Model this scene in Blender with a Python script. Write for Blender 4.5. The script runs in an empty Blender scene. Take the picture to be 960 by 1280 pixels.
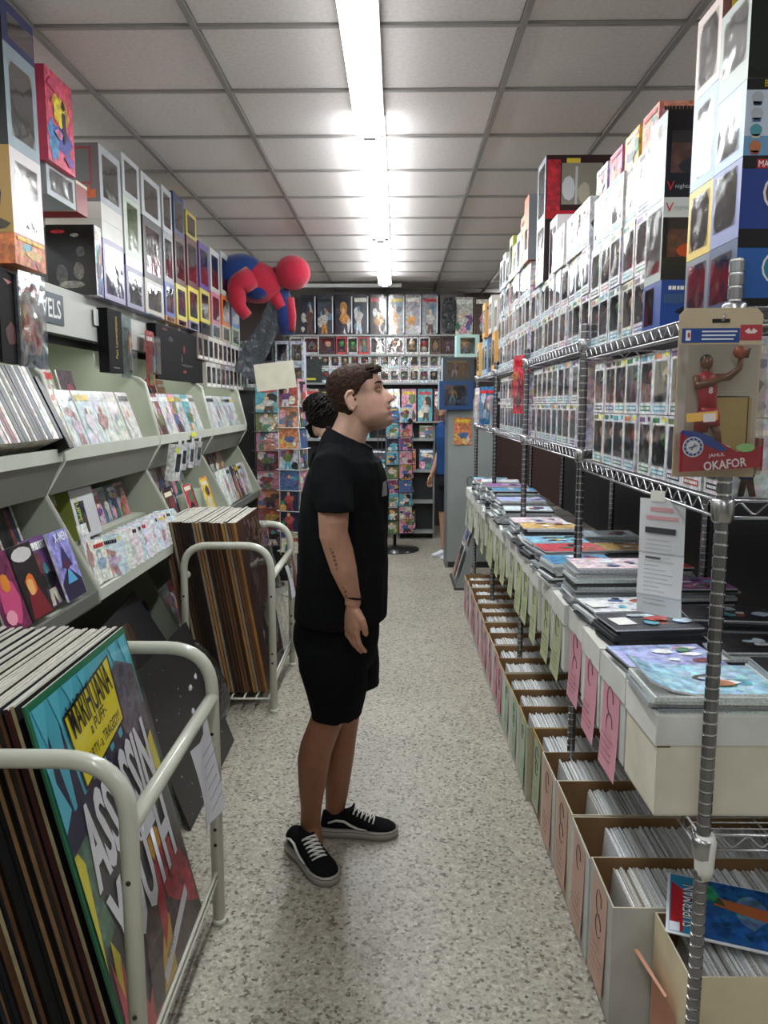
import bpy, math, random
from mathutils import Vector, Matrix, noise
RND = random.Random(11)
PI = math.pi
C = bpy.context.scene.collection

# ------------------------------------------------------------------ camera
FOC, CXP, CYP, EYE = 980.0, 480.0, 640.0, 1.6
PIT = math.atan(135 / FOC); YAW = math.atan(16 / FOC)
cam_d = bpy.data.cameras.new('camera'); cam = bpy.data.objects.new('camera', cam_d); C.objects.link(cam)
cam_d.sensor_fit = 'VERTICAL'; cam_d.sensor_height = 36.0; cam_d.lens = FOC / 1280 * 36.0
cam_d.clip_start = 0.05; cam_d.clip_end = 60
cam.location = (0, 0, EYE); cam.rotation_euler = (PI / 2 - PIT, 0, YAW)
bpy.context.scene.camera = cam
# ------------------------------------------------------------------ world, exposure
sc = bpy.context.scene
sc.view_settings.view_transform = 'Standard'; sc.view_settings.look = 'None'
sc.view_settings.gamma = 1.0; sc.view_settings.use_curve_mapping = False
sc.view_settings.exposure = 0.2
w = bpy.data.worlds.new('world'); sc.world = w; w.use_nodes = True
w.node_tree.nodes['Background'].inputs[0].default_value = (0.75, 0.85, 1.0, 1)
w.node_tree.nodes['Background'].inputs[1].default_value = 0.3
CEIL = 2.99
# ------------------------------------------------------------------ lights (the shop's fluorescent fittings, plus added lamps under the canopy)
def area(name, loc, sx, sy, power, col=(0.93, 0.98, 1.0), rx=0.0):
    d = bpy.data.lights.new(name, 'AREA'); d.shape = 'RECTANGLE'; d.size = sx; d.size_y = sy
    d.energy = power; d.color = col
    o = bpy.data.objects.new(name, d); o.location = loc; o.rotation_euler = (rx, 0, 0); C.objects.link(o); return o
FIX = [(-0.135, -3.0, 1), (-0.135, -0.55, 1), (-0.135, 2.78, 1), (-0.135, 5.23, 2), (-0.135, 7.68, 2)]   # x, centre y
for i, (x, y, k) in enumerate(FIX):
    area('aisle_lamp_light', (x, y, CEIL - 0.155), 0.11, 2.36, 25 if y > 1 else 14)
for x, sgn in ((2.35, 1), (-2.3, 1)):
    for y in (0.3, 2.75, 5.2, 7.65):
        area('side_aisle_lamp_light', (x, y, CEIL - 0.155), 0.11, 2.36, 13)

for k in range(4):        # strip lamps added under the left canopy to brighten the bookcase backs
    area('added_canopy_light', (-1.565, 2.37 + 1.22 * k, 1.872), 0.03, 1.0, 1.5, (.95, 1, .93), rx=0.0)

# ------------------------------------------------------------------ pixel helpers: a pixel of the 960x1280 frame met with a plane
def ray(px, py):
    a = (px - CXP) / FOC; b = -(py - CYP) / FOC
    y = math.cos(PIT) + b * math.sin(PIT); z = -math.sin(PIT) + b * math.cos(PIT)
    return (a * math.cos(YAW) - y * math.sin(YAW), a * math.sin(YAW) + y * math.cos(YAW), z)
def at(px, py, X=None, Y=None, Z=None):
    r = ray(px, py)
    t = X / r[0] if X is not None else (Y / r[1] if Y is not None else (Z - EYE) / r[2])
    return Vector((r[0] * t, r[1] * t, EYE + r[2] * t))

# ------------------------------------------------------------------ colour and materials
MUTE = {}
def lin(c):
    if isinstance(c, str):
        c = MUTE.get(c, c)
    if isinstance(c, str):
        c = tuple(int(c[i:i + 2], 16) / 255 for i in (0, 2, 4))
    return tuple((v / 12.92 if v <= 0.04045 else ((v + 0.055) / 1.055) ** 2.4) for v in c[:3]) + (1.0,)
MAT = {}
def newmat(n):
    m = bpy.data.materials.new(n); m.use_nodes = True; MAT[n] = m
    nt = m.node_tree; return m, nt, nt.nodes['Principled BSDF']
def nd(nt, t, **k):
    n = nt.nodes.new(t)
    for a, b in k.items():
        if a.startswith('i_'):
            key = a[2:].replace('_', ' ')
            n.inputs[key].default_value = b
        else: setattr(n, a, b)
    return n
def attr_mat(n, rough=0.5, metal=0.0, noise_amt=0.12, noise_scale=30, bump=0.0, coat=0.0, art=0.0, spec=0.5, hue=0.0, sheen=0.0, bscale=None):
    m, nt, p = newmat(n); L = nt.links
    at_ = nd(nt, 'ShaderNodeAttribute', attribute_name='Col')
    tc = nd(nt, 'ShaderNodeTexCoord'); oi = nd(nt, 'ShaderNodeObjectInfo')
    off = nd(nt, 'ShaderNodeVectorMath', operation='MULTIPLY_ADD')
    cmb = nd(nt, 'ShaderNodeCombineXYZ')
    for k in range(3): L.new(oi.outputs['Random'], cmb.inputs[k])
    L.new(cmb.outputs[0], off.inputs[0]); off.inputs[1].default_value = (37, 91, 53); L.new(tc.outputs['Object'], off.inputs[2])
    col = at_.outputs['Color']
    if art > 0:
        nz = nd(nt, 'ShaderNodeTexNoise'); nz.inputs['Scale'].default_value = 22; nz.inputs['Detail'].default_value = 3
        L.new(off.outputs[0], nz.inputs['Vector'])
        wv = nd(nt, 'ShaderNodeVectorMath', operation='MULTIPLY_ADD'); L.new(nz.outputs['Color'], wv.inputs[0]); wv.inputs[1].default_value = (.035, .035, .035); L.new(off.outputs[0], wv.inputs[2])
        vo = nd(nt, 'ShaderNodeTexVoronoi'); vo.inputs['Scale'].default_value = 60; L.new(wv.outputs[0], vo.inputs['Vector'])
        mx = nd(nt, 'ShaderNodeMix', data_type='RGBA', blend_type='OVERLAY'); mx.inputs[0].default_value = art
        ds = nd(nt, 'ShaderNodeHueSaturation'); ds.inputs['Saturation'].default_value = .35; ds.inputs['Value'].default_value = .85; L.new(vo.outputs['Color'], ds.inputs['Color'])
        L.new(col, mx.inputs[6]); L.new(ds.outputs[0], mx.inputs[7]); col = mx.outputs[2]
    if hue > 0:
        hs = nd(nt, 'ShaderNodeHueSaturation'); mr = nd(nt, 'ShaderNodeMapRange'); mr.inputs[3].default_value = 0.5 - hue; mr.inputs[4].default_value = 0.5 + hue
        L.new(oi.outputs['Random'], mr.inputs[0]); L.new(mr.outputs[0], hs.inputs['Hue']); L.new(col, hs.inputs['Color']); col = hs.outputs[0]
    n2 = nd(nt, 'ShaderNodeTexNoise'); n2.inputs['Scale'].default_value = noise_scale; n2.inputs['Detail'].default_value = 4
    L.new(off.outputs[0], n2.inputs['Vector'])
    mr2 = nd(nt, 'ShaderNodeMapRange'); mr2.inputs[1].default_value = .3; mr2.inputs[2].default_value = .7
    mr2.inputs[3].default_value = 1 - noise_amt; mr2.inputs[4].default_value = 1 + noise_amt
    L.new(n2.outputs[0], mr2.inputs[0])
    ml = nd(nt, 'ShaderNodeVectorMath', operation='SCALE'); L.new(col, ml.inputs[0]); L.new(mr2.outputs[0], ml.inputs['Scale'])
    L.new(ml.outputs[0], p.inputs['Base Color'])
    p.inputs['Roughness'].default_value = rough; p.inputs['Metallic'].default_value = metal
    p.inputs['Specular IOR Level'].default_value = spec
    if coat: p.inputs['Coat Weight'].default_value = coat; p.inputs['Coat Roughness'].default_value = 0.06
    if sheen: p.inputs['Sheen Weight'].default_value = sheen
    if bump:
        b = nd(nt, 'ShaderNodeBump'); b.inputs['Strength'].default_value = bump; b.inputs['Distance'].default_value = .01
        src = n2.outputs[0]
        if bscale:
            n3 = nd(nt, 'ShaderNodeTexNoise'); n3.inputs['Scale'].default_value = bscale; n3.inputs['Detail'].default_value = 3
            L.new(off.outputs[0], n3.inputs['Vector']); src = n3.outputs[0]
        L.new(src, b.inputs['Height']); L.new(b.outputs[0], p.inputs['Normal'])
        if coat: L.new(b.outputs[0], p.inputs['Coat Normal'])
    return m
attr_mat('paper', .6, noise_amt=.06, noise_scale=12)
attr_mat('print', .38, noise_amt=.4, noise_scale=38, art=.6)
attr_mat('plainprint', .35, noise_amt=.05, noise_scale=10)
attr_mat('bagged', .3, noise_amt=.35, noise_scale=34, art=.45, coat=1.0, bump=.25, bscale=9)
attr_mat('card', .75, noise_amt=.1, noise_scale=9, bump=.05)
attr_mat('plastic', .32, noise_amt=.03)
attr_mat('enamel', .28, noise_amt=.05, noise_scale=6, coat=.4)
attr_mat('shelfpaint', .45, noise_amt=.05, noise_scale=5)
attr_mat('steel', .27, metal=.95, noise_amt=.15, noise_scale=20)
attr_mat('cloth', .95, noise_amt=.14, noise_scale=60, bump=.35, spec=.1, bscale=14)
attr_mat('plush', .95, noise_amt=.1, noise_scale=140, bump=.3, spec=.1, sheen=.3)
attr_mat('skin', .48, noise_amt=.07, noise_scale=40, bump=.04)
attr_mat('hairy', .7, noise_amt=.45, noise_scale=90, bump=.9, spec=.25)
attr_mat('edgeboard', .55, noise_amt=.2, noise_scale=18, spec=.3)
attr_mat('edges', .6, noise_amt=.25, noise_scale=260)
attr_mat('darkbag', .22, noise_amt=.1, bump=1.0, bscale=22, coat=.6)
def film_mat(n, op, rough, bscale, bstr, tint=(1, 1, 1, 1), top=.45):
    m, nt, p = newmat(n); L = nt.links
    out = nt.nodes['Material Output']
    gl = nd(nt, 'ShaderNodeBsdfGlossy'); gl.inputs['Roughness'].default_value = rough; gl.inputs['Color'].default_value = (1, 1, 1, 1)
    tr = nd(nt, 'ShaderNodeBsdfTransparent'); tr.inputs[0].default_value = tint
    lw = nd(nt, 'ShaderNodeLayerWeight'); lw.inputs[0].default_value = .35
    mr = nd(nt, 'ShaderNodeMapRange'); mr.inputs[3].default_value = op; mr.inputs[4].default_value = top; L.new(lw.outputs['Fresnel'], mr.inputs[0])
    tc = nd(nt, 'ShaderNodeTexCoord'); oi = nd(nt, 'ShaderNodeObjectInfo'); ad = nd(nt, 'ShaderNodeVectorMath', operation='ADD')
    cmb = nd(nt, 'ShaderNodeCombineXYZ'); mu = nd(nt, 'ShaderNodeMath', operation='MULTIPLY'); mu.inputs[1].default_value = 57
    L.new(oi.outputs['Random'], mu.inputs[0]); L.new(mu.outputs[0], cmb.inputs[0]); L.new(mu.outputs[0], cmb.inputs[2])
    L.new(tc.outputs['Object'], ad.inputs[0]); L.new(cmb.outputs[0], ad.inputs[1])
    nz = nd(nt, 'ShaderNodeTexNoise'); nz.inputs['Scale'].default_value = bscale; nz.inputs['Detail'].default_value = 2; L.new(ad.outputs[0], nz.inputs['Vector'])
    b = nd(nt, 'ShaderNodeBump'); b.inputs['Strength'].default_value = bstr; b.inputs['Distance'].default_value = .02; L.new(nz.outputs[0], b.inputs['Height'])
    L.new(b.outputs[0], gl.inputs['Normal'])
    mix = nd(nt, 'ShaderNodeMixShader'); L.new(mr.outputs[0], mix.inputs[0]); L.new(tr.outputs[0], mix.inputs[1]); L.new(gl.outputs[0], mix.inputs[2])
    L.new(mix.outputs[0], out.inputs[0]); return m
film_mat('film', .10, .08, 7, .25)
film_mat('sleeve', .02, .12, 6, .2, top=.10)
film_mat('bagfilm', .16, .1, 7, .45, (.92, .94, .96, 1))
attr_mat('matteblack', .65, noise_amt=.05, spec=.15)
def emis(n, col, s):
    m, nt, p = newmat(n)
    p.inputs['Emission Color'].default_value = col; p.inputs['Emission Strength'].default_value = s; p.inputs['Base Color'].default_value = (.8, .8, .8, 1)
emis('lampglow', (.95, .99, 1, 1), 4.5)
emis('tubeglow', (.93, .98, 1, 1), 14)
emis('added_canopyglow', (.95, 1, .93, 1), 2.5)  # glow of the added tubes under the canopy
emis('daylight', (.95, .98, 1, 1), 3.0)
def floor_material():
    m, nt, p = newmat('terrazzo'); L = nt.links
    tc = nd(nt, 'ShaderNodeTexCoord')
    v = nd(nt, 'ShaderNodeTexVoronoi'); v.inputs['Scale'].default_value = 95; L.new(tc.outputs['Object'], v.inputs['Vector'])
    v2 = nd(nt, 'ShaderNodeTexVoronoi'); v2.inputs['Scale'].default_value = 210; L.new(tc.outputs['Object'], v2.inputs['Vector'])
    def rmp(src, stops):
        r = nd(nt, 'ShaderNodeValToRGB'); r.color_ramp.interpolation = 'CONSTANT'
        e = r.color_ramp.elements
        e[0].position = stops[0][0]; e[0].color = lin(stops[0][1]); e[1].position = stops[1][0]; e[1].color = lin(stops[1][1])
        for pos, c in stops[2:]:
            q = e.new(pos); q.color = lin(c)
        L.new(src, r.inputs[0]); return r
    s1 = nd(nt, 'ShaderNodeSeparateColor'); L.new(v.outputs['Color'], s1.inputs[0])
    s2 = nd(nt, 'ShaderNodeSeparateColor'); L.new(v2.outputs['Color'], s2.inputs[0])
    r1 = rmp(s1.outputs[0], [(0, 'a39d90'), (.42, 'b5afa2'), (.68, '8c8476'), (.8, 'c6c0b4'), (.87, '645a50'), (.945, '352f2a')])
    r2 = rmp(s2.outputs[0], [(0, 'a29c8e'), (.5, 'b4aea0'), (.75, '82796b'), (.9, '584f48')])
    mx = nd(nt, 'ShaderNodeMix', data_type='RGBA'); mx.inputs[0].default_value = .34; L.new(r1.outputs[0], mx.inputs[6]); L.new(r2.outputs[0], mx.inputs[7])
    nz = nd(nt, 'ShaderNodeTexNoise'); nz.inputs['Scale'].default_value = 1.1; nz.inputs['Detail'].default_value = 6; nz.inputs['Roughness'].default_value = .62; L.new(tc.outputs['Object'], nz.inputs['Vector'])
    mr = nd(nt, 'ShaderNodeMapRange'); mr.inputs[1].default_value = .35; mr.inputs[2].default_value = .7; mr.inputs[3].default_value = 1.0; mr.inputs[4].default_value = .8; L.new(nz.outputs[0], mr.inputs[0])
    sc_ = nd(nt, 'ShaderNodeVectorMath', operation='SCALE'); L.new(mx.outputs[2], sc_.inputs[0]); L.new(mr.outputs[0], sc_.inputs['Scale'])
    L.new(sc_.outputs[0], p.inputs['Base Color']); p.inputs['Roughness'].default_value = .42
    rr = nd(nt, 'ShaderNodeMapRange'); rr.inputs[3].default_value = .32; rr.inputs[4].default_value = .55; L.new(nz.outputs[0], rr.inputs[0]); L.new(rr.outputs[0], p.inputs['Roughness'])
    p.inputs['Specular IOR Level'].default_value = .35
floor_material()
def tile_material():
    m, nt, p = newmat('ceilingtile'); L = nt.links
    tc = nd(nt, 'ShaderNodeTexCoord'); oi = nd(nt, 'ShaderNodeObjectInfo'); ad = nd(nt, 'ShaderNodeVectorMath', operation='ADD')
    L.new(tc.outputs['Object'], ad.inputs[0]); L.new(oi.outputs['Location'], ad.inputs[1])
    nz = nd(nt, 'ShaderNodeTexNoise'); nz.inputs['Scale'].default_value = 60; nz.inputs['Detail'].default_value = 6; L.new(ad.outputs[0], nz.inputs['Vector'])
    v = nd(nt, 'ShaderNodeTexVoronoi'); v.inputs['Scale'].default_value = 70; L.new(ad.outputs[0], v.inputs['Vector'])
    mr = nd(nt, 'ShaderNodeMapRange'); mr.inputs[1].default_value = .03; mr.inputs[2].default_value = .12; mr.inputs[3].default_value = .45; mr.inputs[4].default_value = 1; L.new(v.outputs['Distance'], mr.inputs[0])
    mr2 = nd(nt, 'ShaderNodeMapRange'); mr2.inputs[1].default_value = .3; mr2.inputs[2].default_value = .7; mr2.inputs[3].default_value = .9; mr2.inputs[4].default_value = 1.05; L.new(nz.outputs[0], mr2.inputs[0])
    mu = nd(nt, 'ShaderNodeMath', operation='MULTIPLY'); L.new(mr.outputs[0], mu.inputs[0]); L.new(mr2.outputs[0], mu.inputs[1])
    sc_ = nd(nt, 'ShaderNodeVectorMath', operation='SCALE'); sc_.inputs[0].default_value = lin('ddd5d2')[:3]; L.new(mu.outputs[0], sc_.inputs['Scale'])
    L.new(sc_.outputs[0], p.inputs['Base Color']); p.inputs['Roughness'].default_value = .9
    b = nd(nt, 'ShaderNodeBump'); b.inputs['Strength'].default_value = .3; b.inputs['Distance'].default_value = .004; L.new(mu.outputs[0], b.inputs['Height']); L.new(b.outputs[0], p.inputs['Normal'])
tile_material()

# ------------------------------------------------------------------ mesh builder
class MB:
    def __init__(s): s.v = []; s.f = []; s.c = []; s.m = []; s.s = []
    def add(s, vs, fs, c, m='paper', sm=False, M=None):
        o = len(s.v)
        if M is not None: vs = [M @ Vector(v) for v in vs]
        s.v += [tuple(v) for v in vs]; c = lin(c) if isinstance(c, str) else c
        for f in fs: s.f.append([i + o for i in f]); s.c.append(c); s.m.append(m); s.s.append(sm)
        return s
    def box(s, x0, x1, y0, y1, z0, z1, c, m='paper', M=None, cols=None):
        vs = [(x0, y0, z0), (x1, y0, z0), (x1, y1, z0), (x0, y1, z0), (x0, y0, z1), (x1, y0, z1), (x1, y1, z1), (x0, y1, z1)]
        fs = [(0, 1, 5, 4), (1, 2, 6, 5), (2, 3, 7, 6), (3, 0, 4, 7), (4, 5, 6, 7), (3, 2, 1, 0)]   # -y +x +y -x top bottom
        if cols:
            for f, cc in zip(fs, cols): s.add(vs, [f], cc, m, False, M)
        else: s.add(vs, fs, c, m, False, M)
        return s
    def quad(s, x0, x1, z0, z1, y, c, m='paper', M=None):     # facing -y
        return s.add([(x0, y, z0), (x1, y, z0), (x1, y, z1), (x0, y, z1)], [(0, 1, 2, 3)], c, m, False, M)
    def poly(s, pts, y, c, m='paper', M=None):                 # polygon in xz facing -y
        return s.add([(p[0], y, p[1]) for p in pts], [tuple(range(len(pts)))], c, m, False, M)
    def prism(s, pts, y0, y1, c, m='paper', M=None):           # xz outline extruded along y
        n = len(pts); vs = [(p[0], y0, p[1]) for p in pts] + [(p[0], y1, p[1]) for p in pts]
        fs = [tuple(range(n)), tuple(range(2 * n - 1, n - 1, -1))] + [(i, n + i, n + (i + 1) % n, (i + 1) % n) for i in range(n)]
        return s.add(vs, fs, c, m, False, M)
    def ell(s, c0, r, c, m='plastic', u=10, v=7, M=None):
        vs = []; fs = []
        for j in range(v + 1):
            t = PI * j / v
            for i in range(u):
                a = 2 * PI * i / u
                vs.append((c0[0] + r[0] * math.sin(t) * math.cos(a), c0[1] + r[1] * math.sin(t) * math.sin(a), c0[2] + r[2] * math.cos(t)))
        for j in range(v):
            for i in range(u):
                q = (j * u + i, (j + 1) * u + i, (j + 1) * u + (i + 1) % u, j * u + (i + 1) % u)
                fs.append(q)
        return s.add(vs, fs, c, m, True, M)
    def rings(s, rings, c, m='plastic', cap=True, sm=True, M=None, cols=None):
        n = len(rings[0]); vs = [p for r in rings for p in r]
        for j in range(len(rings) - 1):
            fs = [(j * n + i, j * n + (i + 1) % n, (j + 1) * n + (i + 1) % n, (j + 1) * n + i) for i in range(n)]
            s.add([], [], c)
            if j == 0: base = len(s.v); s.v += [tuple((M @ Vector(v)) if M is not None else v) for v in vs]
            cc = cols[j] if cols else c
            cc = lin(cc) if isinstance(cc, str) else cc
            for f in fs: s.f.append([k + base for k in f]); s.c.append(cc); s.m.append(m); s.s.append(sm)
        if cap:
            c1 = lin(c) if isinstance(c, str) else c
            s.f.append([base + i for i in range(n)][::-1]); s.c.append(c1); s.m.append(m); s.s.append(False)
            s.f.append([base + (len(rings) - 1) * n + i for i in range(n)]); s.c.append(c1); s.m.append(m); s.s.append(False)
        return s
    def tube(s, pts, r, c, m='plastic', seg=8, closed=False, M=None, cap=True, rx=None):
        P = [Vector(p) for p in pts]; n = len(P); rs = r if isinstance(r, (list, tuple)) else [r] * n
        up = Vector((0, 0, 1)); R_ = []
        pu = None
        for i in range(n):
            if closed: t = (P[(i + 1) % n] - P[i - 1])
            else: t = P[min(i + 1, n - 1)] - P[max(i - 1, 0)]
            t.normalize()
            if pu is None:
                a = t.cross(up)
                if a.length < .1: a = t.cross(Vector((0, 1, 0)))
                a.normalize()
            else:
                a = pu - t * pu.dot(t); a.normalize()
            pu = a; b = t.cross(a)
            R_.append([tuple(P[i] + (a * math.cos(2 * PI * k / seg) + b * math.sin(2 * PI * k / seg) * (rx or 1)) * rs[i]) for k in range(seg)])
        if closed: R_.append(R_[0])
        return s.rings(R_, c, m, cap and not closed, True, M)
    def mesh(s, name):
        me = bpy.data.meshes.new(name); me.from_pydata(s.v, [], s.f)
        names = []
        for x in s.m:
            if x not in names: names.append(x)
        for x in names: me.materials.append(MAT[x])
        idx = {x: i for i, x in enumerate(names)}
        me.polygons.foreach_set('material_index', [idx[x] for x in s.m])
        me.polygons.foreach_set('use_smooth', s.s)
        a = me.color_attributes.new('Col', 'FLOAT_COLOR', 'CORNER')
        buf = []
        for f, c in zip(s.f, s.c): buf.extend(tuple(c) * len(f))
        a.data.foreach_set('color', buf); me.update()
        return me
def link(name, me, parent=None, loc=(0, 0, 0), rot=(0, 0, 0), scl=(1, 1, 1)):
    o = bpy.data.objects.new(name, me); C.objects.link(o)
    o.location = loc; o.rotation_euler = rot; o.scale = scl
    if parent is not None: o.parent = parent
    return o
def tag(o, label=None, cat=None, group=None, kind=None):
    if label: o['label'] = label
    if cat: o['category'] = cat
    if group: o['group'] = group
    if kind: o['kind'] = kind
    return o
def thing(name, label, cat, loc=(0, 0, 0), rot=(0, 0, 0), group=None):
    return tag(link(name, None, None, loc, rot), label, cat, group)
def part(name, mb, parent, loc=(0, 0, 0), rot=(0, 0, 0), label=None, scl=(1, 1, 1)):
    o = link(name, mb.mesh(name) if isinstance(mb, MB) else mb, parent, loc, rot, scl)
    if label: o['label'] = label
    return o
def copy_tree(o, parent=None):
    c = o.copy(); C.objects.link(c); c.parent = parent
    for ch in o.children: copy_tree(ch, c)
    return c
_ones = ['first', 'second', 'third', 'fourth', 'fifth', 'sixth', 'seventh', 'eighth', 'ninth']
ORD = _ones + ['tenth', 'eleventh', 'twelfth', 'thirteenth', 'fourteenth', 'fifteenth', 'sixteenth', 'seventeenth', 'eighteenth', 'nineteenth']
for _t in ('twent', 'thirt', 'fort', 'fift', 'sixt', 'sevent'): ORD += [_t + 'ieth'] + [_t + 'y-' + x for x in _ones]
FONT = {}
def text_mesh(s, h, col, m='plainprint', ext=.0006, bold=.0, shear=0, width=None):
    cu = bpy.data.curves.new('lettering', 'FONT'); cu.body = s; cu.size = 1; cu.extrude = 0; cu.offset = bold; cu.shear = shear
    cu.align_x = 'CENTER'; cu.resolution_u = 2
    o = bpy.data.objects.new('lettering', cu); C.objects.link(o)
    dg = bpy.context.evaluated_depsgraph_get(); me = bpy.data.meshes.new_from_object(o.evaluated_get(dg))
    bpy.data.objects.remove(o); bpy.data.curves.remove(cu)
    xs = [v.co.x for v in me.vertices]; ys = [v.co.y for v in me.vertices]
    x0, x1, y0, y1 = min(xs), max(xs), min(ys), max(ys)
    k = h / (y1 - y0); kx = (width / (x1 - x0)) if width else k
    for v in me.vertices:          # lies in xz, facing -y, centred
        x, y = v.co.x, v.co.y
        v.co = ((x - (x0 + x1) / 2) * kx, 0, (y - (y0 + y1) / 2) * k)
    me.materials.clear(); me.materials.append(MAT[m])
    a = me.color_attributes.new('Col', 'FLOAT_COLOR', 'CORNER'); c = lin(col); a.data.foreach_set('color', list(c) * len(a.data))
    return me

# ================================================================== THE ROOM
def struct(name, mb, parent=None, kind='structure'):
    o = link(name, mb.mesh(name) if isinstance(mb, MB) else mb, parent)
    if parent is None: o['kind'] = kind
    return o
XL, XR, YN, YF = -3.2, 3.3, -4.2, 10.3
fm = bpy.data.meshes.new('floor'); fm.from_pydata([(XL, YN, 0), (XR, YN, 0), (XR, YF, 0), (XL, YF, 0), (XL, YN, -.1), (XR, YN, -.1), (XR, YF, -.1), (XL, YF, -.1)], [], [(0, 1, 2, 3), (0, 4, 5, 1), (1, 5, 6, 2), (2, 6, 7, 3), (3, 7, 4, 0), (7, 6, 5, 4)])
fm.materials.append(MAT['terrazzo']); struct('floor', fm)
struct('wall_left', MB().box(XL - .1, XL, YN, YF, 0, CEIL + .2, 'b9b6ac', 'shelfpaint'))
struct('wall_right', MB().box(XR, XR + .1, YN, YF, 0, CEIL + .2, 'b9b6ac', 'shelfpaint'))
struct('wall_front', MB().box(XL, XR, YN - .1, YN, 0, CEIL + .2, 'b5b2a8', 'shelfpaint'))
struct('wall_back', MB().box(XL, XR, YF, YF + .1, 0, CEIL + .2, '4a3330', 'shelfpaint'))
wd = struct('window', MB().box(1.19, 1.62, YF - .06, YF, 2.72, 2.98, '8a8680', 'shelfpaint')); wd.name = 'window_1'
part('window_pane', MB().box(1.21, 1.60, YF - .075, YF - .061, 2.74, 2.96, 'ffffff', 'daylight'), wd)
part('window_bar', MB().box(1.20, 1.61, YF - .09, YF - .076, 2.93, 2.945, '8a8680', 'shelfpaint'), wd)
# ceiling: grid of bars and tiles
ce = struct('ceiling', MB().box(XL, XR, YN, YF, CEIL + .06, CEIL + .16, '77736e', 'paper'))
gx = [-0.147 + .612 * k for k in range(-5, 6)]; gy = [3.132 + .6105 * k for k in range(-12, 13)]
xs = [XL] + [g for g in gx if XL < g < XR] + [XR]; ys = [YN] + [g for g in gy if YN < g < YF] + [YF]
tiles = {}
for i in range(len(xs) - 1):
    for j in range(len(ys) - 1):
        a, b = xs[i + 1] - xs[i], ys[j + 1] - ys[j]
        if a < .06 or b < .06: continue
        key = (round(a, 3), round(b, 3))
        if key not in tiles:
            e = .0105; x0, x1, y0, y1 = -a / 2 + e, a / 2 - e, -b / 2 + e, b / 2 - e; q = .005
            me = bpy.data.meshes.new('ceiling_tile')
            me.from_pydata([(x0, y0, .02), (x1, y0, .02), (x1, y1, .02), (x0, y1, .02), (x0 + q, y0 + q, .008), (x1 - q, y0 + q, .008), (x1 - q, y1 - q, .008), (x0 + q, y1 - q, .008)], [],
                           [(4, 7, 6, 5), (0, 4, 5, 1), (1, 5, 6, 2), (2, 6, 7, 3), (3, 7, 4, 0), (0, 1, 2, 3)])
            me.materials.append(MAT['ceilingtile']); tiles[key] = me
        t = link('ceiling_tile', tiles[key], ce, ((xs[i] + xs[i + 1]) / 2, (ys[j] + ys[j + 1]) / 2, CEIL + .002 * RND.random()))
for g in xs[1:-1]: part('grid_bar', MB().box(g - .012, g + .012, YN, YF, CEIL - .004, CEIL + .05, '8d8986', 'plainprint'), ce)
for g in ys[1:-1]: part('cross_bar', MB().box(XL, XR, g - .0105, g + .0105, CEIL - .001, CEIL + .045, '9a9592', 'plainprint'), ce)

# ceiling light fittings
def fixture(x, y, kind, label, group=None, glow=True):
    t = thing('ceiling_light', label, 'light', (x, y, CEIL - .006), group=group)
    if kind == 1:
        hs = MB().box(-.07, .07, -1.215, 1.215, -.04, 0, 'e8e8e6', 'enamel'); part('housing', hs, t)
        df = MB(); pr = [(-.066, -.04), (-.066, -.09), (-.05, -.115), (.05, -.115), (.066, -.09), (.066, -.04)]
        df.prism(pr, -1.2, 1.2, 'ffffff', 'lampglow')
        part('diffuser', df, t)
        for e in (-1.2, 1.2):
            part('end_cap', MB().prism([(p[0] * 1.06, p[1] * 1.02) for p in pr], e if e < 0 else e - .0, e + (.012 if e > 0 else -.012), 'dededc', 'enamel'), t)
    else:
        hs = MB().prism([(-.075, 0), (-.03, -.045), (.03, -.045), (.075, 0)], -1.215, 1.215, 'f2f2f0', 'enamel'); part('housing', hs, t)
        for sx in (-1, 1):
            part('fluorescent_tube', MB().tube([(sx * .05, -1.19, -.075), (sx * .05, 1.19, -.075)], .019, 'ffffff', 'tubeglow', 10), t)
            for e in (-1.2, 1.2):
                k = part('lamp_holder', MB().tube([(sx * .05, e, -.02), (sx * .05, e, -.095)], .016, '9a9a98', 'plastic', 8), t)
        part('socket_bar', MB().box(-.03, .03, 1.19, 1.215, -.11, 0, 'd8d8d6', 'enamel'), t); part('socket_bar', MB().box(-.03, .03, -1.215, -1.19, -.11, 0, 'd8d8d6', 'enamel'), t)
        part('diffuser', MB().box(-.028, .028, -1.19, 1.19, -.1, -.045, 'ffffff', 'lampglow'), t)
fixture(FIX[2][0], FIX[2][1], 1, 'long white fluorescent ceiling light, nearest of three running down the aisle')
fixture(FIX[3][0], FIX[3][1], 2, 'middle ceiling light over the aisle, with bright bare tubes lighting the tiles')
fixture(FIX[4][0], FIX[4][1], 2, 'farthest ceiling light over the aisle, ending near the back display')
fixture(FIX[1][0], FIX[1][1], 1, 'white ceiling light behind the viewer in the aisle')
for x in (2.35, -2.3):
    for q, y in enumerate((0.3, 2.75, 5.2, 7.65)):
        fixture(x, y, 1, 'white ceiling light over the %s side aisle, number %s from the shop front' % ('right' if x > 0 else 'left', ['one', 'two', 'three', 'four'][q]))

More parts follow.
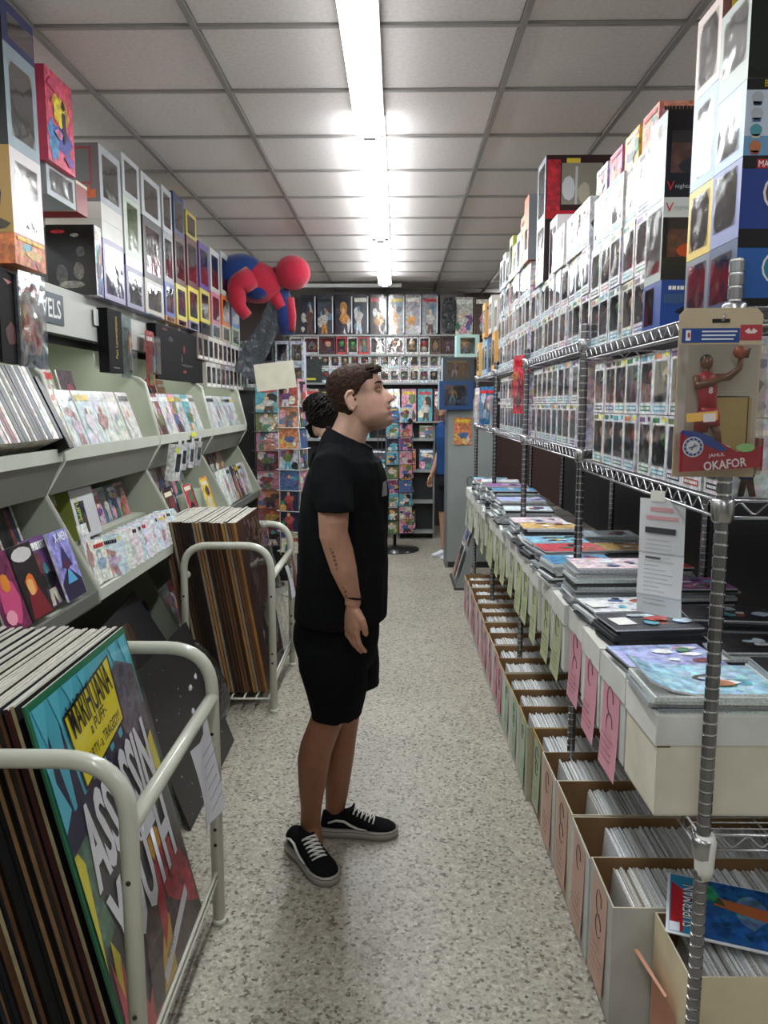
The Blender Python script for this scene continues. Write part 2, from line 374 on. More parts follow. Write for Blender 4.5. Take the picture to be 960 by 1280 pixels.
# ================================================================== KINDS OF GOODS
PAL = ['c0392b', '2c5aa0', 'e0a030', '2e8b57', '7a3f8f', '222228', 'd9d4c8', 'e87fa0', '3bb0c9', 'e06a2b', '8b1e2d', '1d2a55', 'cfd8e8', '6d7f3a', 'f0e6c0', '5a4030']
CN = {'c0392b': 'red', '2c5aa0': 'blue', 'e0a030': 'amber', '2e8b57': 'green', '7a3f8f': 'purple', '222228': 'black', 'd9d4c8': 'cream', 'e87fa0': 'pink', '3bb0c9': 'turquoise', 'e06a2b': 'orange', '8b1e2d': 'dark red', '1d2a55': 'navy', 'cfd8e8': 'pale blue', '6d7f3a': 'olive', 'f0e6c0': 'pale yellow', '5a4030': 'brown'}
PALE = ['dfe6e0', 'd5dee8', 'e6dde0', 'cfe0d2', 'dcd9ee', 'e9e4d2', 'c9dbe2', 'e5cfd4']
import colorsys
for _h in PAL:
    _r, _g, _b = (int(_h[i:i + 2], 16) / 255 for i in (0, 2, 4)); _a, _s, _v = colorsys.rgb_to_hsv(_r, _g, _b)
    MUTE[_h] = tuple(colorsys.hsv_to_rgb(_a, _s * .72, _v * .85))
def blob(cx, cz, rx, rz, n=9, r=RND, jag=.3):
    return [(cx + rx * (1 - jag * r.random()) * math.cos(2 * PI * k / n), cz + rz * (1 - jag * r.random()) * math.sin(2 * PI * k / n)) for k in range(n)]
def clampp(pts, w, h): return [(max(-w / 2 + .001, min(w / 2 - .001, x)), max(.001, min(h - .001, z))) for x, z in pts]
def art(mb, w, h, y, seed, bg, m='print', title=True, tz=.82, pal=None, fig=True, n=4):
    """flat printed picture on the front: backdrop blobs, a standing figure shape, a title band of bars"""
    r = random.Random(seed); P = pal or PAL; e = .0004
    for k in range(n):
        mb.poly(clampp(blob(r.uniform(-.4, .4) * w, r.uniform(.1, .75) * h, r.uniform(.15, .35) * w, r.uniform(.08, .25) * h, 8, r), w, h), y - e * (1 + k), r.choice(P), m)
    q = n + 1
    if fig:
        c1, c2, sk = r.choice(P), r.choice(P), r.choice(['d9a07a', 'b87850', 'e4bfa0', c if (c := r.choice(P)) else 'ffffff'])
        cx = r.uniform(-.15, .15) * w; s = r.uniform(.55, .75) * h; le = r.uniform(-.1, .1) * w
        mb.poly(clampp([(cx - .2 * w, .02 * h), (cx - .05 * w, .02 * h), (cx, .3 * s), (cx + .08 * w, .02 * h), (cx + .24 * w, .02 * h), (cx + .15 * w, .45 * s), (cx - .13 * w, .45 * s)], w, h), y - e * q, c1, m)
        mb.poly(clampp([(cx - .13 * w, .42 * s), (cx + .14 * w, .42 * s), (cx + .34 * w + le, .7 * s), (cx + .16 * w, .8 * s), (cx - .17 * w, .82 * s), (cx - .32 * w, .6 * s)], w, h), y - e * (q + 1), c2, m)
        mb.poly(clampp(blob(cx + le, .9 * s, .1 * w, .085 * h, 8, r, .1), w, h), y - e * (q + 2), sk, m)
    if title:
        c = r.choice(['f4efe0', 'e8c52e', 'c9252b', 'ffffff', '17171c']); x = -.42 * w; zt = tz * h; hh = r.uniform(.07, .12) * h
        while x < .38 * w:
            d = r.uniform(.05, .1) * w
            mb.poly([(x, zt), (x + d * .8, zt), (x + d * .8, zt + hh), (x, zt + hh)], y - e * (q + 3), c, m); x += d
def cover(w, h, t, seed, m='print', pale=False, edge='e8e4da', spine=None):
    r = random.Random(seed); bg = r.choice(PALE if pale else PAL); mb = MB()
    mb.box(-w / 2, w / 2, 0, t, 0, h, bg, m, cols=[bg, spine or edge, r.choice(PAL), spine or edge, edge, edge])
    art(mb, w, h, 0, seed + 5, bg, m, pal=(PALE + [PALE[0], 'b8c8b8', 'c9b6c9', 'b98f8f', '8fa8b9'] if pale else None))
    return mb, bg
COMIC = []; CBG = []
for k in range(36):
    mb, bg = cover(.17, .26, .004, 100 + k, 'print' if k % 2 else 'bagged'); COMIC.append(mb.mesh('comic_book')); CBG.append(CN[bg])
PALEC = []
for k in range(12):
    mb, bg = cover(.17, .26, .005, 300 + k, 'bagged', True); PALEC.append(mb.mesh('comic_book'))
BOOK = []; BBG = []
for k in range(18):
    r = random.Random(400 + k); t = r.uniform(.012, .03); sp = r.choice(['c9c5bc', '17171a', 'd8d4cc', '1b1a1c', 'b8b4b0', '2a2022', 'cfcac0', '121214', 'a89898', '3a2a2e', 'dcd8d0', '8b1e2d', '1d2a55', '5a4030'])
    mb, bg = cover(.165, .255, t, 500 + k, 'print', False, 'e6e0d2', sp); BOOK.append((mb.mesh('paperback_book'), t)); BBG.append(CN.get(sp, 'white' if int(sp[:2], 16) > 128 else 'black'))

# figurines (unit height 1, facing -y)
def chibi(seed):
    r = random.Random(seed); mb = MB(); sk = r.choice(['e8c4a4', 'd9a982', '8a5a3c', 'c9362e', '3f9a4a', '3567b0', 'e8c4a4']); ha = r.choice(['2b1d14', '15151a', '6b3a1a', 'c23b2a', 'd8b24a', '2f7a44', '7a4fa0']); o1 = r.choice(PAL); o2 = r.choice(PAL)
    mb.ell((0, 0, .68), (.29, .24, .26), sk, 'plastic', 10, 7); mb.ell((0, .05, .76), (.31, .24, .23), ha, 'plastic', 10, 6)
    for s in (-1, 1):
        mb.ell((s * .12, -.215, .66), (.045, .03, .05), '0c0c0e', 'plastic', 6, 4)
        mb.box(s * .08 - .055, s * .08 + .055, -.07, .07, 0, .22, o2, 'plastic'); mb.box(s * .08 - .06, s * .08 + .06, -.12, .07, 0, .05, '1a1a1e', 'plastic')
        mb.tube([(s * .13, 0, .4), (s * .22, -.03, .3), (s * .2, -.1, .2)], [.05, .045, .045], o1, 'plastic', 6)
    mb.rings([[(rx * math.cos(a * PI / 4), ry * math.sin(a * PI / 4), z) for a in range(8)] for rx, ry, z in ((.12, .09, .2), (.15, .1, .3), (.13, .09, .44))], o1, 'plastic')
    return mb.mesh('figure')
def hero(seed):
    r = random.Random(seed); mb = MB(); sk = r.choice(['e0b592', 'c98d68', '7a4f36', 'b9b9c0', 'a8232b']); o1 = r.choice(PAL); o2 = r.choice(PAL); 
    pz = r.uniform(-.12, .12)
    mb.ell((pz * .3, -.01, .93), (.055, .06, .07), sk, 'plastic', 8, 6); mb.ell((pz * .3, .015, .95), (.06, .06, .065), r.choice(['2b1d14', '15151a', 'd8b24a', o1]), 'plastic', 8, 5)
    mb.rings([[(x0 + rx * math.cos(a * PI / 4), ry * math.sin(a * PI / 4), z) for a in range(8)] for x0, rx, ry, z in ((0, .09, .06, .47), (0, .075, .055, .58), (pz * .1, .12, .07, .74), (pz * .2, .11, .06, .82), (pz * .3, .04, .04, .87))], o1, 'plastic')
    for s in (-1, 1):
        mb.tube([(s * .05, 0, .5), (s * (.08 + abs(pz) * .4), -.03, .26), (s * .11, .02, .04)], [.06, .045, .032], o2, 'plastic', 6)
        mb.box(s * .11 - .035, s * .11 + .035, -.1, .04, 0, .05, '1d1d22', 'plastic')
        mb.tube([(s * .12, 0, .8), (s * .19, -.03, .64 + pz * s), (s * .2, -.12, .52 + 1.6 * pz * s)], [.042, .035, .025], r.choice([sk, o1]), 'plastic', 6)
    return mb.mesh('figure')
CHIBI = [chibi(k) for k in range(14)]; HERO = [hero(k) for k in range(10)]

def carton(w, h, d, body, side=None, win=None, bg='2a2c33', cut=.0, head=None, foot=None, top=None, seed=1, m='print', sidewin=False, printf=False, sideart=False, backc=None):
    """retail box, front facing -y, x centred, depth towards +y, base at z=0; win = (u0,u1,v0,v1) of the front"""
    mb = MB(); side = side or body; top = top or body; r = random.Random(seed); e = .0004
    for f, c in (((1, 2, 6, 5), side), ((2, 3, 7, 6), backc or body), ((3, 0, 4, 7), side), ((4, 5, 6, 7), top), ((3, 2, 1, 0), body)):
        vs = [(-w / 2, 0, 0), (w / 2, 0, 0), (w / 2, d, 0), (-w / 2, d, 0), (-w / 2, 0, h), (w / 2, 0, h), (w / 2, d, h), (-w / 2, d, h)]
        mb.add(vs, [f], c, m)
    if win:
        x0, x1, z0, z1 = -w / 2 + win[0] * w, -w / 2 + win[1] * w, win[2] * h, win[3] * h
        mb.quad(-w / 2, x0, 0, h, 0, body, m); mb.quad(x1, w / 2, 0, h, 0, body, m); mb.quad(x0, x1, 0, z0, 0, body, m); mb.quad(x0, x1, z1, h, 0, body, m)
        q = .85 * d
        mb.add([(x0, 0, z0), (x0, q, z0), (x0, q, z1), (x0, 0, z1), (x1, 0, z0), (x1, q, z0), (x1, q, z1), (x1, 0, z1)],
               [(0, 1, 2, 3), (5, 4, 7, 6), (0, 4, 5, 1), (3, 2, 6, 7), (1, 5, 6, 2)], bg, 'plainprint')
        if cut:
            for sx, xx in ((1, x0), (-1, x1)):
                mb.poly([(xx, z1 - cut * h), (xx + sx * cut * w * .8, z1), (xx, z1)], -e * .5, body, m)
                mb.poly([(xx, z0), (xx + sx * cut * w * .8, z0), (xx, z0 + cut * h)], -e * .5, body, m)
        if seed % 3 == 0:
            mb.poly(blob((x0 + x1) / 2, (z0 + z1) * .5, (x1 - x0) * .4, (z1 - z0) * .35, 8, r), q - .001, r.choice(PAL), 'print')
    else:
        mb.quad(-w / 2, w / 2, 0, h, 0, body, m)
        if printf: art(mb, w, h, 0, seed, body, m)
    if head:
        mb.quad(-w / 2 + .06 * w, -w / 2 + .5 * w, h * .88, h * .96, -e, head, m); mb.quad(w / 2 - .3 * w, w / 2 - .08 * w, h * .9, h * .97, -e, 'd8c23a' if r.random() < .4 else head, m)
    if foot:
        mb.quad(-w / 2 + .12 * w, w / 2 - .12 * w, h * .05, h * .14, -e, foot, m)
        x = -w / 2 + .18 * w
        while x < w / 2 - .22 * w: mb.quad(x, x + .05 * w, h * .075, h * .115, -e * 2, 'f0f0f0', m); x += .075 * w
    if sideart:
        for sx in (-1, 1):
            M = Matrix.Translation((sx * w / 2, d / 2, 0)) @ Matrix.Rotation(sx * PI / 2, 4, 'Z')
            b2 = MB(); art(b2, d * .94, h * .96, 0, seed + 77, side, m, n=2); 
            mb.add(b2.v, [], side); off = len(mb.v) - len(b2.v)
            for k in range(off, len(mb.v)): mb.v[k] = tuple(M @ Vector(mb.v[k]))
            for f, c, mm, s_ in zip(b2.f, b2.c, b2.m, b2.s): mb.f.append([i + off for i in f]); mb.c.append(c); mb.m.append(mm); mb.s.append(s_)
    return mb
def pane_mesh(w, h, win, m='film', y=-.0012):
    x0, x1, z0, z1 = -w / 2 + win[0] * w, -w / 2 + win[1] * w, win[2] * h, win[3] * h
    return MB().box(x0 - .002, x1 + .002, y, y + .0005, z0 - .002, z1 + .002, 'ffffff', m).mesh('window_pane')
# window boxes of chibi figures
PW, PH, PD = .116, .16, .09
PWIN = (.1, .9, .2, .84)
POP = []
popc = [('d4d2d2', 'white'), ('d0cece', 'white'), ('cdcdd4', 'white'), ('d2c6ca', 'pinkish white'), ('ced0d6', 'white'), ('c0c4ca', 'pale grey'), ('d4cec0', 'cream'), ('d0d0d4', 'white'), ('d8d6d6', 'white'), ('caced2', 'white')]
for k, (c, nm) in enumerate(popc):
    r = random.Random(700 + k); f1 = r.choice(PAL)
    mb = carton(PW, PH, PD, c, side=r.choice(['d0cece', 'cdcdd4', 'c4bccc', 'ccb0b0']), win=PWIN, bg=r.choice(['6a6d75', '7c7f85', '585b62', '94979c', '7a6a68', '6a7a86']), cut=.09, head=r.choice(PAL), foot=f1, seed=k + 3, sideart=(k % 2 == 0))
    POP.append((mb.mesh('figure_box'), nm + ' figure box, ' + CN[f1] + ' strip,'))
PPANE = pane_mesh(PW, PH, PWIN)
used_labels = set()
def uniq(s): used_labels.add(s); return s
def pop(loc, rz, k, label, group, fig=True, scl=1.0, j=None):
    me, nm = POP[k % len(POP)]
    o = tag(link('figure_box', me, None, loc, (0, 0, rz), (scl, scl, scl)), nm + ' ' + label, 'toy box', group)
    part('window_pane', PPANE, o)
    if fig: part('figure', CHIBI[(k * 5 + (j or 0)) % len(CHIBI)], o, (0, PD * .33, PH * .2 + .001), (0, 0, RND.uniform(-.3, .3)), scl=(.1, .1, .098))
    return o
RZ_R, RZ_L = -PI / 2, PI / 2     # front faces the aisle: from the right side / from the left side

# ================================================================== RIGHT SIDE: wire shelving
WX0, WX1 = .65, 1.10
BAY = [(1.56, 2.78), (2.78, 4.0), (4.0, 5.22), (5.22, 6.44)]
DECKS = [(.69, 1.41, 1.79), (.69, 1.44, 1.82), (.69, 1.44, 1.82), (.69, 1.44, 1.82)]
def post_mesh(zt):
    pr = []; z = 0.0
    while z < zt:
        pr += [(z, .0145), (z + .0195, .0145), (z + .0205, .0122), (z + .0240, .0122), (z + .025, .0145)]; z += .025
    n = 12; rings = [[(r * math.cos(2 * PI * k / n), r * math.sin(2 * PI * k / n), z) for k in range(n)] for z, r in pr]
    cols = ['f2f2f2' if abs(pr[i][1] - pr[i + 1][1]) < 1e-6 and pr[i][1] < .013 else '8e8e92' for i in range(len(pr) - 1)]
    return MB().rings(rings, '8e8e92', 'steel', True, False, None, cols).mesh('post')
PM = post_mesh(1.86); PMT = post_mesh(1.93)
def deck_mb(y0, y1, z):
    mb = MB(); r = .0036; L = y1 - y0
    for x in (WX0, WX1):
        for dz in (0, -.034): mb.tube([(x, y0, z + dz - r), (x, y1, z + dz - r)], r, 'b4b4b8', 'steel', 6)
        n = int(L / .032); zz = []
        for i in range(n + 1):
            y = y0 + .01 + (L - .02) * i / n; zz += [(x - .002, y - .004, z - .008 if i % 2 else z - .03), (x - .002, y + .004, z - .008 if i % 2 else z - .03)]
        mb.tube(zz, .0025, 'c0c0c4', 'steel', 4)
    for y in (y0, y1):
        for dz in (0, -.034): mb.tube([(WX0, y, z + dz - r), (WX1, y, z + dz - r)], r, 'b4b4b8', 'steel', 6)
        n = 14; zz = []
        for i in range(n + 1):
            x = WX0 + .01 + (WX1 - WX0 - .02) * i / n; zz += [(x - .004, y, z - .008 if i % 2 else z - .03), (x + .004, y, z - .008 if i % 2 else z - .03)]
        mb.tube(zz, .0025, 'c0c0c4', 'steel', 4)
    return mb
def wires_mb(y0, y1, z):
    mb = MB(); n = int((y1 - y0) / .0254)
    for i in range(1, n): y = y0 + (y1 - y0) * i / n; mb.tube([(WX0, y, z - .0035), (WX1, y, z - .0035)], .0022, 'b4b4b8', 'steel', 4, cap=False)
    for x in (WX0 + .15, WX0 + .3): mb.tube([(x, y0, z - .009), (x, y1, z - .009)], .003, 'b4b4b8', 'steel', 4, cap=False)
    return mb
wl = ['nearest steel wire shelving unit, with the chrome post in the foreground', 'second steel wire shelving unit along the right of the aisle', 'third steel wire shelving unit along the right of the aisle', 'farthest steel wire shelving unit, beside the grey end panel']
for b, (y0, y1) in enumerate(BAY):
    t = thing('wire_shelf_unit', wl[b], 'shelving', (WX0, y0, 0), group='steel wire shelving units')
    off = Vector((-WX0, -y0, 0)); e = .018
    for y in ((y0, y1) if b == 3 else (y0,)):
        for x in (WX0, WX1):
            part('post', PM, t, Vector((x, y, 0)) + off)
            for z in DECKS[b]:
                n = 14; col = MB().rings([[(r * math.cos(2 * PI * k / n), r * math.sin(2 * PI * k / n), z + dz) for k in range(n)] for dz, r in ((-.045, .017), (-.04, .021), (-.002, .0235), (.004, .019))], 'b8b8ba', 'steel')
                part('collar', col, t, Vector((x, y, 0)) + off)
            part('foot', MB().tube([(0, 0, 0), (0, 0, .02)], .02, '2a2a2c', 'plastic', 10), t, Vector((x, y, 0)) + off)
    for z in DECKS[b]:
        d = part('shelf_deck', deck_mb(y0 + e, y1 - e, z), t, off)
        wi = part('deck_wires', wires_mb(y0 + e, y1 - e, z), d); wi['kind'] = 'stuff'
part('shelf_clip', MB().rings([[(.655 + (.02 + k_) * math.cos(a * PI / 5) , 1.56 + (.02 + k_) * math.sin(a * PI / 5), z) for a in range(10)] for z, k_ in ((.60, -.004), (.62, .0), (.685, .003), (.70, -.002))], 'e2e2dc', 'plastic'), [o for o in C.objects if o.name == 'wire_shelf_unit'][0], (-WX0, -1.56, 0))
# dark sheet standing in for the shade behind the shelving
dv = tag(link('shade_sheet', MB().box(1.46, 1.49, 1.5, 6.9, 0, 1.78, '26262a', 'shelfpaint').mesh('shade_sheet'), None), 'dark sheet standing in for shade behind the wire shelves', 'panel')
br = MB()
for k in range(16):
    pass

# ------------------------------------------------------------------ figure boxes on the lower decks
rown = ['lower', 'upper']
bayn = ['nearest', 'second', 'third', 'far']
cnt = 0
for b, (y0, y1) in enumerate(BAY[:3]):
    for row in range(2):
        y = y0 + .09; i = 0
        while y < y1 - .07:
            big = (b == 1 and i == 0 and row == 1)
            z = DECKS[b][1] + .001 + row * (PH + .002)
            dx = RND.uniform(0, .006)
            pop((WX0 + .012 + dx, y, z), RZ_R + RND.uniform(-.03, .03), cnt * 7 + row + b, '%s from the front, %s row, %s lower deck' % (ORD[i], rown[row], bayn[b]), 'figure boxes on the lower wire decks', j=cnt)
            cnt += 1; i += 1; y += PW + RND.uniform(.003, .007)
# ------------------------------------------------------------------ helper for one-off cartons
def sidepanel(o, w, h, d, right, mb, name='side_print'):
    return part(name, mb, o, (w / 2 + .0006, d / 2, 0) if right else (-w / 2 - .0006, d / 2, 0), (0, 0, PI / 2 if right else -PI / 2))
def toybox(Y0, Y1, z0, z1, X, d, right, label, body, win=None, group=None, side=None, fig=None, bg='2a2c33', cut=0, head=None, foot=None, seed=1, sideart=False, printf=False, panel=None, film='film', top=None, m='plainprint', cat='toy box', name='toy_box'):
    w = abs(Y1 - Y0) - .002; h = z1 - z0 - .001
    mb = carton(w, h, d, body, side, win, bg, cut, head, foot, top, seed, m, printf=printf, sideart=sideart)
    o = tag(link(name, mb.mesh(name), None, (X, (Y0 + Y1) / 2, z0), (0, 0, RZ_R if right else RZ_L)), label, cat, group)
    if win:
        part('window_pane', pane_mesh(w, h, win, film), o)
        if fig is not None:
            fh = (win[3] - win[2]) * h * .9; sw = min(fh, (win[1] - win[0]) * w / .62, d * 1.5)
            part('figure', fig, o, (0, d * .42, win[2] * h + .001), scl=(sw, min(sw, d * 1.4), fh))
    if panel is not None: sidepanel(o, w, h, d, right, panel)
    return o
def panel_chibis(w, h, bgc, rows=4, cols=2, seed=1):
    r = random.Random(seed); mb = MB(); mb.quad(-w / 2, w / 2, 0, h, 0, bgc, 'plainprint'); mb.quad(-w / 2, w / 2, 0, h * .3, -.0003, '6f9fc8', 'plainprint')
    for i in range(rows):
        for j in range(cols):
            cx = -w / 2 + w * (j + .5) / cols; cz = h * (i + .5) / rows
            mb.poly(blob(cx, cz + .01 * h, .012, .012, 12, r, .1), -.0008, r.choice(PAL), 'plainprint'); mb.poly([(cx - .007, cz - .11 * h), (cx + .007, cz - .11 * h), (cx + .009, cz - .05 * h), (cx - .009, cz - .05 * h)], -.0008, r.choice(PAL), 'plainprint')
    return mb
def panel_bust(w, h, bgc, c1, c2, band='141416'):
    mb = MB(); mb.quad(-w / 2, w / 2, 0, h, 0, bgc, 'plainprint'); mb.quad(-w / 2, w / 2, h * .84, h, -.0003, band, 'plainprint'); mb.quad(-w / 2, w / 2, 0, h * .1, -.0003, band, 'plainprint')
    s = min(w, h)
    for k, (kk, cc) in enumerate(((1.12, 'e8e8ea'), (1.0, c1))):
        mb.poly([(kk * .26 * s * math.cos(a * PI / 8), h * .55 + kk * .24 * s * math.sin(a * PI / 8)) for a in range(16)], -.0006 - .0003 * k, cc, 'plainprint')
        mb.poly([(-.15 * s * kk, h * .14), (.15 * s * kk, h * .14), (.11 * s * kk, h * .36), (-.11 * s * kk, h * .36)], -.0006 - .0003 * k, cc if k == 0 else c2, 'plainprint')
    return mb
Xu = .655
def zpx(px, py): return at(px, py, X=Xu).z
def ypx(px, py): return at(px, py, X=Xu).y
zA = [DECKS[0][2] + .001, zpx(935, 290), zpx(935, 190), zpx(935, 97), zpx(935, -15)]
YA, YB, YC = 1.575, 1.715, 1.855
dA = .17
bx = toybox(YA, YB, zA[0], zA[1], Xu, dA, True, 'dark blue toy box with a swirly blue side, bottom of nearest top stack', '24406e', (.08, .8, .1, .85), bg='3a3d44', seed=2, fig=CHIBI[3], panel=panel_bust(dA, zA[1] - zA[0], '2d5fa8', '2f7f9c', '3a7a50'))
bx = toybox(YA, YB, zA[1], zA[2], Xu, dA, True, 'blue toy box with red letter block on its side in nearest top stack', '7f86b8', (.1, .85, .2, .92), bg='5a5d64', cut=.12, seed=4, fig=CHIBI[6], side='1c1d22', panel=panel_bust(dA, zA[2] - zA[1], '27418e', '7a4a2a', 'c8c8cc'))
part('lettering', text_mesh('MARVEL', .012, 'ffffff', width=.05), bx, (.0655 + .0055, .055, (zA[2] - zA[1]) * .9), (0, 0, PI / 2))
part('logo_block', MB().box(-.028, .028, 0, .0006, 0, .017, 'c0232c', 'plainprint'), bx, (.0655 + .0045, .055, (zA[2] - zA[1]) * .9 - .0085), (0, 0, PI / 2))
bx = toybox(YA, YB, zA[2], zA[3], Xu, dA, True, 'pale toy box with rows of tiny heads on its side, third in nearest top stack', 'a9c0dc', (.08, .82, .15, .9), bg='9a9ca0', cut=.12, seed=6, fig=CHIBI[9], side='101114', panel=panel_chibis(dA, (zA[3] - zA[2]) * .85, 'c8d4e6', 4, 4, 3))
part('lettering', text_mesh('BATMAN', .012, 'd8b830', width=.055), bx, (.0655 + .0055, .06, (zA[3] - zA[2]) * .93), (0, 0, PI / 2))
bx = toybox(YA, YB, zA[3], zA[4], Xu, dA, True, 'green-grey toy box with black side on top of the nearest stack', 'aab3ab', (.12, .9, .25, .9), bg='8d9190', cut=.1, seed=7, fig=CHIBI[1], panel=panel_bust(dA, zA[4] - zA[3], '15201a', 'c9a48c', '6a6f8a', '101512'))
part('lettering', text_mesh('Seraph', .016, 'e6ece8', width=.06), bx, (.0655 + .0055, .055, (zA[4] - zA[3]) * .9), (0, 0, PI / 2))
zB = [DECKS[0][2] + .001, zpx(898, 308), zpx(898, 216), zpx(898, 97), zpx(898, -5)]
st = [('6a7078', 'grey toy box with a blue and teal front, bottom of second top stack', '3a6ab0'), ('dcb92e', 'yellow toy box with oval window in second top stack', 'e0c040'), ('9ab4dc', 'light blue toy box with tall window in second top stack', '6f8fc8'), ('d8c4bc', 'glossy white toy box with streaky window on top of second stack', '8a5a50')]
for k, (c, lb, sd) in enumerate(st):
    toybox(YB + .004, YC, zB[k], zB[k + 1], Xu + .002, .16, True, lb, c, (.12, .86, .12, .88), bg='5b5e64' if k < 3 else '8a8a90', cut=.15, seed=10 + k, side=sd, fig=(CHIBI + HERO)[(3 * k + 2) % 20], sideart=True)
# the two black and white V boxes
yv0, yv1 = ypx(833, 190), ypx(812, 190)
zV = [DECKS[0][2] + .001, zpx(836, 345), zpx(836, 242), zpx(833, 139)]
toybox(yv0 - .01, yv1, zV[0], zV[1], Xu, .16, True, 'small blue toy box under the two V lettered boxes', '2a4a90', (.1, .6, .1, .9), seed=31, sideart=True, side='2c4f9a')
for k, (bc, hc, lb) in enumerate((('3a3c3e', 'dfe3df', 'grey toy box with white V lettered band, lower of two'), ('6f7674', '17181a', 'black toy box with red V lettering and side window, upper of two'))):
    z0, z1 = zV[1 + k], zV[2 + k]; hh = z1 - z0; d = .155
    pn = MB(); pn.quad(-d / 2, d / 2, 0, hh, 0, '1b1c1e', 'plainprint')
    o = toybox(yv0, yv1, z0, z1, Xu, d, True, lb, '9aa3a0', (.08, .92, .12, .9), bg='6d7472', cut=.1, seed=33 + k, fig=HERO[2 + k], side='17181a', panel=None)
    w = yv1 - yv0 - .002
    sp = MB(); sp.quad(-d / 2, d / 2, 0, hh * .28, 0, hc if k == 1 else '2a2b2c', 'plainprint'); sp.quad(-d / 2, d / 2, hh * .76, hh, 0, '17181a' if k else hc, 'plainprint')
    sp.quad(-d * .42, d * .42, hh * .28, hh * .76, -.0, '33302e', 'plainprint'); sp.quad(-d * .42, d * .05, hh * .28, hh * .62, -.0004, '5a3a30', 'print'); sp.poly(blob(.02, hh * .5, .035, .035, 10, RND, .2), -.0008, ['d8d4cc', '6a4a30'][k], 'plainprint'); sp.poly(blob(-.005, hh * .36, .045, .02, 10, RND, .2), -.0011, ['c8502a', '26262a'][k], 'plainprint')
    sidepanel(o, w, hh, d, True, sp)
    zz = hh * (.13 if k else .88)
    part('lettering', text_mesh('V', .022, 'd0303a'), o, (w / 2 + .0016, .014, zz), (0, 0, PI / 2))
    part('lettering', text_mesh('nights', .013, 'b8bcbc', width=.036), o, (w / 2 + .0016, .044, zz - .002), (0, 0, PI / 2))
# rows of white figure boxes on the upper decks
def up_row(b, ya, yb, z, n_rows, start, lab, scl=1.0, skip=None):
    global cnt
    for row in range(n_rows):
        y = ya; i = 0
        while y < yb - PW * scl * .6:
            if not (skip and skip(row, i)):
                pop((Xu + .004 + .010 * RND.random(), y + PW * scl / 2, z + .001 + row * (PH * scl + .002)), RZ_R + RND.uniform(-.03, .03), cnt * 3 + 1, '%s from front, %s row, %s' % (ORD[i], ['bottom', 'second', 'third', 'fourth', 'top'][row], lab), 'figure boxes stacked on the upper wire decks', scl=scl, j=cnt)
                cnt += 1
            i += 1; y += PW * scl + .005
up_row(0, yv1 + .015, 2.77, DECKS[0][2], 3, 0, 'near upper deck', 1.0, lambda r, i: False)
for k in range(4):
    y = yv1 + .03 + k * .17; c = ['c9826a', 'd8b04a', 'b8608a', 'b9b9d8'][k]
    toybox(y, y + .14, DECKS[0][2] + .001 + 3 * .162, DECKS[0][2] + 3 * .162 + .11, Xu + .03, .12, True, '%s toy box lying on top row behind the V boxes' % ['brick red', 'yellow', 'pink', 'lilac'][k], c, None, printf=True, seed=50 + k, sideart=True, m='print')
# second bay top
zr = DECKS[1][2]
up_row(1, 2.80, 3.98, zr, 2, 0, 'second upper deck', 1.0)
z2 = zr + 2 * .162 + .001
for k in range(4):
    if k < 3: pop((Xu + .004, 2.87 + k * .124, z2), RZ_R, k + 60, '%s from front, third row, second upper deck' % ORD[k], 'figure boxes stacked on the upper wire decks')
ds = toybox(3.21, 3.44, z2, z2 + .16, Xu, .22, True, 'white toy box with an orange hatted figure print facing the viewer', 'e2dfe2', (.1, .9, .15, .85), bg='55585e', cut=.06, seed=71, fig=CHIBI[2], side='e8e4e4')
sp = MB(); sp.quad(-.1, .1, .02, .125, 0, '4a3a3c', 'plainprint'); sp.poly(blob(-.05, .06, .05, .03, 10, RND, .1), -.0004, 'd8562a', 'plainprint'); sp.poly(blob(-.02, .04, .035, .025, 10, RND, .1), -.0008, 'e8dcc8', 'plainprint'); sp.poly(blob(.04, .07, .04, .035, 10, RND, .2), -.0008, '6a3a2a', 'print')
sidepanel(ds, .228, .16, .22, True, sp); part('lettering', text_mesh('Disney', .014, '3a3a9a', width=.06), ds, (.1152, .11, .145), (0, 0, PI / 2))
dp = toybox(3.46, 3.62, z2, z2 + .25, Xu + .02, .14, True, 'tall white toy box lettered down its side, under the red one', 'dcd8dc', (.1, .9, .1, .85), bg='6a4a50', cut=.06, seed=72, fig=HERO[5], side='e4dcdc')
sp = MB(); sp.quad(-.05, .025, .03, .2, 0, '8a3a4a', 'print'); sidepanel(dp, .158, .25, .14, True, sp)
part('lettering', text_mesh('DEADPOOL', .022, '1c1c20', width=.19), dp, (.081, .12, .13), (0, PI / 2, PI / 2))
rb = toybox(3.64, 3.84, z2, z2 + .27, Xu, .30, True, 'red and black toy box, lower of the tall pair', '8a8f94', (.1, .9, .1, .9), bg='6d7276', cut=.05, seed=73, fig=HERO[1], side='2a1014')
sp = MB(); sp.quad(-.14, .14, .01, .26, 0, '1f1114', 'plainprint'); sp.quad(-.12, -.02, .05, .25, -.0004, 'b0202c', 'print'); sp.quad(.05, .12, .1, .25, -.0004, '9a1e28', 'print'); sidepanel(rb, .198, .27, .3, True, sp)
z3 = z2 + .271
rt = toybox(3.64, 3.84, z3, z3 + .27, Xu, .30, True, 'large dark red toy box with a wide window, topmost by the ceiling', 'a9b4c0', (.12, .88, .1, .9), bg='70767c', cut=.05, seed=74, fig=HERO[7], side='38141a')
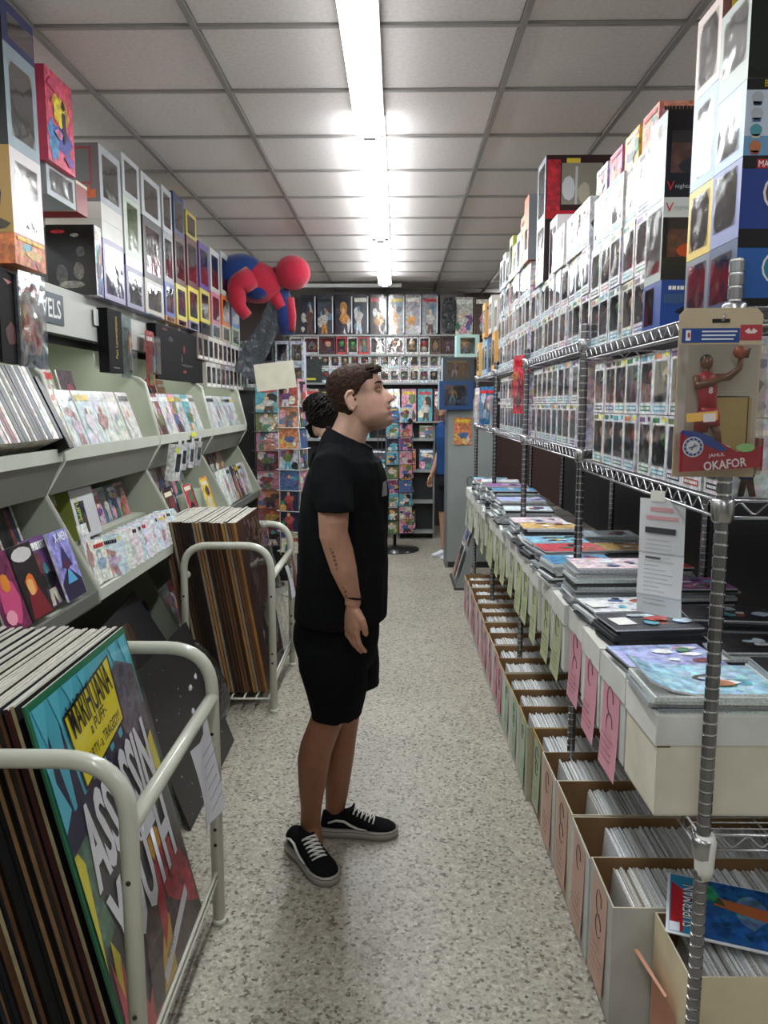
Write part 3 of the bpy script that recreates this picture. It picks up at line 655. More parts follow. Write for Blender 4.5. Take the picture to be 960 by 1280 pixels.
sp = MB(); sp.quad(-.145, .145, .0, .268, 0, '2c1216', 'plainprint'); sp.quad(-.145, -.085, .02, .25, -.0004, 'a02430', 'print'); sp.quad(-.08, .1, .06, .235, -.0004, '8a8478', 'plainprint'); sp.poly(blob(-.05, .13, .035, .06, 9, RND, .2), -.0008, 'c8c8cc', 'plainprint'); sp.poly(blob(.02, .11, .03, .05, 9, RND, .2), -.0008, 'b4aa98', 'plainprint'); sp.quad(-.02, -.01, .06, .22, -.0009, 'c0c0c0', 'plainprint'); sp.quad(-.145, .145, 0, .035, -.0006, 'b01f2a', 'plainprint'); sp.poly([(.1, .02), (.13, .02), (.13, .05), (.1, .05)], -.0012, 'b8943a', 'plainprint'); sp.quad(-.06, .0, .235, .255, -.001, 'd8c040', 'plainprint')
sidepanel(rt, .198, .27, .3, True, sp)
# third bay top
zq = DECKS[2][2]
up_row(2, 4.04, 5.2, zq, 3, 0, 'third upper deck', 1.0)
toybox(4.02, 4.16, zq + .488, zq + .80, Xu - .01, .2, True, 'tall orange toy box standing near the ceiling', 'dd6a26', (.2, .8, .2, .5), bg='2a2a2a', seed=81, sideart=False, side='8a8f94')
toybox(4.18, 4.30, zq + .488, zq + .74, Xu - .005, .2, True, 'grey and lime toy box beside the tall orange one', '8f9a58', None, seed=82, side='55565c', printf=True, m='print')
for k in range(6):
    toybox(4.34 + k * .14, 4.47 + k * .14, zq + .488, zq + .488 + [.2, .17, .24, .15, .2, .18][k], Xu, .15, True, '%s toy box, %s in the top row beyond the tall orange one' % (['lilac', 'cream', 'olive', 'blue', 'white', 'grey'][k], ORD[k]), ['b8b0cc', 'dcd4bc', 'a8a84a', '46508a', 'dcdcdc', '9a9aa0'][k], (.15, .85, .15, .8), seed=90 + k, fig=HERO[k], side=['a8a0bc', 'ccc4ac', 'b8c04a', '3a4478', 'd0d0d0', '8a8a90'][k])
# fourth bay: mixed
for lv, (z, n) in enumerate(((DECKS[3][1], 6), (DECKS[3][2], 6), (DECKS[3][2] + .26, 5))):
    for k in range(n):
        y = 5.27 + k * .19; h = RND.choice([.2, .22, .25]); c = RND.choice(['8a2030', 'd8a860', 'c8c4bc', 'b8bcc4', '3a5a9a', 'd8843a', '2a2a30', '9ab8c8'])
        if lv == 1: h = .255
        toybox(y, y + .175, z + .001, z + h, Xu + RND.uniform(-.02, .01), .16, True, '%s box in the %s row of the far wire unit' % (ORD[k], ['lower', 'middle', 'top'][lv]), c, (.15, .85, .15, .8), 'boxes on the far wire unit', seed=120 + lv * 10 + k, fig=(CHIBI + HERO)[(k * 3 + lv) % 20], side=c, sideart=True)

# ------------------------------------------------------------------ the hanging basketball figure package
def package():
    p0 = at(853, 396, Y=1.5); p1 = at(957, 384, Y=1.5)
    W, H_ = .152, .315
    cx = (at(858, 500, Y=1.46).x + at(955, 500, Y=1.46).x) / 2
    t = thing('figure_package', 'hanging clear package with a basketball player figure in red, on the near post', 'toy package', (cx, 1.46, 1.462), (0, 0, math.radians(-3)))
    bk = MB(); 
    out = [(-W / 2, 0), (W / 2, 0), (W / 2, H_ - .012), (W / 2 - .012, H_), (-W / 2 + .012, H_), (-W / 2, H_ - .012)]
    bk.prism(out, .0, .0018, 'c9b79a', 'plainprint'); part('backing_card', bk, t, (0, .045, 0))
    part('hang_hole', MB().box(-.016, .016, -.0006, 0, .288, .295, '101010', 'paper'), t, (0, .0445, 0))
    part('peg_hook', MB().tube([(0, .11, .292), (0, .045, .292), (0, .03, .292), (0, .025, .3)], .0022, 'c0c0c4', 'steel', 6), t)
    part('header_print', MB().box(-W / 2 + .006, .035, -.0007, 0, .252, .278, '2c4d94', 'plainprint'), t, (0, .0445, 0))
    part('logo_block', MB().box(.036, W / 2 - .001, -.0007, 0, .256, .284, 'b8424c', 'plainprint'), t, (0, .0445, 0))
    lg = MB(); lg.poly([(-.012, 0), (-.004, .006), (0, .0), (.004, .006), (.012, 0), (.006, -.004), (-.006, -.004)], 0, 'e8d8d8', 'plainprint'); part('emblem', lg, t, (.055, .0432, .272))
    part('emblem', MB().box(-.0045, .0045, -.0006, 0, -.0095, .0095, 'f2f2f2', 'plainprint'), t, (-W / 2 + .017, .0434, .265)); part('emblem', MB().poly(blob(0, 0, .003, .007, 7, RND, .4), 0, 'c03038', 'plainprint'), t, (-W / 2 + .018, .0424, .265))
    for i in range(3): part('lettering', text_mesh(['CAMPEONES DE LA NBA', 'OFFICIAL LICENSED', 'COLLECTOR FIGURE'][i] if 0 else '=== == ==== ==='[:14 - i], .0035, 'e4e8f0', width=.062), t, (0, .0432, .271 - i * .0065)) if 0 else part('print_line', MB().box(-.034, .030 - .003 * i, -.0005, 0, -.0014, .0014, 'dfe4ee', 'plainprint'), t, (0, .0434, .272 - i * .007))
    part('backdrop_print', MB().box(-W / 2 + .004, W / 2 - .004, -.0006, 0, .05, .248, 'b3aa9c', 'paper'), t, (0, .0445, 0))
    part('backdrop_print', MB().box(.0, W / 2 - .012, -.0006, 0, .05, .15, 'b49b62', 'paper'), t, (0, .0436, 0))
    part('backdrop_frame', MB().tube([(.0, .043, .152), (.058, .043, .152), (.058, .043, .05)], .0012, '45423e', 'plastic', 5), t)
    # lower printed card in front
    lc = MB(); pts = [(-W / 2 + .002, .012), (W / 2 - .004, .022), (W / 2 - .002, .062), (.03, .05)] + [(.03 - .105 * (k / 8.), .05 + .037 * math.sin(k / 8. * PI / 2)) for k in range(1, 9)]
    lc.prism(pts, .0, .001, 'a8243a', 'plainprint'); part('name_card', lc, t, (0, .006, 0))
    arc = [(.02 - .093 * math.sin(k / 9 * PI / 2) ** 1.0 * 1.0, .052 + .034 * math.sin(k / 9 * PI / 2)) for k in range(10)]
    bl = MB(); bl.poly([(-W / 2 + .003, .083), (-.005, .052), (.012, .052), (.0, .064), (-.02, .078), (-.045, .087), (-W / 2 + .003, .09)], 0, '2f4591', 'plainprint'); part('blue_band', bl, t, (0, .0048, 0), label='blue curved band')
    em = MB()
    for rr, c_, yy in ((.019, 'e6e8ee', 0), (.0168, '2f4591', -.0004), (.0125, 'e6e8ee', -.0008)): em.poly([(rr * math.cos(a * PI / 12), rr * math.sin(a * PI / 12)) for a in range(24)], yy, c_, 'plainprint')
    for a in range(12): em.box(-.001, .001, -.0012, -.0006, .0135, .0158, 'e6e8ee', 'plainprint', M=Matrix.Rotation(a * PI / 6, 4, 'Y'))
    em.box(-.008, .008, -.0013, -.001, -.001, .0015, '55607a', 'plainprint', M=Matrix.Rotation(-.3, 4, 'Y')); em.box(-.001, .001, -.0013, -.001, -.007, .007, '55607a', 'plainprint', M=Matrix.Rotation(.5, 4, 'Y'))
    part('round_emblem', em, t, (-W / 2 + .0245, .0045, .059))
    part('lettering', text_mesh('JAHLIL', .008, 'f4f0f0', width=.03, bold=.01), t, (-.008, .0045, .0435), (0, math.radians(-6), 0))
    part('lettering', text_mesh('OKAFOR', .017, 'f4f0f0', width=.078, bold=.02), t, (.008, .0043, .0275), (0, math.radians(-7), 0))
    part('green_sticker', MB().poly([(.017 * math.cos(a * PI / 8), .008 * math.sin(a * PI / 8)) for a in range(16)], 0, '9ccf86', 'plainprint'), t, (.043, .0042, .058))
    part('price_sticker', MB().box(-.028, .028, 0, .0004, -.008, .008, 'e8b860', 'paper', M=Matrix.Rotation(math.radians(-5), 4, 'Y')), t, (-.04, -.0016, .115)); part('price_sticker', MB().box(.0, .022, -.0004, 0, -.0075, .0075, 'e8dce0', 'paper', M=Matrix.Rotation(math.radians(-5), 4, 'Y')), t, (-.038, -.0018, .112))
    # figure
    f = MB(); sk = '6e4630'; rd = 'a3202f'
    f.ell((-.028, .026, .214), (.0115, .012, .014), sk, 'plastic', 10, 8); f.ell((-.028, .028, .218), (.0122, .012, .0115), '15110f', 'plastic', 10, 6)
    f.rings([[(x0 + rx * math.cos(a * PI / 5), .026 + ry * math.sin(a * PI / 5), z) for a in range(10)] for x0, rx, ry, z in ((-.022, .018, .012, .125), (-.023, .0165, .011, .15), (-.027, .021, .012, .178), (-.028, .02, .011, .19), (-.028, .008, .007, .197))], rd, 'plastic')
    f.tube([(-.028, .026, .193), (-.028, .026, .206)], .006, sk, 'plastic', 8)
    f.tube([(-.044, .026, .188), (-.046, .018, .172), (-.02, .012, .178), (.012, .012, .192)], [.0085, .008, .0065, .005], sk, 'plastic', 8)
    f.tube([(-.012, .026, .185), (.012, .022, .188), (.028, .018, .203), (.03, .016, .222)], [.008, .0072, .006, .0045], sk, 'plastic', 8)
    f.ell((.026, .014, .232), (.012, .012, .012), '9a4a30', 'plastic', 12, 9)
    for k in range(5): f.tube([(.03 + .003 * k, .018, .222), (.036 + .002 * k, .012, .232 + .002 * k)], .0017, sk, 'plastic', 5)
    f.rings([[(x0 + rx * math.cos(a * PI / 5), .026 + ry * math.sin(a * PI / 5), z) for a in range(10)] for x0, rx, ry, z in ((-.012, .014, .013, .098), (-.018, .02, .015, .115), (-.021, .018, .0125, .131))], 'b02636', 'plastic')
    f.rings([[(x0 + rx * math.cos(a * PI / 5), .026 + ry * math.sin(a * PI / 5), z) for a in range(10)] for x0, rx, ry, z in ((-.033, .013, .012, .085), (-.03, .015, .013, .11), (-.026, .014, .0125, .125))], '8c1c2a', 'plastic')
    f.tube([(-.01, .024, .1), (-.004, .02, .083), (.004, .03, .066), (.006, .032, .06)], [.0085, .007, .005, .0045], sk, 'plastic', 8); f.ell((.012, .026, .056), (.012, .007, .006), 'e4e4ea', 'plastic', 8, 5)
    f.tube([(-.034, .026, .09), (-.036, .032, .07)], [.008, .006], sk, 'plastic', 8)
    part('figure', f, t, label='moulded basketball player in a red uniform')
    part('lettering', text_mesh('8', .012, 'f0e8e8', bold=.03), t, (-.022, .0135, .163)); part('lettering', text_mesh('SIXERS', .006, 'f0e8e8', width=.022), t, (-.022, .0135, .176))
    # blister
    q = .042; bl = MB(); x0, x1, z0, z1 = -W / 2 + .001, W / 2 - .001, .004, .25
    a = [(x0, q, z0), (x1, q, z0), (x1, q, z1), (x0, q, z1), (x0 + .004, 0, z0 + .004), (x1 - .004, 0, z0 + .004), (x1 - .004, 0, z1 - .006), (x0 + .004, 0, z1 - .006)]
    bl.add(a, [(4, 5, 6, 7), (0, 1, 5, 4), (1, 2, 6, 5), (2, 3, 7, 6), (3, 0, 4, 7)], 'ffffff', 'film'); part('clear_blister', bl, t)
    part('side_card', MB().box(W / 2 - .003, W / 2 - .001, .004, .04, .015, .075, '8e1c30', 'plainprint'), t)
package()
# ------------------------------------------------------------------ the folded paper notice hanging from the near deck
nt_ = thing('paper_notice', 'long white printed paper notice hanging from the near lower deck', 'notice', (.638, 1.86, 1.375), (0, 0, math.radians(-42)))
ns = MB(); zz = [0, -.13, -.135, -.235, -.24, -.285]; yy = [0, .004, .006, 0, .003, .008]; W = .112
for i in range(5): ns.add([(-W, yy[i], zz[i]), (W * 0, yy[i], zz[i]), (0, yy[i + 1], zz[i + 1]), (-W, yy[i + 1], zz[i + 1])], [(0, 1, 2, 3)], 'dedfe4', 'paper')
part('sheet', ns, nt_, (.05, 0, 0))
pr = MB(); r_ = random.Random(5)
pr.quad(-.085, -.03, -.03, -.02, -.001, 'd8a0a8'); pr.quad(-.095, -.015, -.05, -.041, -.001, 'd8a0a8'); pr.box(-.095, -.02, -.003, -.001, -.083, -.069, '3a3c42', 'paper')
for k in range(16): pr.quad(-.095, r_.uniform(-.06, -.02), -.1 - k * .0105, -.0985 - k * .0105, -.0012 if k < 3 else .0005, 'a8aab0')
pr.quad(-.093, -.055, -.146, -.141, 0, '55575c')
part('print_lines', pr, nt_, (.05, 0, 0))
part('tape', MB().box(-.085, -.05, -.003, -.002, -.006, .02, 'e8e8e0', 'paper'), nt_, (.05, 0, 0))
# red blister hanging from third bay, near post
def hangcard(loc, rz, w, h, body, film, label, seed=1, fig=None, win=(.1, .9, .12, .7), depth=.03, group=None, name='blister_package', cat='toy package', art_=True, m='print'):
    t = thing(name, label, cat, loc, (0, 0, rz), group)
    cd = MB(); cd.prism([(-w / 2, 0), (w / 2, 0), (w / 2, h - .01), (w / 2 - .01, h), (-w / 2 + .01, h), (-w / 2, h - .01)], 0, .0015, body, m)
    if art_: art(cd, w, h, 0, seed, body, m, n=3, fig=False)
    part('backing_card', cd, t, (0, depth, 0))
    if fig is not None:
        fh = (win[3] - win[2]) * h * .92; sw = min(fh, (win[1] - win[0]) * w / .5, depth * 2.8); part('figure', fig, t, (0, depth * .5, win[2] * h + .002), scl=(sw, min(sw, depth * 1.5), fh))
    x0, x1, z0, z1 = (win[0] - .5) * w, (win[1] - .5) * w, win[2] * h, win[3] * h; q = depth - .002
    a = [(x0, q, z0), (x1, q, z0), (x1, q, z1), (x0, q, z1), (x0 + .006, 0, z0 + .006), (x1 - .006, 0, z0 + .006), (x1 - .006, 0, z1 - .006), (x0 + .006, 0, z1 - .006)]
    part('clear_blister', MB().add(a, [(4, 5, 6, 7), (0, 1, 5, 4), (1, 2, 6, 5), (2, 3, 7, 6), (3, 0, 4, 7)], 'ffffff', 'film'), t)
    part('peg_hook', MB().tube([(0, depth + .09, h - .015), (0, depth - .01, h - .015)], .0018, 'c0c0c4', 'steel', 5), t)
    return t
hangcard((.62, 4.12, 1.55), RZ_R + .5, .14, .30, 'c0404c', True, 'red blister package hanging at the far side of the third post', 7, HERO[3])
hangcard((.60, 5.5, 1.46), RZ_R + .6, .16, .26, '2f6a9a', True, 'blue blister package with green figure on the far wire unit', 8, HERO[8])
hangcard((.60, 5.9, 1.46), RZ_R + .6, .14, .26, 'c8b8b4', True, 'white and red blister package hanging beyond the blue one', 9, HERO[6])

# ------------------------------------------------------------------ comic boxes
def cbox(w, h, d, c, edge=None, lidc=None, hole=False, name='comic_box', brown_in='8a6844'):
    mb = MB(); t = .004; ins = brown_in
    mb.box(-w / 2, w / 2, 0, d, 0, t, c, 'card')
    mb.box(-w / 2, w / 2, 0, t, 0, h, c, 'card', cols=[c, c, ins, c, edge or c, c]); mb.box(-w / 2, w / 2, d - t, d, 0, h, c, 'card', cols=[ins, c, c, c, edge or c, c])
    mb.box(-w / 2, -w / 2 + t, t, d - t, 0, h, c, 'card', cols=[c, ins, c, c, edge or c, c]); mb.box(w / 2 - t, w / 2, t, d - t, 0, h, c, 'card', cols=[c, c, c, ins, edge or c, c])
    return mb
def box_label(o, w, h, c, z0, z1, seed, wr=.62, x=None, sag=.01):
    """paper label taped to the front and hanging"""
    r = random.Random(seed); mb = MB(); W = w * wr; n = 5; x = r.uniform(-.05, .05) * w if x is None else x; H_ = z1 - z0
    tilt = r.uniform(-.03, .03)
    for i in range(n):
        a, b = z1 - H_ * i / n, z1 - H_ * (i + 1) / n; ya, yb = -.0015 - sag * (i / n) ** 2, -.0015 - sag * ((i + 1) / n) ** 2
        xa, xb = x + tilt * i / n * .3, x + tilt * (i + 1) / n * .3
        mb.add([(xa - W / 2, ya, a), (xa + W / 2, ya, a), (xb + W / 2, yb, b), (xb - W / 2, yb, b)], [(0, 1, 2, 3)], c, 'paper')
    part('paper_label', mb, o)
    pm = MB(); dk = tuple(v * .55 for v in lin(c)[:3]) + (1,)
    # hand written looking strokes: a numeral loop and short lines
    cx, cz = x, z1 - H_ * .28; s = W * .18
    pm.tube([(cx + s * math.cos(t_ * PI / 5), -.004, cz + s * 1.5 * math.sin(t_ * PI / 5) + s) for t_ in range(9)], .0011, (.05, .04, .05, 1), 'paper', 4)
    if seed % 2: pm.tube([(cx + s * math.cos(t_ * PI / 5), -.004, cz - s * 1.6 + s * 1.3 * math.sin(t_ * PI / 5)) for t_ in range(10)], .0011, (.05, .04, .05, 1), 'paper', 4)
    for k in range(4):
        zz = z1 - H_ * (.6 + .08 * k); pm.box(x - W * .36, x + W * r.uniform(.1, .36), -.0045 - sag * .9 * (.6 + .08 * k) ** 2 - .0012, -.004 - sag * .9 * (.6 + .08 * k) ** 2, zz, zz + .0025, dk, 'paper')
    part('handwriting', pm, o)['kind'] = 'stuff'
def fill(o_loc, rz, w, h, d, label, seed, dens=.0065, front=.03, white='d8dadc', gap=0.0, lean=.25, hvar=.012):
    r = random.Random(seed); mb = MB(); y = front
    while y < d - .03:
        t = dens * r.uniform(.5, 1.1); hh = h - r.uniform(.01, hvar + .01); l = lean * hh * r.uniform(.8, 1.1)
        x0, x1 = -w / 2 + .006 + r.uniform(0, .006), w / 2 - .006 - r.uniform(0, .006); c = r.choice([white, white, 'cfd1d2', 'e2e3e4', 'c2c2c0', 'b8b4ac'])
        vs = [(x0, y, .006), (x1, y, .006), (x1, y + t, .006), (x0, y + t, .006), (x0, y - l * 0 + l * .3, hh), (x1, y + l * .3, hh), (x1, y + t + l * .3, hh), (x0, y + t + l * .3, hh)]
        mb.add(vs, [(0, 1, 5, 4), (1, 2, 6, 5), (2, 3, 7, 6), (3, 0, 4, 7), (4, 5, 6, 7)], c, 'edges'); y += t + .0012
        if gap and abs(y - gap) < .006: y += .05
    o = tag(link('bagged_comics', mb.mesh('bagged_comics'), None, o_loc, (0, 0, rz)), label, 'comics', 'rows of bagged comics packed in the boxes', 'stuff'); return o
PINK, GREEN, PEACH = 'd393a2', 'aeb58c', 'cda796'
SX = .575
# upper row, standing on the .69 deck
ub = []
specs = [(0, 1.645, 5), (1, 2.835, 5), (2, 4.05, 5), (3, 5.27, 5)]
nn = 0
for b, y, n in specs:
    for i in range(n):
        wd_ = .222 if b == 0 else .215; yc = y + wd_ / 2 + i * .236
        bc = 'd6cfbd' if nn == 0 else ['cfcfc8', 'c4c6c2', 'd2d0c6', 'bdbfbc'][nn % 4]
        h = .235; d = .50; x = SX + RND.uniform(-.008, .008) + (.01 if nn == 3 else 0)
        mb = cbox(wd_ - .006, h - .01, d, bc)
        if nn == 0: mb.box(wd_ / 2 - .0032, wd_ / 2 - .0025, .0, .03, .16, .215, '6a5034', 'card'); mb.box(.03, .06, -.0005, 0, .2, .225, '5a4630', 'card')
        lc = {0: None, 1: PINK, 2: PINK, 3: PINK, 4: GREEN}.get(nn, GREEN if b < 3 else 'c4c8b4')
        lbn = 'white-lidded beige comic box nearest the chrome post, no label' if nn == 0 else '%s box with %s label, %s from front in the lidded row' % ('grey-white', {PINK: 'pink', GREEN: 'pale green'}.get(lc, 'faded'), ORD[nn])
        o = tag(link('comic_box', mb.mesh('comic_box'), None, (x, yc, DECKS[b][0] + .001), (0, 0, RZ_R + RND.uniform(-.02, .02))), lbn, 'comic box', 'lidded comic boxes on the lowest wire deck')
        lm = MB(); q = .004; lt = .07; wl_, dl = wd_ - .001, d + .008
        lm.box(-wl_ / 2, wl_ / 2, -.004, dl - .004, h - .004, h, 'dcdcd6' if nn == 0 else bc, 'card'); lm.box(-wl_ / 2, wl_ / 2, -.004, -.001, h - lt, h - .004, 'd9d9d4' if nn == 0 else 'd0d0ca', 'card')
        lm.box(wl_ / 2 - .0025, wl_ / 2, -.001, dl - .004, h - lt, h - .004, 'd4d4d0', 'card'); lm.box(-wl_ / 2, -wl_ / 2 + .0025, -.001, dl - .004, h - lt, h - .004, 'd4d4d0', 'card')
        part('lid', lm, o)
        if lc: box_label(o, wd_, h, lc, -.05 - .03 * RND.random(), h - lt + .004, nn, .66)
        nn += 1
# bottom row on the floor
yb = 1.60; specs = []
bl = [(.235, .655, .33, 'd4c7a6', PEACH, 'beige cut-down comic box with peeling peach label, nearest at the bottom right'),
      (.235, .55, .335, 'b9b8b2', PEACH, 'white comic box with a curved peach label, second on the floor'),
      (.235, .548, .325, 'c9cac8', PEACH, 'white comic box with narrow peach label, third on the floor'),
      (.235, .55, .325, 'cdbfa8', PEACH, 'comic box with a half empty brown inside, fourth on the floor'),
      (.235, .545, .32, 'c9c4bc', PEACH, 'white comic box with faded peach label, fifth on the floor'),
      (.235, .55, .31, 'a08a5e', 'a9b89a', 'plain brown kraft comic box with green edge label, sixth on the floor'),
      (.235, .53, .31, 'b5b49a', 'a9c0a4', 'greenish comic box with torn white flap, seventh on the floor')]
for k in range(12): bl.append((.225, .53 - .003 * (k % 3), .30 - .005 * (k % 2), ['c6c9c2', 'd2d0ca', 'bfc6bd'][k % 3], (['a9c0a4', 'a9c0a4'] + ['d893a0'] * 10)[k], '%s comic box with %s label, %s along the floor row' % (['pale', 'white', 'grey-green'][k % 3], 'green' if k < 2 else 'pink', ORD[7 + k])))
for k, (wd_, x, h, c, lc, lb) in enumerate(bl):
    yc = yb + wd_ / 2; d = .62 if k else .45
    o = tag(link('comic_box', cbox(wd_ - .008, h, d, c, edge=('b8924e' if k > 4 else 'c9c0a8')).mesh('comic_box'), None, (x, yc, .001), (0, 0, RZ_R + RND.uniform(-.02, .02))), lb, 'comic box', 'open comic boxes standing on the floor')
    if k == 0:
        fl = MB(); n = 8
        for i in range(n):
            a0, a1 = i / n, (i + 1) / n
            f = lambda a: (-.004 - .05 * math.sin(max(0, a - .6) / .4 * 2.2), .02 + .27 * a - (.05 * max(0, a - .8) * 5 if a > .8 else 0))
            (ya, za), (yb_, zb) = f(a0), f(a1)
            fl.add([(-.1, ya, za), (.06, ya * .6, za), (.06, yb_ * .6, zb), (-.1, yb_, zb)], [(0, 1, 2, 3)], 'd79a80', 'paper')
        part('peeling_label', fl, o)
    else: box_label(o, wd_, h, lc, .03 if k < 7 else .05, h - (.01 if k < 5 else .005), 40 + k, .6 if k < 5 else .5, sag=.006)
    fill((x + .006, yc, .004), RZ_R, wd_ - .016, h - .015, d - .02, 'white bagged comics filed in the %s floor box' % ORD[k], 200 + k, front=(.03 if k in (0, 4) else .075 if k in (2, 3) else .035 if k < 5 else .012), white='d4d6d8')
    yb += wd_
# comic lying on the front box
sm = thing('comic_book', 'blue superhero comic lying face up across the nearest open floor box', 'comic', (.84, 1.80, .345), (math.radians(0), math.radians(-4), math.radians(70)))
cb = MB(); cb.box(-.115, .115, -.14, .16, 0, .003, 'e2e6ea', 'paper'); part('pages', cb, sm)
c2 = MB(); M = Matrix.Rotation(-PI / 2, 4, 'X')
c2.quad(-.108, .112, -.136, .153, -.0034, '1f4f86', 'print', M); 
for pts, cc, yy, mm in (([(-.108, .09), (.112, .07), (.112, .153), (-.108, .153)], '2f86b0', -.0037, 'plainprint'), (blob(.02, -.04, .07, .06, 10, RND, .4), '4f6f88', -.0037, 'print'), ([(-.02, -.12), (.03, -.13), (.05, .04), (.02, .05)], 'a8603a', -.004, 'plainprint'), ([(.02, .02), (.09, .05), (.1, .09), (.04, .08)], '2a7a5a', -.004, 'print'), (blob(.0, -.115, .05, .018, 10, RND, .2), 'd8dce2', -.0044, 'plainprint'), ([(-.105, .12), (.05, .118), (.08, .15), (-.105, .15)], 'b0242e', -.0042, 'plainprint'), ([(-.108, .128), (-.075, .128), (-.075, .152), (-.108, .152)], 'dfe6ee', -.005, 'plainprint')):
    c2.poly(pts, yy, cc, mm, M)
part('cover_print', c2, sm)
part('lettering', text_mesh('SUPERMAN', .034, '1a1216', width=.165, bold=.03), sm, (-.004, .104, .0052), (-PI / 2, 0, 0)); part('lettering', text_mesh('SUPERMAN', .032, 'f0f0ee', width=.16), sm, (-.006, .106, .0058), (-PI / 2, 0, 0))

# ------------------------------------------------------------------ magazines stacked on the lids
def flatmag(w, h, c, seed, t=.0045, curl=.0, m='print'):
    """lies flat, cover up: w along x, h along y"""
    r = random.Random(seed); mb = MB(); nx = 6; P = []
    f = lambda u: curl * max(0, (.35 - u)) ** 2 * 8
    top = []; bot = []
    for i in range(nx + 1):
        u = i / nx; x = -w / 2 + w * u; z = f(u)
        for yy in (-h / 2, h / 2): top.append((x, yy, z + t)); bot.append((x, yy, z))
    n = len(top); vs = top + bot
    for i in range(nx):
        a, b, c_, d = 2 * i, 2 * i + 2, 2 * i + 3, 2 * i + 1
        mb.add(vs, [(a, b, c_, d)], c, m); mb.add(vs, [(n + a, n + d, n + c_, n + b), (a, n + a, n + b, b), (d, c_, n + c_, n + d)], 'd4d6d8', 'edges')
    mb.add(vs, [(0, 1, n + 1, n), (n - 2, 2 * n - 2, 2 * n - 1, n - 1)], 'b9bcc0', 'edges')
    for k in range(7):
        cx, cy = r.uniform(-.1, .38) * w, r.uniform(-.36, .36) * h
        b = blob(cx, cy, r.uniform(.06, .16) * w, r.uniform(.08, .18) * h, 8, r, .4); zc = t + .0005 * (k + 1)
        if curl and min(p[0] for p in b) < -.15 * w: continue
        mb.add([(max(-w / 2, min(w / 2, p[0])), max(-h / 2, min(h / 2, p[1])), zc) for p in b], [tuple(range(8))], r.choice(PAL if r.random() < .6 else ['e4e8ee', 'c8dcec', 'f0f0f0']), m)
    return mb
MAGC = ['7fb0cc', '2a2c34', 'c9382e', 'd8dce0', 'a0a8d8', '4a88b0', 'caa66a', '8a4a8a', 'e0c8d0', '222228', 'cfe0e8', 'b8424c']
MAGN = ['light blue', 'black', 'red', 'white', 'lilac', 'blue', 'tan', 'purple', 'pale pink', 'black', 'icy blue', 'crimson']
FM = [flatmag(.25, .17, MAGC[k], 900 + k).mesh('magazine') for k in range(12)]
UM = []
for k, (c, ed) in enumerate((('c8cacc', 'b8babc'), ('3a3c42', '2a2b30'), ('d8dcda', 'c9d2cf'), ('8e9296', 'a2a6aa'), ('5a5f68', '8b9096'))):
    UM.append(MB().box(-.125, .125, -.085, .085, 0, .006, c, 'edges', cols=[ed, ed, ed, ed, c, c]).mesh('magazine'))
zt = DECKS[0][0] + .236
def stack(x, y, n, topk, label, rz=0, scl=1.0, zb=None, jit=.012):
    z = zt if zb is None else zb; r = random.Random(int(y * 1000) + topk)
    for i in range(n):
        k = r.randrange(5) if topk != 1 else r.choice([1, 4, 1]); th = .0065 * r.choice([1, 1, 1.6])
        o = link('magazine', UM[k], None, (x + r.uniform(-jit, jit) - .001 * (n - i), y + r.uniform(-jit, jit) * .6, z), (0, 0, rz + r.uniform(-.05, .05)), (scl, scl, th / .006))
        tag(o, '%s magazine up in the pile below the %s' % (ORD[i], ' '.join(label.split()[:9])), 'magazine', 'magazines in the piles on the comic boxes'); z += th + .0006
    o = link('magazine', FM[topk], None, (x - .004, y, z), (0, 0, rz), (scl, scl, 1)); tag(o, label, 'magazine', 'magazines on top of the piles')
    return z
# near: light blue curled magazine
nz = zt
st = [(.705, 1.745, 5, 0, 'light blue magazine with a curled corner on the nearest comic box'), (.98, 1.76, 7, 9, 'black magazine with white strokes at the right edge of the nearest box'),
      (.70, 1.975, 3, 4, 'lilac magazine lying beside the light blue one'), (.72, 2.185, 6, 1, 'black magazine with red emblem and a white card'), (.98, 2.05, 5, 9, 'dark magazine behind the black one with red emblem'),
      (.99, 2.3, 6, 1, 'dark magazine deep on the shelf behind the notice'), (.715, 2.40, 6, 3, 'grey and white magazine with a white card on its edge'), (.725, 2.63, 15, 8, 'pale pink magazine on the tall pile before second post'), (.99, 2.6, 8, 7, 'purple magazine deep behind the tall pile'),
      (.70, 2.95, 9, 5, 'blue and white magazine on the pile just past second post'), (.99, 2.98, 7, 2, 'red magazine deep on the shelf past second post'), (.71, 3.17, 11, 11, 'crimson magazine on the second pile past second post'), (.98, 3.25, 9, 6, 'tan magazine deep behind the crimson one'),
      (.70, 3.4, 10, 0, 'light blue magazine on the third pile past second post'), (.71, 3.62, 12, 6, 'tan and yellow rolled magazine on fourth pile past second post'), (.98, 3.6, 8, 10, 'icy blue magazine deep on the shelf'),
      (.70, 3.86, 12, 8, 'pink and white magazine on the fifth pile past second post'), (.70, 4.15, 13, 10, 'icy blue magazine on the first pile past third post'), (.70, 4.4, 16, 4, 'lilac magazine on the second pile past third post'), (.70, 4.65, 18, 5, 'bright blue magazine on a tall pile past third post'),
      (.70, 4.92, 20, 7, 'purple magazine on the tallest far pile'), (.71, 5.35, 16, 3, 'white magazine on the first pile of the far unit'), (.71, 5.62, 15, 11, 'crimson magazine on the second pile of the far unit'), (.71, 5.9, 14, 0, 'light blue magazine on the last far pile')]
for i, (x, y, n, k, lb) in enumerate(st):
    if i == 0:
        z = stack(x, y, n, k, lb, rz=0, scl=1.12); last = [o for o in C.objects if o.get('label') == lb][0]
        fm_ = MB(); last.data = flatmag(.26, .17, '9cc4da', 77, .005, .03).mesh('magazine')
    else: z = stack(x, y, n, k, lb, rz=RND.uniform(-.12, .12))
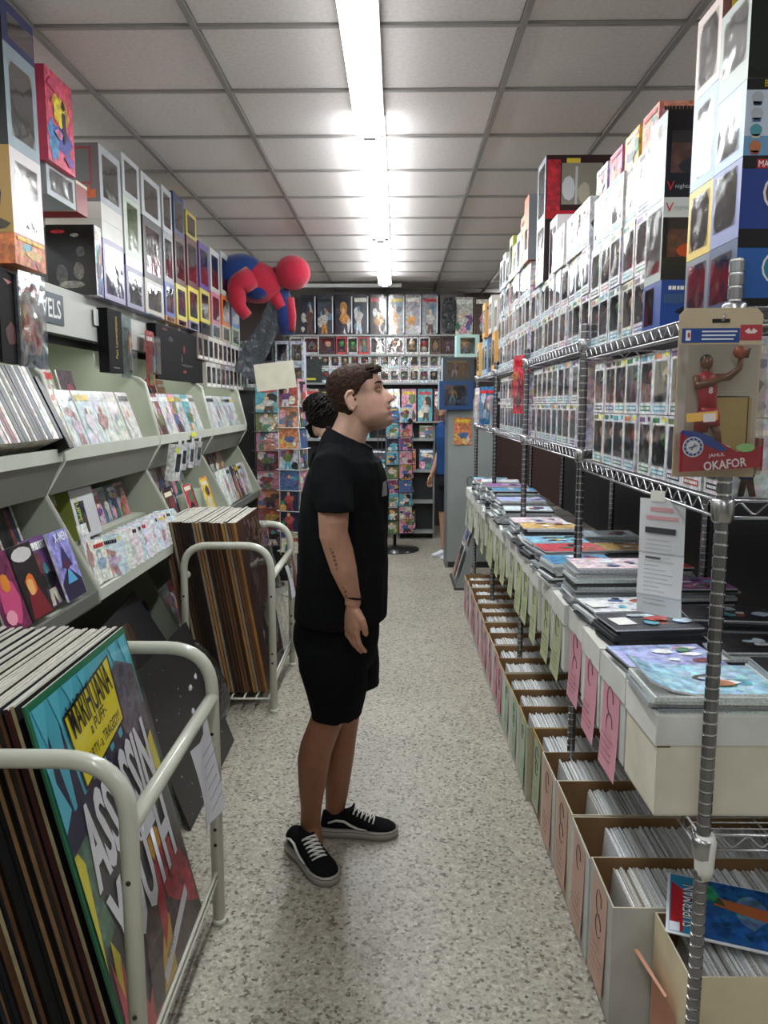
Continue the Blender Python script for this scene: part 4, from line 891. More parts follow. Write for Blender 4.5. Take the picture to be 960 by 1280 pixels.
for (x, y, dz, lb) in ((.64, 2.17, .06, 'white price card on the black magazine'), (.62, 2.38, .055, 'white price card on the grey magazine pile')):
    tag(link('price_card', MB().box(-.028, .028, -.035, .035, 0, .001, 'e2e2de', 'paper').mesh('price_card'), None, (x, y, zt + dz + .004), (0, 0, .2)), lb, 'card')
part('emblem', MB().add([(x, y, 0) for x, y in blob(0, 0, .05, .03, 12, RND, .5)], [tuple(range(12))], 'b02a26', 'plainprint'), [o for o in C.objects if o.get('label', '').startswith('black magazine with red emblem')][0], (.03, 0, .0105), label='red emblem')

# ================================================================== LEFT SIDE: bookcases
LY = [0.54, 1.76, 2.98, 4.20, 5.42, 6.64]
PAINT = 'b4b9a8'
DV = [(-1.88, 0), (-1.14, 0), (-1.14, .25), (-1.38, .70), (-1.17, .835), (-1.17, .88), (-1.36, 1.25), (-1.28, 1.385), (-1.28, 1.43), (-1.345, 1.71), (-1.37, 1.73), (-1.6, 1.79), (-1.62, 2.07), (-1.88, 2.07)]
bcl = ['pale green-grey bookcase bay nearest the viewer', 'pale bookcase bay with dark spines under the lettered fascia', 'pale bookcase bay holding the leaning white comics', 'pale bookcase bay with packages hanging from its shelf lip', 'farthest pale bookcase bay before the magazine spinners']
for b in range(5):
    y0, y1 = LY[b], LY[b + 1]
    t = thing('bookcase', bcl[b], 'bookcase', (-1.5, y0, 0), group='bookcase bays along the left of the aisle'); of = Vector((1.5, -y0, 0)); q = .012
    for y in ((y0,) if b < 4 else (y0, y1)):
        part('side_panel', MB().prism(DV, y - .011, y + .011, PAINT, 'shelfpaint'), t, of)
        part('edge_strip', MB().tube([(p[0] + .002, y, p[1]) for p in DV[3:12]], .0125, 'c3c6b8', 'shelfpaint', 6), t, of)
    a, c = y0 + q, y1 - q
    part('back_panel', MB().box(-1.88, -1.86, a, c, 0, 2.07, PAINT, 'shelfpaint'), t, of)
    part('shelf', MB().box(-1.86, -1.29, a, c, 1.39, 1.41, PAINT, 'shelfpaint'), t, of)
    part('shelf_lip', MB().box(-1.29, -1.272, a, c, 1.383, 1.432, 'c6c9bd', 'shelfpaint'), t, of)
    part('shelf', MB().box(-1.86, -1.18, a, c, .84, .86, PAINT, 'shelfpaint'), t, of)
    part('shelf_lip', MB().box(-1.18, -1.162, a, c, .833, .88, 'c6c9bd' if b == 2 else '6a6b66', 'shelfpaint'), t, of)
    part('step', MB().box(-1.86, -1.45, a, c, 1.41, 1.50, PAINT, 'shelfpaint'), t, of)
    part('step', MB().box(-1.86, -1.36, a, c, .86, 1.02, PAINT, 'shelfpaint'), t, of)
    part('sloped_panel', MB().prism([(-1.36, 1.245), (-1.345, 1.25), (-1.28, 1.383), (-1.295, 1.385)], a, c, '7e8078', 'shelfpaint'), t, of)
    part('base_shelf', MB().box(-1.86, -1.15, a, c, 0, .25, PAINT, 'shelfpaint'), t, of)
fa = thing('fascia_canopy', 'long pale grey fascia and canopy above the left bookcases', 'canopy', (-1.42, .54, 1.89))
of = Vector((1.42, -.54, -1.89))
part('fascia', MB().box(-1.43, -1.42, .54, 6.64, 1.893, 2.088, 'b9bab4', 'shelfpaint'), fa, of)
part('top_panel', MB().box(-1.88, -1.43, .54, 6.64, 2.075, 2.088, 'aeb0aa', 'shelfpaint'), fa, of)
part('added_baffle', MB().box(-1.505, -1.495, .54, 6.64, 1.86, 1.905, '2c2c2c', 'shelfpaint'), fa, of)  # dark strip added to keep the added lamps out of view
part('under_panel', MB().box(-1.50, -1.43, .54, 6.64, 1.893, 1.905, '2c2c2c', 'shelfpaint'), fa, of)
for k in range(4):  # unseen tubes and brackets, added to light the bookcase backs
    part('added_canopy_lamp', MB().tube([(-1.56, 1.85 + 1.22 * k, 1.888), (-1.56, 2.89 + 1.22 * k, 1.888)], .011, 'ffffff', 'added_canopyglow', 8), fa, of)
    part('added_lamp_bracket', MB().box(-1.575, -1.545, 1.84 + 1.22 * k, 2.90 + 1.22 * k, 1.900, 2.075, '9a9c96', 'shelfpaint'), fa, of)
sg = tag(link('sign', MB().box(-.39, .39, 0, .004, -.062, .062, '4a555c', 'plainprint').mesh('sign'), None, (-1.415, 3.0, 1.99), (0, 0, RZ_L)), 'dark grey sign with white capital letters on the left fascia', 'sign')
part('lettering', text_mesh('GRAPHIC NOVELS', .078, 'e8e8e4', width=.72, bold=.015), sg, (0, -.001, 0))

# books standing face-out on the steps
def face(x, y, z, me, label, lean=17, tw=0, s=1.0, group='comics shown face-out in the left bookcases', cat='comic', name='comic_book'):
    return tag(link(name, me, None, (x, y, z), (math.radians(-lean), math.radians(tw), RZ_L + math.radians(RND.uniform(-4, 4))), (s, 1, s)), label, cat, group)
def spine(x, y, z, k, label, lean=17, s=1.0, group='books standing spine-out in the left bookcases'):
    me, t = BOOK[k]; hw = .0825 * s
    return tag(link('paperback_book', me, None, (x - hw, y, z), (0, math.radians(-lean), math.radians(RND.uniform(-2, 2))), (s, 1, s)), label, 'book', group), t
# bay 1 upper: dark spines, overhanging the lip
y = 1.80; i = 0
while y < 2.90:
    k = i * 7 % 18; o, t = spine(-1.235, y, 1.437, k, '%s thin book, %s of the tilted row above the near lip' % (BBG[k], ORD[i]), 24, 1.12); y += t + .004; i += 1
bkb = tag(link('black_box_book', MB().box(-.16, 0, -.022, .022, 0, .29, '0f0f11', 'print').mesh('black_box_book'), None, (-1.225, 2.945, 1.437), (0, math.radians(-24), 0)), 'thick black slipcase leaning at the end of the near spine row', 'book')
part('barcode_label', MB().box(0, .0008, -.018, .02, .012, .05, '6d6a6a', 'paper'), bkb)
# bay 1 lower back: spines; front: covers
y = 2.2; i = 0
while y < 2.9:
    k = (i * 5 + 3) % 18; o, t = spine(-1.40, y, 1.025, k, '%s book spine, %s on the raised step behind the near comics' % (BBG[k], ORD[i]), 17, 1.0); y += t + .003; i += 1
def special(x, y, z, bg, items, txt, label, lean=17, w=.17, h=.26, s=1.0, m='print'):
    o = tag(link('comic_book', MB().box(-w / 2, w / 2, 0, .006, 0, h, bg, m, cols=[bg, 'e4e0d8', bg, 'e4e0d8', 'e4e0d8', bg]).mesh('comic_book'), None, (x, y, z), (math.radians(-lean), 0, RZ_L), (s, s, s)), label, 'comic', 'comics shown face-out in the left bookcases')
    mb = MB()
    for q, (pts, c) in enumerate(items): mb.poly(clampp(pts, w, h), -.0006 * (q + 1), c, 'plainprint')
    part('cover_print', mb, o)
    if txt: part('lettering', text_mesh(txt[0], txt[1], txt[2], width=txt[3], bold=.02), o, (txt[4], -.006, txt[5]))
    return o
for k in range(3): face(-1.20, 1.85 + k * .18, .882, COMIC[k * 5], '%s comic, %s from the viewer at the near lower lip' % (CBG[k * 5], ORD[k]))
special(-1.20, 2.42, .882, '6a1f48', [(blob(0, .1, .07, .09, 9), 'c84a7a'), (blob(.0, .16, .03, .04, 9), 'd8822a'), (blob(-.03, .05, .04, .03, 9), 'e89ab0')], None, 'magenta comic with pink swirls on the near lower lip')
special(-1.20, 2.575, .882, '1d1416', [([(-.06, .005), (.08, .005), (.03, .12), (-.03, .12)], '7a1f2a'), (blob(0, .12, .04, .05, 9), 'd8702a'), (blob(-.01, .11, .03, .035, 9), 'e8b06a'), (blob(0, .225, .075, .026, 12, RND, .1), 'c8c4c4')], None, 'black comic with an orange flame figure and grey lettering band')
face(-1.22, 2.715, .882, COMIC[8], 'light blue and green comic half hidden behind a mutant cover')
special(-1.19, 2.845, .885, '8a86c8', [([(-.08, .0), (.08, .0), (.08, .06), (.0, .12), (-.08, .07)], '2a2340'), ([(-.04, .06), (.045, .06), (.0, .12)], '5aa8d8'), ([(-.045, .12), (.045, .12), (.02, .17), (.005, .2), (-.02, .17)], '3a3468'), (blob(0, .13, .035, .02, 9), '5a2a4a')], ('X-MEN', .034, 'eceaf4', .11, .015, .235), 'lavender mutant team comic leaning by the divider edge')
# bay 2 upper
for k in range(6): face(-1.31, 3.10 + k * .175, 1.412, PALEC[k], 'pale glossy bagged comic, %s along the front of the white comic row' % ORD[k], 19, group='pale bagged comics on the middle bookcase')
pinkm = special(-1.49, 3.68, 1.502, '5a4a50', [(blob(-.01, .1, .07, .05, 9), 'c87a94'), (blob(.02, .17, .05, .03, 9), 'a8506a'), (blob(0, .03, .06, .03, 9), '6a5a60')], None, 'magazine with pink artwork on the rear step behind white comics', lean=14)
for k, c in enumerate((2, 9, 6, 11)): face(-1.49, 3.08 + k * .13, 1.502, COMIC[c] if k else PALEC[8], '%s comic at the rear step, %s behind the white comics' % (CBG[c], ORD[k]), 14)
# bay 2 lower: row of discs / slim comics overlapping
for k in range(15):
    me = PALEC[k % 12]
    o = link('comic_book', me, None, (-1.19 + .004 * (k % 2), 3.12 + k * .066, .882), (math.radians(-14), 0, RZ_L + math.radians(-26 if k else -6)), (.88, 1, .66))
    tag(o, 'small pale case, %s from the near end of the lower lip row' % ORD[k], 'case', 'small pale cases in a row on the lower lip'); o.name = 'slim_case'
st_ = tag(link('slim_case', PALEC[3], None, (-1.185, 3.045, .882), (math.radians(-14), 0, RZ_L), (.5, 1, .98)), 'tall pale green case standing right at the divider', 'case')
# box lettered sideways + neighbours on rear lower step
mp = toybox(3.27, 3.52, 1.022, 1.24, -1.345, .12, False, 'white puppet toy box with green sideways lettering on rear step', 'c9c9cc', (.12, .5, .1, .75), bg='26282a', seed=301, side='7a8a3a', fig=CHIBI[5])
mp.rotation_euler = (math.radians(-12), 0, RZ_L)
part('lettering', text_mesh('MUPPETS', .035, 'b8c860', width=.15), mp, (-.075, -.003, .11), (0, math.radians(90), 0))
for k in range(3): face(-1.40, 3.06 + k * .075, 1.022, COMIC[20 + k], '%s comic, %s on rear lower step before the puppet box' % (CBG[20 + k], ORD[k]), 15)
for k in range(5): face(-1.42, 3.60 + k * .115, 1.022, COMIC[24 + k], '%s small comic, %s on rear lower step after the puppet box' % (CBG[24 + k], ORD[k]), 15, s=.68)
# bay 3 upper
for k in range(7):
    face(-1.30, 4.28 + k * .16, 1.412, [COMIC[13], COMIC[31], PALEC[9], COMIC[17], PALEC[2], COMIC[9], PALEC[5]][k], 'comic with %s cover, %s on the upper lip of the fourth bay' % (['amber', 'white', 'grey', 'blue', 'pale', 'purple', 'light'][k], ORD[k]), 18)
for k in range(5): face(-1.49, 4.35 + k * .2, 1.502, COMIC[(k * 3 + 4) % 36], '%s comic, %s on the rear step of the fourth bay' % (CBG[(k * 3 + 4) % 36], ORD[k]), 14)
# bay 3 lower
bks = [('4a2f22', 'brown'), ('1d2452', 'navy'), ('b03444', 'red'), ('2a6a4a', 'green'), ('d8b83a', 'yellow'), ('d8843a', 'orange')]
for k, (c, nme) in enumerate(bks):
    special(-1.20 + .012 * k - (.05 if k % 2 else 0), 4.30 + k * .155, .882 + (0 if k % 2 == 0 else .0), c, [(blob(0, .1, .06, .06, 9), RND.choice(PAL)), (blob(.02, .18, .05, .04, 9), RND.choice(PAL)), ([(-.07, .22), (.06, .22), (.06, .245), (-.07, .245)], 'e0d8c0')], None, '%s magazine on the lower lip of the fourth bay' % nme)
for k in range(7): face(-1.40, 4.3 + k * .14, 1.022, COMIC[(k * 5 + 2) % 36], '%s comic, %s on the lower rear step of the fourth bay' % (CBG[(k * 5 + 2) % 36], ORD[k]), 15)
# bay 4
for k in range(8): face(-1.30, 5.50 + k * .14, 1.412, PALEC[(k * 5) % 12], 'pale cover, %s on the upper lip of the farthest bookcase bay' % ORD[k], 18, group='pale bagged comics on the farthest bookcase')
special(-1.19, 5.52, .882, 'cdd2cf', [(blob(0, .1, .03, .02, 7), 'b8c0bc')], None, 'plain white backed comic on the lower lip of the farthest bay', w=.2)
for k in range(6): face(-1.20, 5.70 + k * .14, .882, (PALEC + COMIC)[(k * 7 + 3) % 30], 'bagged comic, %s on the lower lip of the farthest bay' % ORD[k], 17)
for k in range(6): face(-1.40, 5.5 + k * .17, 1.022, COMIC[(k * 7 + 5) % 36], '%s comic, %s on lower rear step of the farthest bay' % (CBG[(k * 7 + 5) % 36], ORD[k]), 15)
# bottom shelf goods in the shade
for b, (a, n) in enumerate(((3.05, 6), (4.28, 7), (5.5, 6))):
    for k in range(n):
        i = (k * 5 + b * 7 + 1) % 36
        face(-1.24 - .01 * (k % 2), a + .1 + k * .165, .252, COMIC[i], '%s comic, %s on the shaded bottom shelf of %s bay' % (CBG[i], ORD[k], ['third', 'fourth', 'farthest'][b]), 20, s=1.25)
# packages hanging from the lip of bay 3
def hangbox(x, y, z, w, h, d, c, label, seed, rz=RZ_L, fig=None, lean=0, tag2=None):
    o = tag(link('hanging_package', carton(w, h, d, c, win=(.25, .85, .25, .75), bg='3a3c40', seed=seed, cut=.08).mesh('hanging_package'), None, (x, y, z), (math.radians(lean), math.radians(4), rz)), label, 'toy package')
    part('window_pane', pane_mesh(w, h, (.25, .85, .25, .75), 'bagfilm'), o)
    if fig is not None: part('figure', fig, o, (.02 * w, d * .5, .26 * h), scl=(w * .5, d, h * .46))
    part('hang_tab', MB().box(-w * .2, w * .2, 0, .001, h, h + .03, 'd8d8d4', 'plainprint'), o)
    if tag2: part('price_sticker', MB().box(-w * .42, -w * .02, -.0016, -.0012, h * .78, h * .93, tag2, 'paper'), o)
    return o
hangbox(-1.235, 4.34, 1.175, .15, .20, .04, 'cfcfcc', 'white hanging package with a yellow sticker under the shelf lip', 401, fig=HERO[1], tag2='c9d840', lean=8)
for k in range(3):
    hangbox(-1.24, 4.52 + k * .17, 1.22, .12, .15, .03, ['b0b2b4', 'c4c4c6', 'a8a4a4'][k], '%s clear hanging package, %s beyond the yellow-stickered one' % (['grey', 'silver', 'smoky'][k], ORD[k]), 410 + k, fig=CHIBI[k + 3], lean=6)
tag(link('price_card', MB().box(-.05, .05, -.0012, 0, 0, .026, 'dbe23c', 'paper').mesh('price_card'), None, (-1.258, 4.86, 1.40), (0, 0, RZ_L)), 'fluorescent yellow price card clipped on the shelf lip', 'card')

# ------------------------------------------------------------------ boxes on top of the left canopy
Xl = -1.36; TOP = 2.089
def lst(xn, xf, ys, specs, X=Xl, base=TOP, d=.22):
    y0, y1 = at(xn, 300, X=X).y, at(xf, 300, X=X).y; z = base
    for (ypix, sp) in zip(ys, specs):
        z1 = at(xn, ypix, X=X).z
        sp = dict(sp); dd = sp.pop('d', d); xo = sp.pop('xo', 0); lb = sp.pop('lb'); c = sp.pop('c'); pn = sp.pop('pn', None); win = sp.pop('win', (.14, .86, .12, .86))
        if pn: pn = pn(dd, z1 - z)
        toybox(y0, y1 - .003, z, z1, X + xo, dd, False, lb, c, win, panel=pn, **sp); z = z1
    return z
def pn_flat(c, items=()):
    def f(d, h):
        mb = MB(); mb.quad(-d / 2, d / 2, 0, h, 0, c, 'plainprint'); r = random.Random(len(items) + 3)
        for q, (u, v, ru, rv, cc) in enumerate(items): mb.poly(clampp(blob(u * d, v * h, ru * d, rv * h, 9, r, .2), d, h), -.0004 * (q + 1), cc, 'print')
        return mb
    return f
lst(18, 56, [290, 185, 62, 12], [
    dict(lb='orange and blue comic-art toy box at the near end of the canopy', c='c8703a', win=None, printf=True, seed=3, m='print'),
    dict(lb='mustard toy box with a masked shape on its side and shiny front', c='d8cfd0', bg='8d8f98', fig=CHIBI[4], seed=5, side='b08a3a', pn=pn_flat('b0893c', [(.1, .45, .28, .26, '20242a'), (.15, .5, .16, .18, '6a8090'), (.0, .1, .5, .1, '3a3018')])),
    dict(lb='grey-blue toy box with a big dark window and black side', c='93a4ae', bg='3d4246', fig=None, cut=.1, seed=7, pn=pn_flat('11141d', [(.1, .4, .3, .3, '1e2c48')])),
    dict(lb='indigo toy box with pink lettering touching the ceiling', c='3a4070', bg='4a4a58', win=(.18, .95, .2, .75), seed=8, fig=None, pn=pn_flat('10131c', [(-.1, .35, .15, .15, '7a6a4a'), (.2, .6, .1, .1, 'c8c8cc')]))], X=-1.335)
lst(59, 94, [284], [dict(lb='plain dark carton set back under the clear-window grey box', c='4a4a4c', win=None)], X=-1.62, d=.22)
y_ = at(60, 284, X=-1.36); zz = at(59, 284, X=-1.62).z
yy0, yy1 = at(60, 280, X=-1.36).y, at(96, 280, X=-1.36).y
z5 = at(62, 205, X=-1.36).z
toybox(yy0 + .01, yy1, zz, z5, -1.36, .36, False, 'grey toy box with a wavy shiny window beneath the bright comic box', 'a4adb2', (.1, .9, .2, .88), bg='6a7074', fig=None, seed=9, film='bagfilm', side='9aa2a8')
z6 = at(57, 83, X=-1.34).z
toybox(yy0 - .02, yy1 - .05, z5, min(z6, 2.96), -1.335, .1, False, 'thin toy box printed with pink, yellow and purple burst artwork', 'd8506a', None, printf=False, seed=11)
bb = [o for o in C.objects if o.get('label', '').startswith('thin toy box printed')][0]
w_ = yy1 - yy0 - .03; h_ = min(z6, 2.96) - z5; mb = MB(); r9 = random.Random(9)
mb.quad(-w_ / 2, w_ / 2, 0, h_, -.0003, 'd8506a', 'print')
for q, (cx, cz, rx, rz, c) in enumerate(((0, .3, .5, .2, '4a4a9a'), (-.3, .25, .25, .25, '3a80b8'), (.0, .62, .42, .22, 'e8a83a'), (0, .6, .25, .2, 'f0d83a'), (.12, .5, .1, .25, '2a2340'), (.1, .7, .1, .07, '1c1a2a'), (-.2, .85, .3, .1, 'e0507a'), (.25, .12, .2, .08, '7a4a9a'), (-.1, .35, .2, .06, 'd87aa0'))):
    mb.poly(clampp(blob(cx * w_, cz * h_, rx * w_, rz * h_, 14, r9, .5), w_, h_), -.0006 * (q + 2), c, 'print')
part('front_print', mb, bb)['kind'] = 'stuff'
# red-lined open box
ro = toybox(yy1 + .01, yy1 + .13, zz, z5 + .01, -1.36, .36, False, 'narrow toy box with a plain red front and cream edge', '8e1a24', None, seed=12, side='d8ccb4')
part('edge_trim', MB().box(-.06, .06, -.002, 0, z5 + .009 - zz - .012, z5 + .009 - zz, 'd8ccb4', 'plainprint'), ro)
lst(97, 110, [284], [dict(lb='plain dark carton set back under the red-fronted box', c='3c3c40', win=None)], X=-1.62, d=.22)
# black skull-look box with near face towards the viewer
lst(118, 127, [281], [dict(lb='black toy box with grey figures printed on its side, white front edge', c='d2c6cc', win=None, d=.22, printf=True, seed=13, m='print',
    pn=pn_flat('111113', [(.15, .35, .12, .14, '6a6864'), (-.2, .3, .14, .16, '4a4846'), (.2, .62, .1, .08, '5a5856'), (.0, .15, .3, .06, '7a7670'), (-.25, .9, .18, .03, 'c0303a'), (.1, .85, .1, .03, '8a8a8a')]))])
lst(128, 154, [296, 274, 253, 183], [
    dict(lb='lavender toy box with a teal disc behind its window', c='9a92b0', bg='a49cc0', fig=CHIBI[7], side='4a2f78', seed=15, win=(.1, .92, .1, .9)),
    dict(lb='plain white carton, lower of two under the grey-framed box', c='c9c7c0', win=None, d=.26), dict(lb='plain white carton, upper of two under the grey-framed box', c='cfccc6', win=None, d=.26),
    dict(lb='grey toy box with red-framed side window and flame lettering', c='a9adb2', bg='5a5c60', fig=HERO[4], side='6b6468', seed=16, d=.26, pn=lambda d, h: MB().quad(-d / 2, d / 2, 0, h, 0, '6d6669', 'plainprint').quad(-d * .4, d * .36, h * .3, h * .93, -.0004, 'a3303a', 'plainprint').quad(-d * .37, d * .33, h * .33, h * .9, -.0008, '6a6e6c', 'plainprint').poly([(d * (u) , h * v) for u, v in ((-.45, .06), (.42, .06), (.42, .22), (.3, .18), (.2, .25), (.05, .18), (-.1, .26), (-.25, .18), (-.45, .24))], -.0012, 'd8641e', 'plainprint'))])
so = [o for o in C.objects if o.get('label', '').startswith('grey toy box with red-framed')][0]
part('lettering', text_mesh('MAN', .05, 'c85a20', width=.15, bold=.03), so, (-so.dimensions.x / 2 - .0025, .12, .045), (0, 0, -PI / 2))
lst(156, 177, [330, 316, 243, 193], [
    dict(lb='clear-fronted lilac box, low beside the lavender one', c='8a86a0', bg='6f7a74', fig=CHIBI[8], seed=17), dict(lb='small navy and white carton under the statue box', c='d4d0dc', win=None, side='2a2450', d=.2),
    dict(lb='white toy box with a small dark statue printed on its side', c='b9c4b4', win=(.2, .8, .1, .9), bg='6aa838', seed=18, d=.2, side='cfcfcf',
         pn=lambda d, h: MB().quad(-d / 2, d / 2, 0, h, 0, 'cdcdcd', 'plainprint').poly([(-.045, .02), (.05, .02), (.045, .032), (-.04, .032)], -.0004, '26282a', 'plainprint').poly([(-.022, .03), (-.008, .03), (0, .1), (.012, .03), (.026, .03), (.018, .12), (.02, .15), (.035, .13), (.03, .17), (.012, .18), (-.014, .18), (-.034, .15), (-.028, .12), (-.014, .15), (-.014, .12)], -.0004, '303436', 'plainprint').poly(blob(0, .195, .012, .014, 9, RND, .1), -.0004, '303436', 'plainprint')),
    dict(lb='white toy box with tall grey window above the statue box', c='b9bbc0', bg='787c80', fig=HERO[2], seed=19)])
tops = [(179, 202, [388, 345, 268, 215], ['clear box of tiny plush-like figures with blue base', 'grey box with yellow corner below a black one', 'black toy box with gold strip and curved shine', 'white toy box with tall window, second of the white top row'], ['8f9cc0', 'b4b0a4', '17171a', 'bcbec2']),
        (204, 216, [392, 350, 287, 232], ['tan muscular figure box low on the canopy', 'blue and cream comic box', 'grey toy box with lime strip', 'white toy box, third of the white top row'], ['b98a5c', '5a68a8', '8d9094', 'b4b6ba']),
        (218, 231, [396, 352, 290, 240], ['amber printed toy box low on the canopy', 'yellow and blue toy box near the amber one', 'dark brown toy box with white frame', 'navy toy box at the end of the white top row'], ['c89a5a', 'c8c06a', '4a2f28', '33466a']),
        (233, 246, [398, 355, 293, 262], ['lilac printed toy box low on the canopy', 'lemon yellow toy box under the navy and brown ones', 'brown and red toy box with a window', 'small yellow toy box near the ceiling'], ['8f88a8', 'd0c050', '5a3230', 'b8a83a']),
        (248, 260, [400, 358, 300], ['pink figure black-framed box on the canopy', 'yellow striped toy box', 'purple toy box with pale front near the ceiling'], ['3a3236', 'c0b45a', '5a4888']),
        (262, 273, [402, 362, 308], ['grey figure box toward the plush', 'pink fronted toy box approaching the plush', 'white toy box, nearest of the last three'], ['9a9a9c', 'b87a8a', 'b8bab8']),
        (275, 285, [404, 366, 312], ['cream figure box toward the plush', 'orange fronted toy box approaching the plush', 'white toy box, middle of the last three'], ['b8a890', 'c8703a', 'b0b2b0']),
        (287, 297, [406, 370, 318], ['green topped figure box toward the plush', 'blue fronted toy box beside the plush', 'white toy box, last before the plush'], ['8fa88a', '4a6aa0', 'b4b6b2'])]
for (a, b, ys, lbs, cs) in tops:
    lst(a, b, ys, [dict(lb=lb, c=c, bg=['5a5c60', '74787c', '46484c'][i % 3], fig=(HERO + CHIBI)[(a + i * 5) % 24], seed=a + i, sideart=(i % 2 == 0), side=c, cut=.07 if i % 2 else 0) for i, (lb, c) in enumerate(zip(lbs, cs))])

# ------------------------------------------------------------------ things hung in front of the fascia
def yl(px, X=-1.37): return at(px, 420, X=X).y
sv = tag(link('hanging_comic', cover(.19, .30, .006, 901, 'bagged', True)[0].mesh('hanging_comic'), None, (-1.385, yl(2), 1.765), (0, 0, RZ_L)), 'pale bagged comic hanging at the left edge before the black-red one', 'comic')
bk2 = MB(); bk2.box(-.1, .1, 0, .03, 0, .32, '0e0c0d', 'matteblack'); bk2.poly([(-.05, .29), (.05, .29), (.0, .275)], -.001, '8a1a22', 'plainprint'); bk2.poly(clampp(blob(.0, .1, .07, .05, 9, RND, .4), .2, .32), -.001, '4a1418', 'print')
tag(link('hanging_package', bk2.mesh('hanging_package'), None, (-1.38, yl(17), 1.745), (0, 0, RZ_L + .15)), 'black and dark red package hanging in front of the fascia', 'package')
s3 = MB(); s3.box(-.1, .1, 0, .012, 0, .33, '5d6468', 'bagged'); art(s3, .2, .33, 0, 77, '5d6468', 'bagged', pal=['8a9aa0', 'c8d0d4', '3a3f48', 'a83a3a', '6a7a88', 'b8a050'], n=6)
o = tag(link('hanging_comic', s3.mesh('hanging_comic'), None, (-1.37, yl(40), 1.735), (0, 0, RZ_L - .1), (.8, 1, 1)), 'silvery bagged comic hanging beside the white fascia lettering', 'comic')
part('clear_bag', MB().box(-.11, .11, -.012, -.011, -.005, .345, 'ffffff', 'bagfilm'), o)
bl_ = tag(link('black_book_box', MB().box(-.095, .095, 0, .05, 0, .30, '0e0e10', 'matteblack').mesh('black_book_box'), None, (-1.365, yl(143), 1.75), (0, 0, RZ_L)), 'narrow black book box with gold vertical lettering, hanging', 'box')
part('lettering', text_mesh('Past Lamentations', .032, 'c8a83a', width=.20), bl_, (0.01, -.001, .17), (0, -PI / 2, 0))
part('print_line', MB().box(-.04, .04, -.001, 0, .022, .027, '6a6a6c', 'plainprint'), bl_)
tag(link('price_tag', MB().box(-.06, .06, -.002, 0, 0, .075, 'cfd0cc', 'paper').mesh('price_tag'), None, (-1.41, yl(124, -1.41), 1.965), (0, 0, RZ_L)), 'white price tag holder on the fascia beside the black book box', 'tag')
hangcard((-1.40 + .03, yl(166), 1.735), RZ_L, .17, .32, '5e6a66', True, 'grey-green blister package hanging beside the black book box', 21, HERO[6], win=(.1, .9, .08, .8), depth=.035, art_=False)
hangcard((-1.36 + .03, yl(187), 1.70), RZ_L, .15, .30, '8a2a28', True, 'rounded clear package with red and yellow card, hanging', 22, HERO[9], win=(.06, .94, .2, .92), depth=.04, m='print')
bgx = tag(link('black_box', MB().box(-.44, .44, 0, .05, 0, .31, '0f0e11', 'matteblack').mesh('black_box'), None, (-1.365, (yl(194) + yl(251)) / 2, 1.745), (0, 0, RZ_L), ((yl(251) - yl(194)) / .88, 1, 1)), 'large flat black box with faint red marks hanging past the blister packs', 'box')
rm = MB()
for (x, z, rx, rz, c) in ((-.3, .29, .06, .008, '6a1a22'), (.05, .2, .03, .03, '7a1c28'), (.0, .14, .02, .03, '2e2c34'), (.05, .06, .05, .012, '7a1c28'), (.1, .1, .15, .01, '28262c'), (-.2, .24, .05, .02, '2a282e')): rm.poly(blob(x, z, rx, rz, 9, RND, .3), -.001, c, 'plainprint')
part('front_print', rm, bgx)['kind'] = 'stuff'
for row, (z0, h, xs_) in enumerate(((1.905, .18, (244, 320)), (1.72, .18, (254, 330)))):
    ya, yb_ = yl(xs_[0]), yl(xs_[1] - 22); y = ya; k = 0
    while y < min(yb_, 6.95):
        w = .15; c = RND.choice(['b8b4ac', 'c4b8b4', '9aa0a4', 'cfc8bc', 'a8a4b0', '8a7a70', 'c8c8c4'])
        toybox(y, y + w, z0, z0 + h, -1.355, .055, False, '%s small figure box, %s in the %s hanging tier' % ({'b8b4ac': 'greige', 'c4b8b4': 'pinkish', '9aa0a4': 'grey', 'cfc8bc': 'cream', 'a8a4b0': 'lilac', '8a7a70': 'brown', 'c8c8c4': 'white'}[c], ORD[k], ['upper', 'lower'][row]), c, (.14, .86, .18, .82), 'figure boxes hanging on the far fascia', bg=RND.choice(['3a3c40', '5a4a44', '7a4a50']), fig=(HERO + CHIBI)[(k * 3 + row) % 24], seed=600 + k, foot='e8e4dc')
        y += w + .006; k += 1

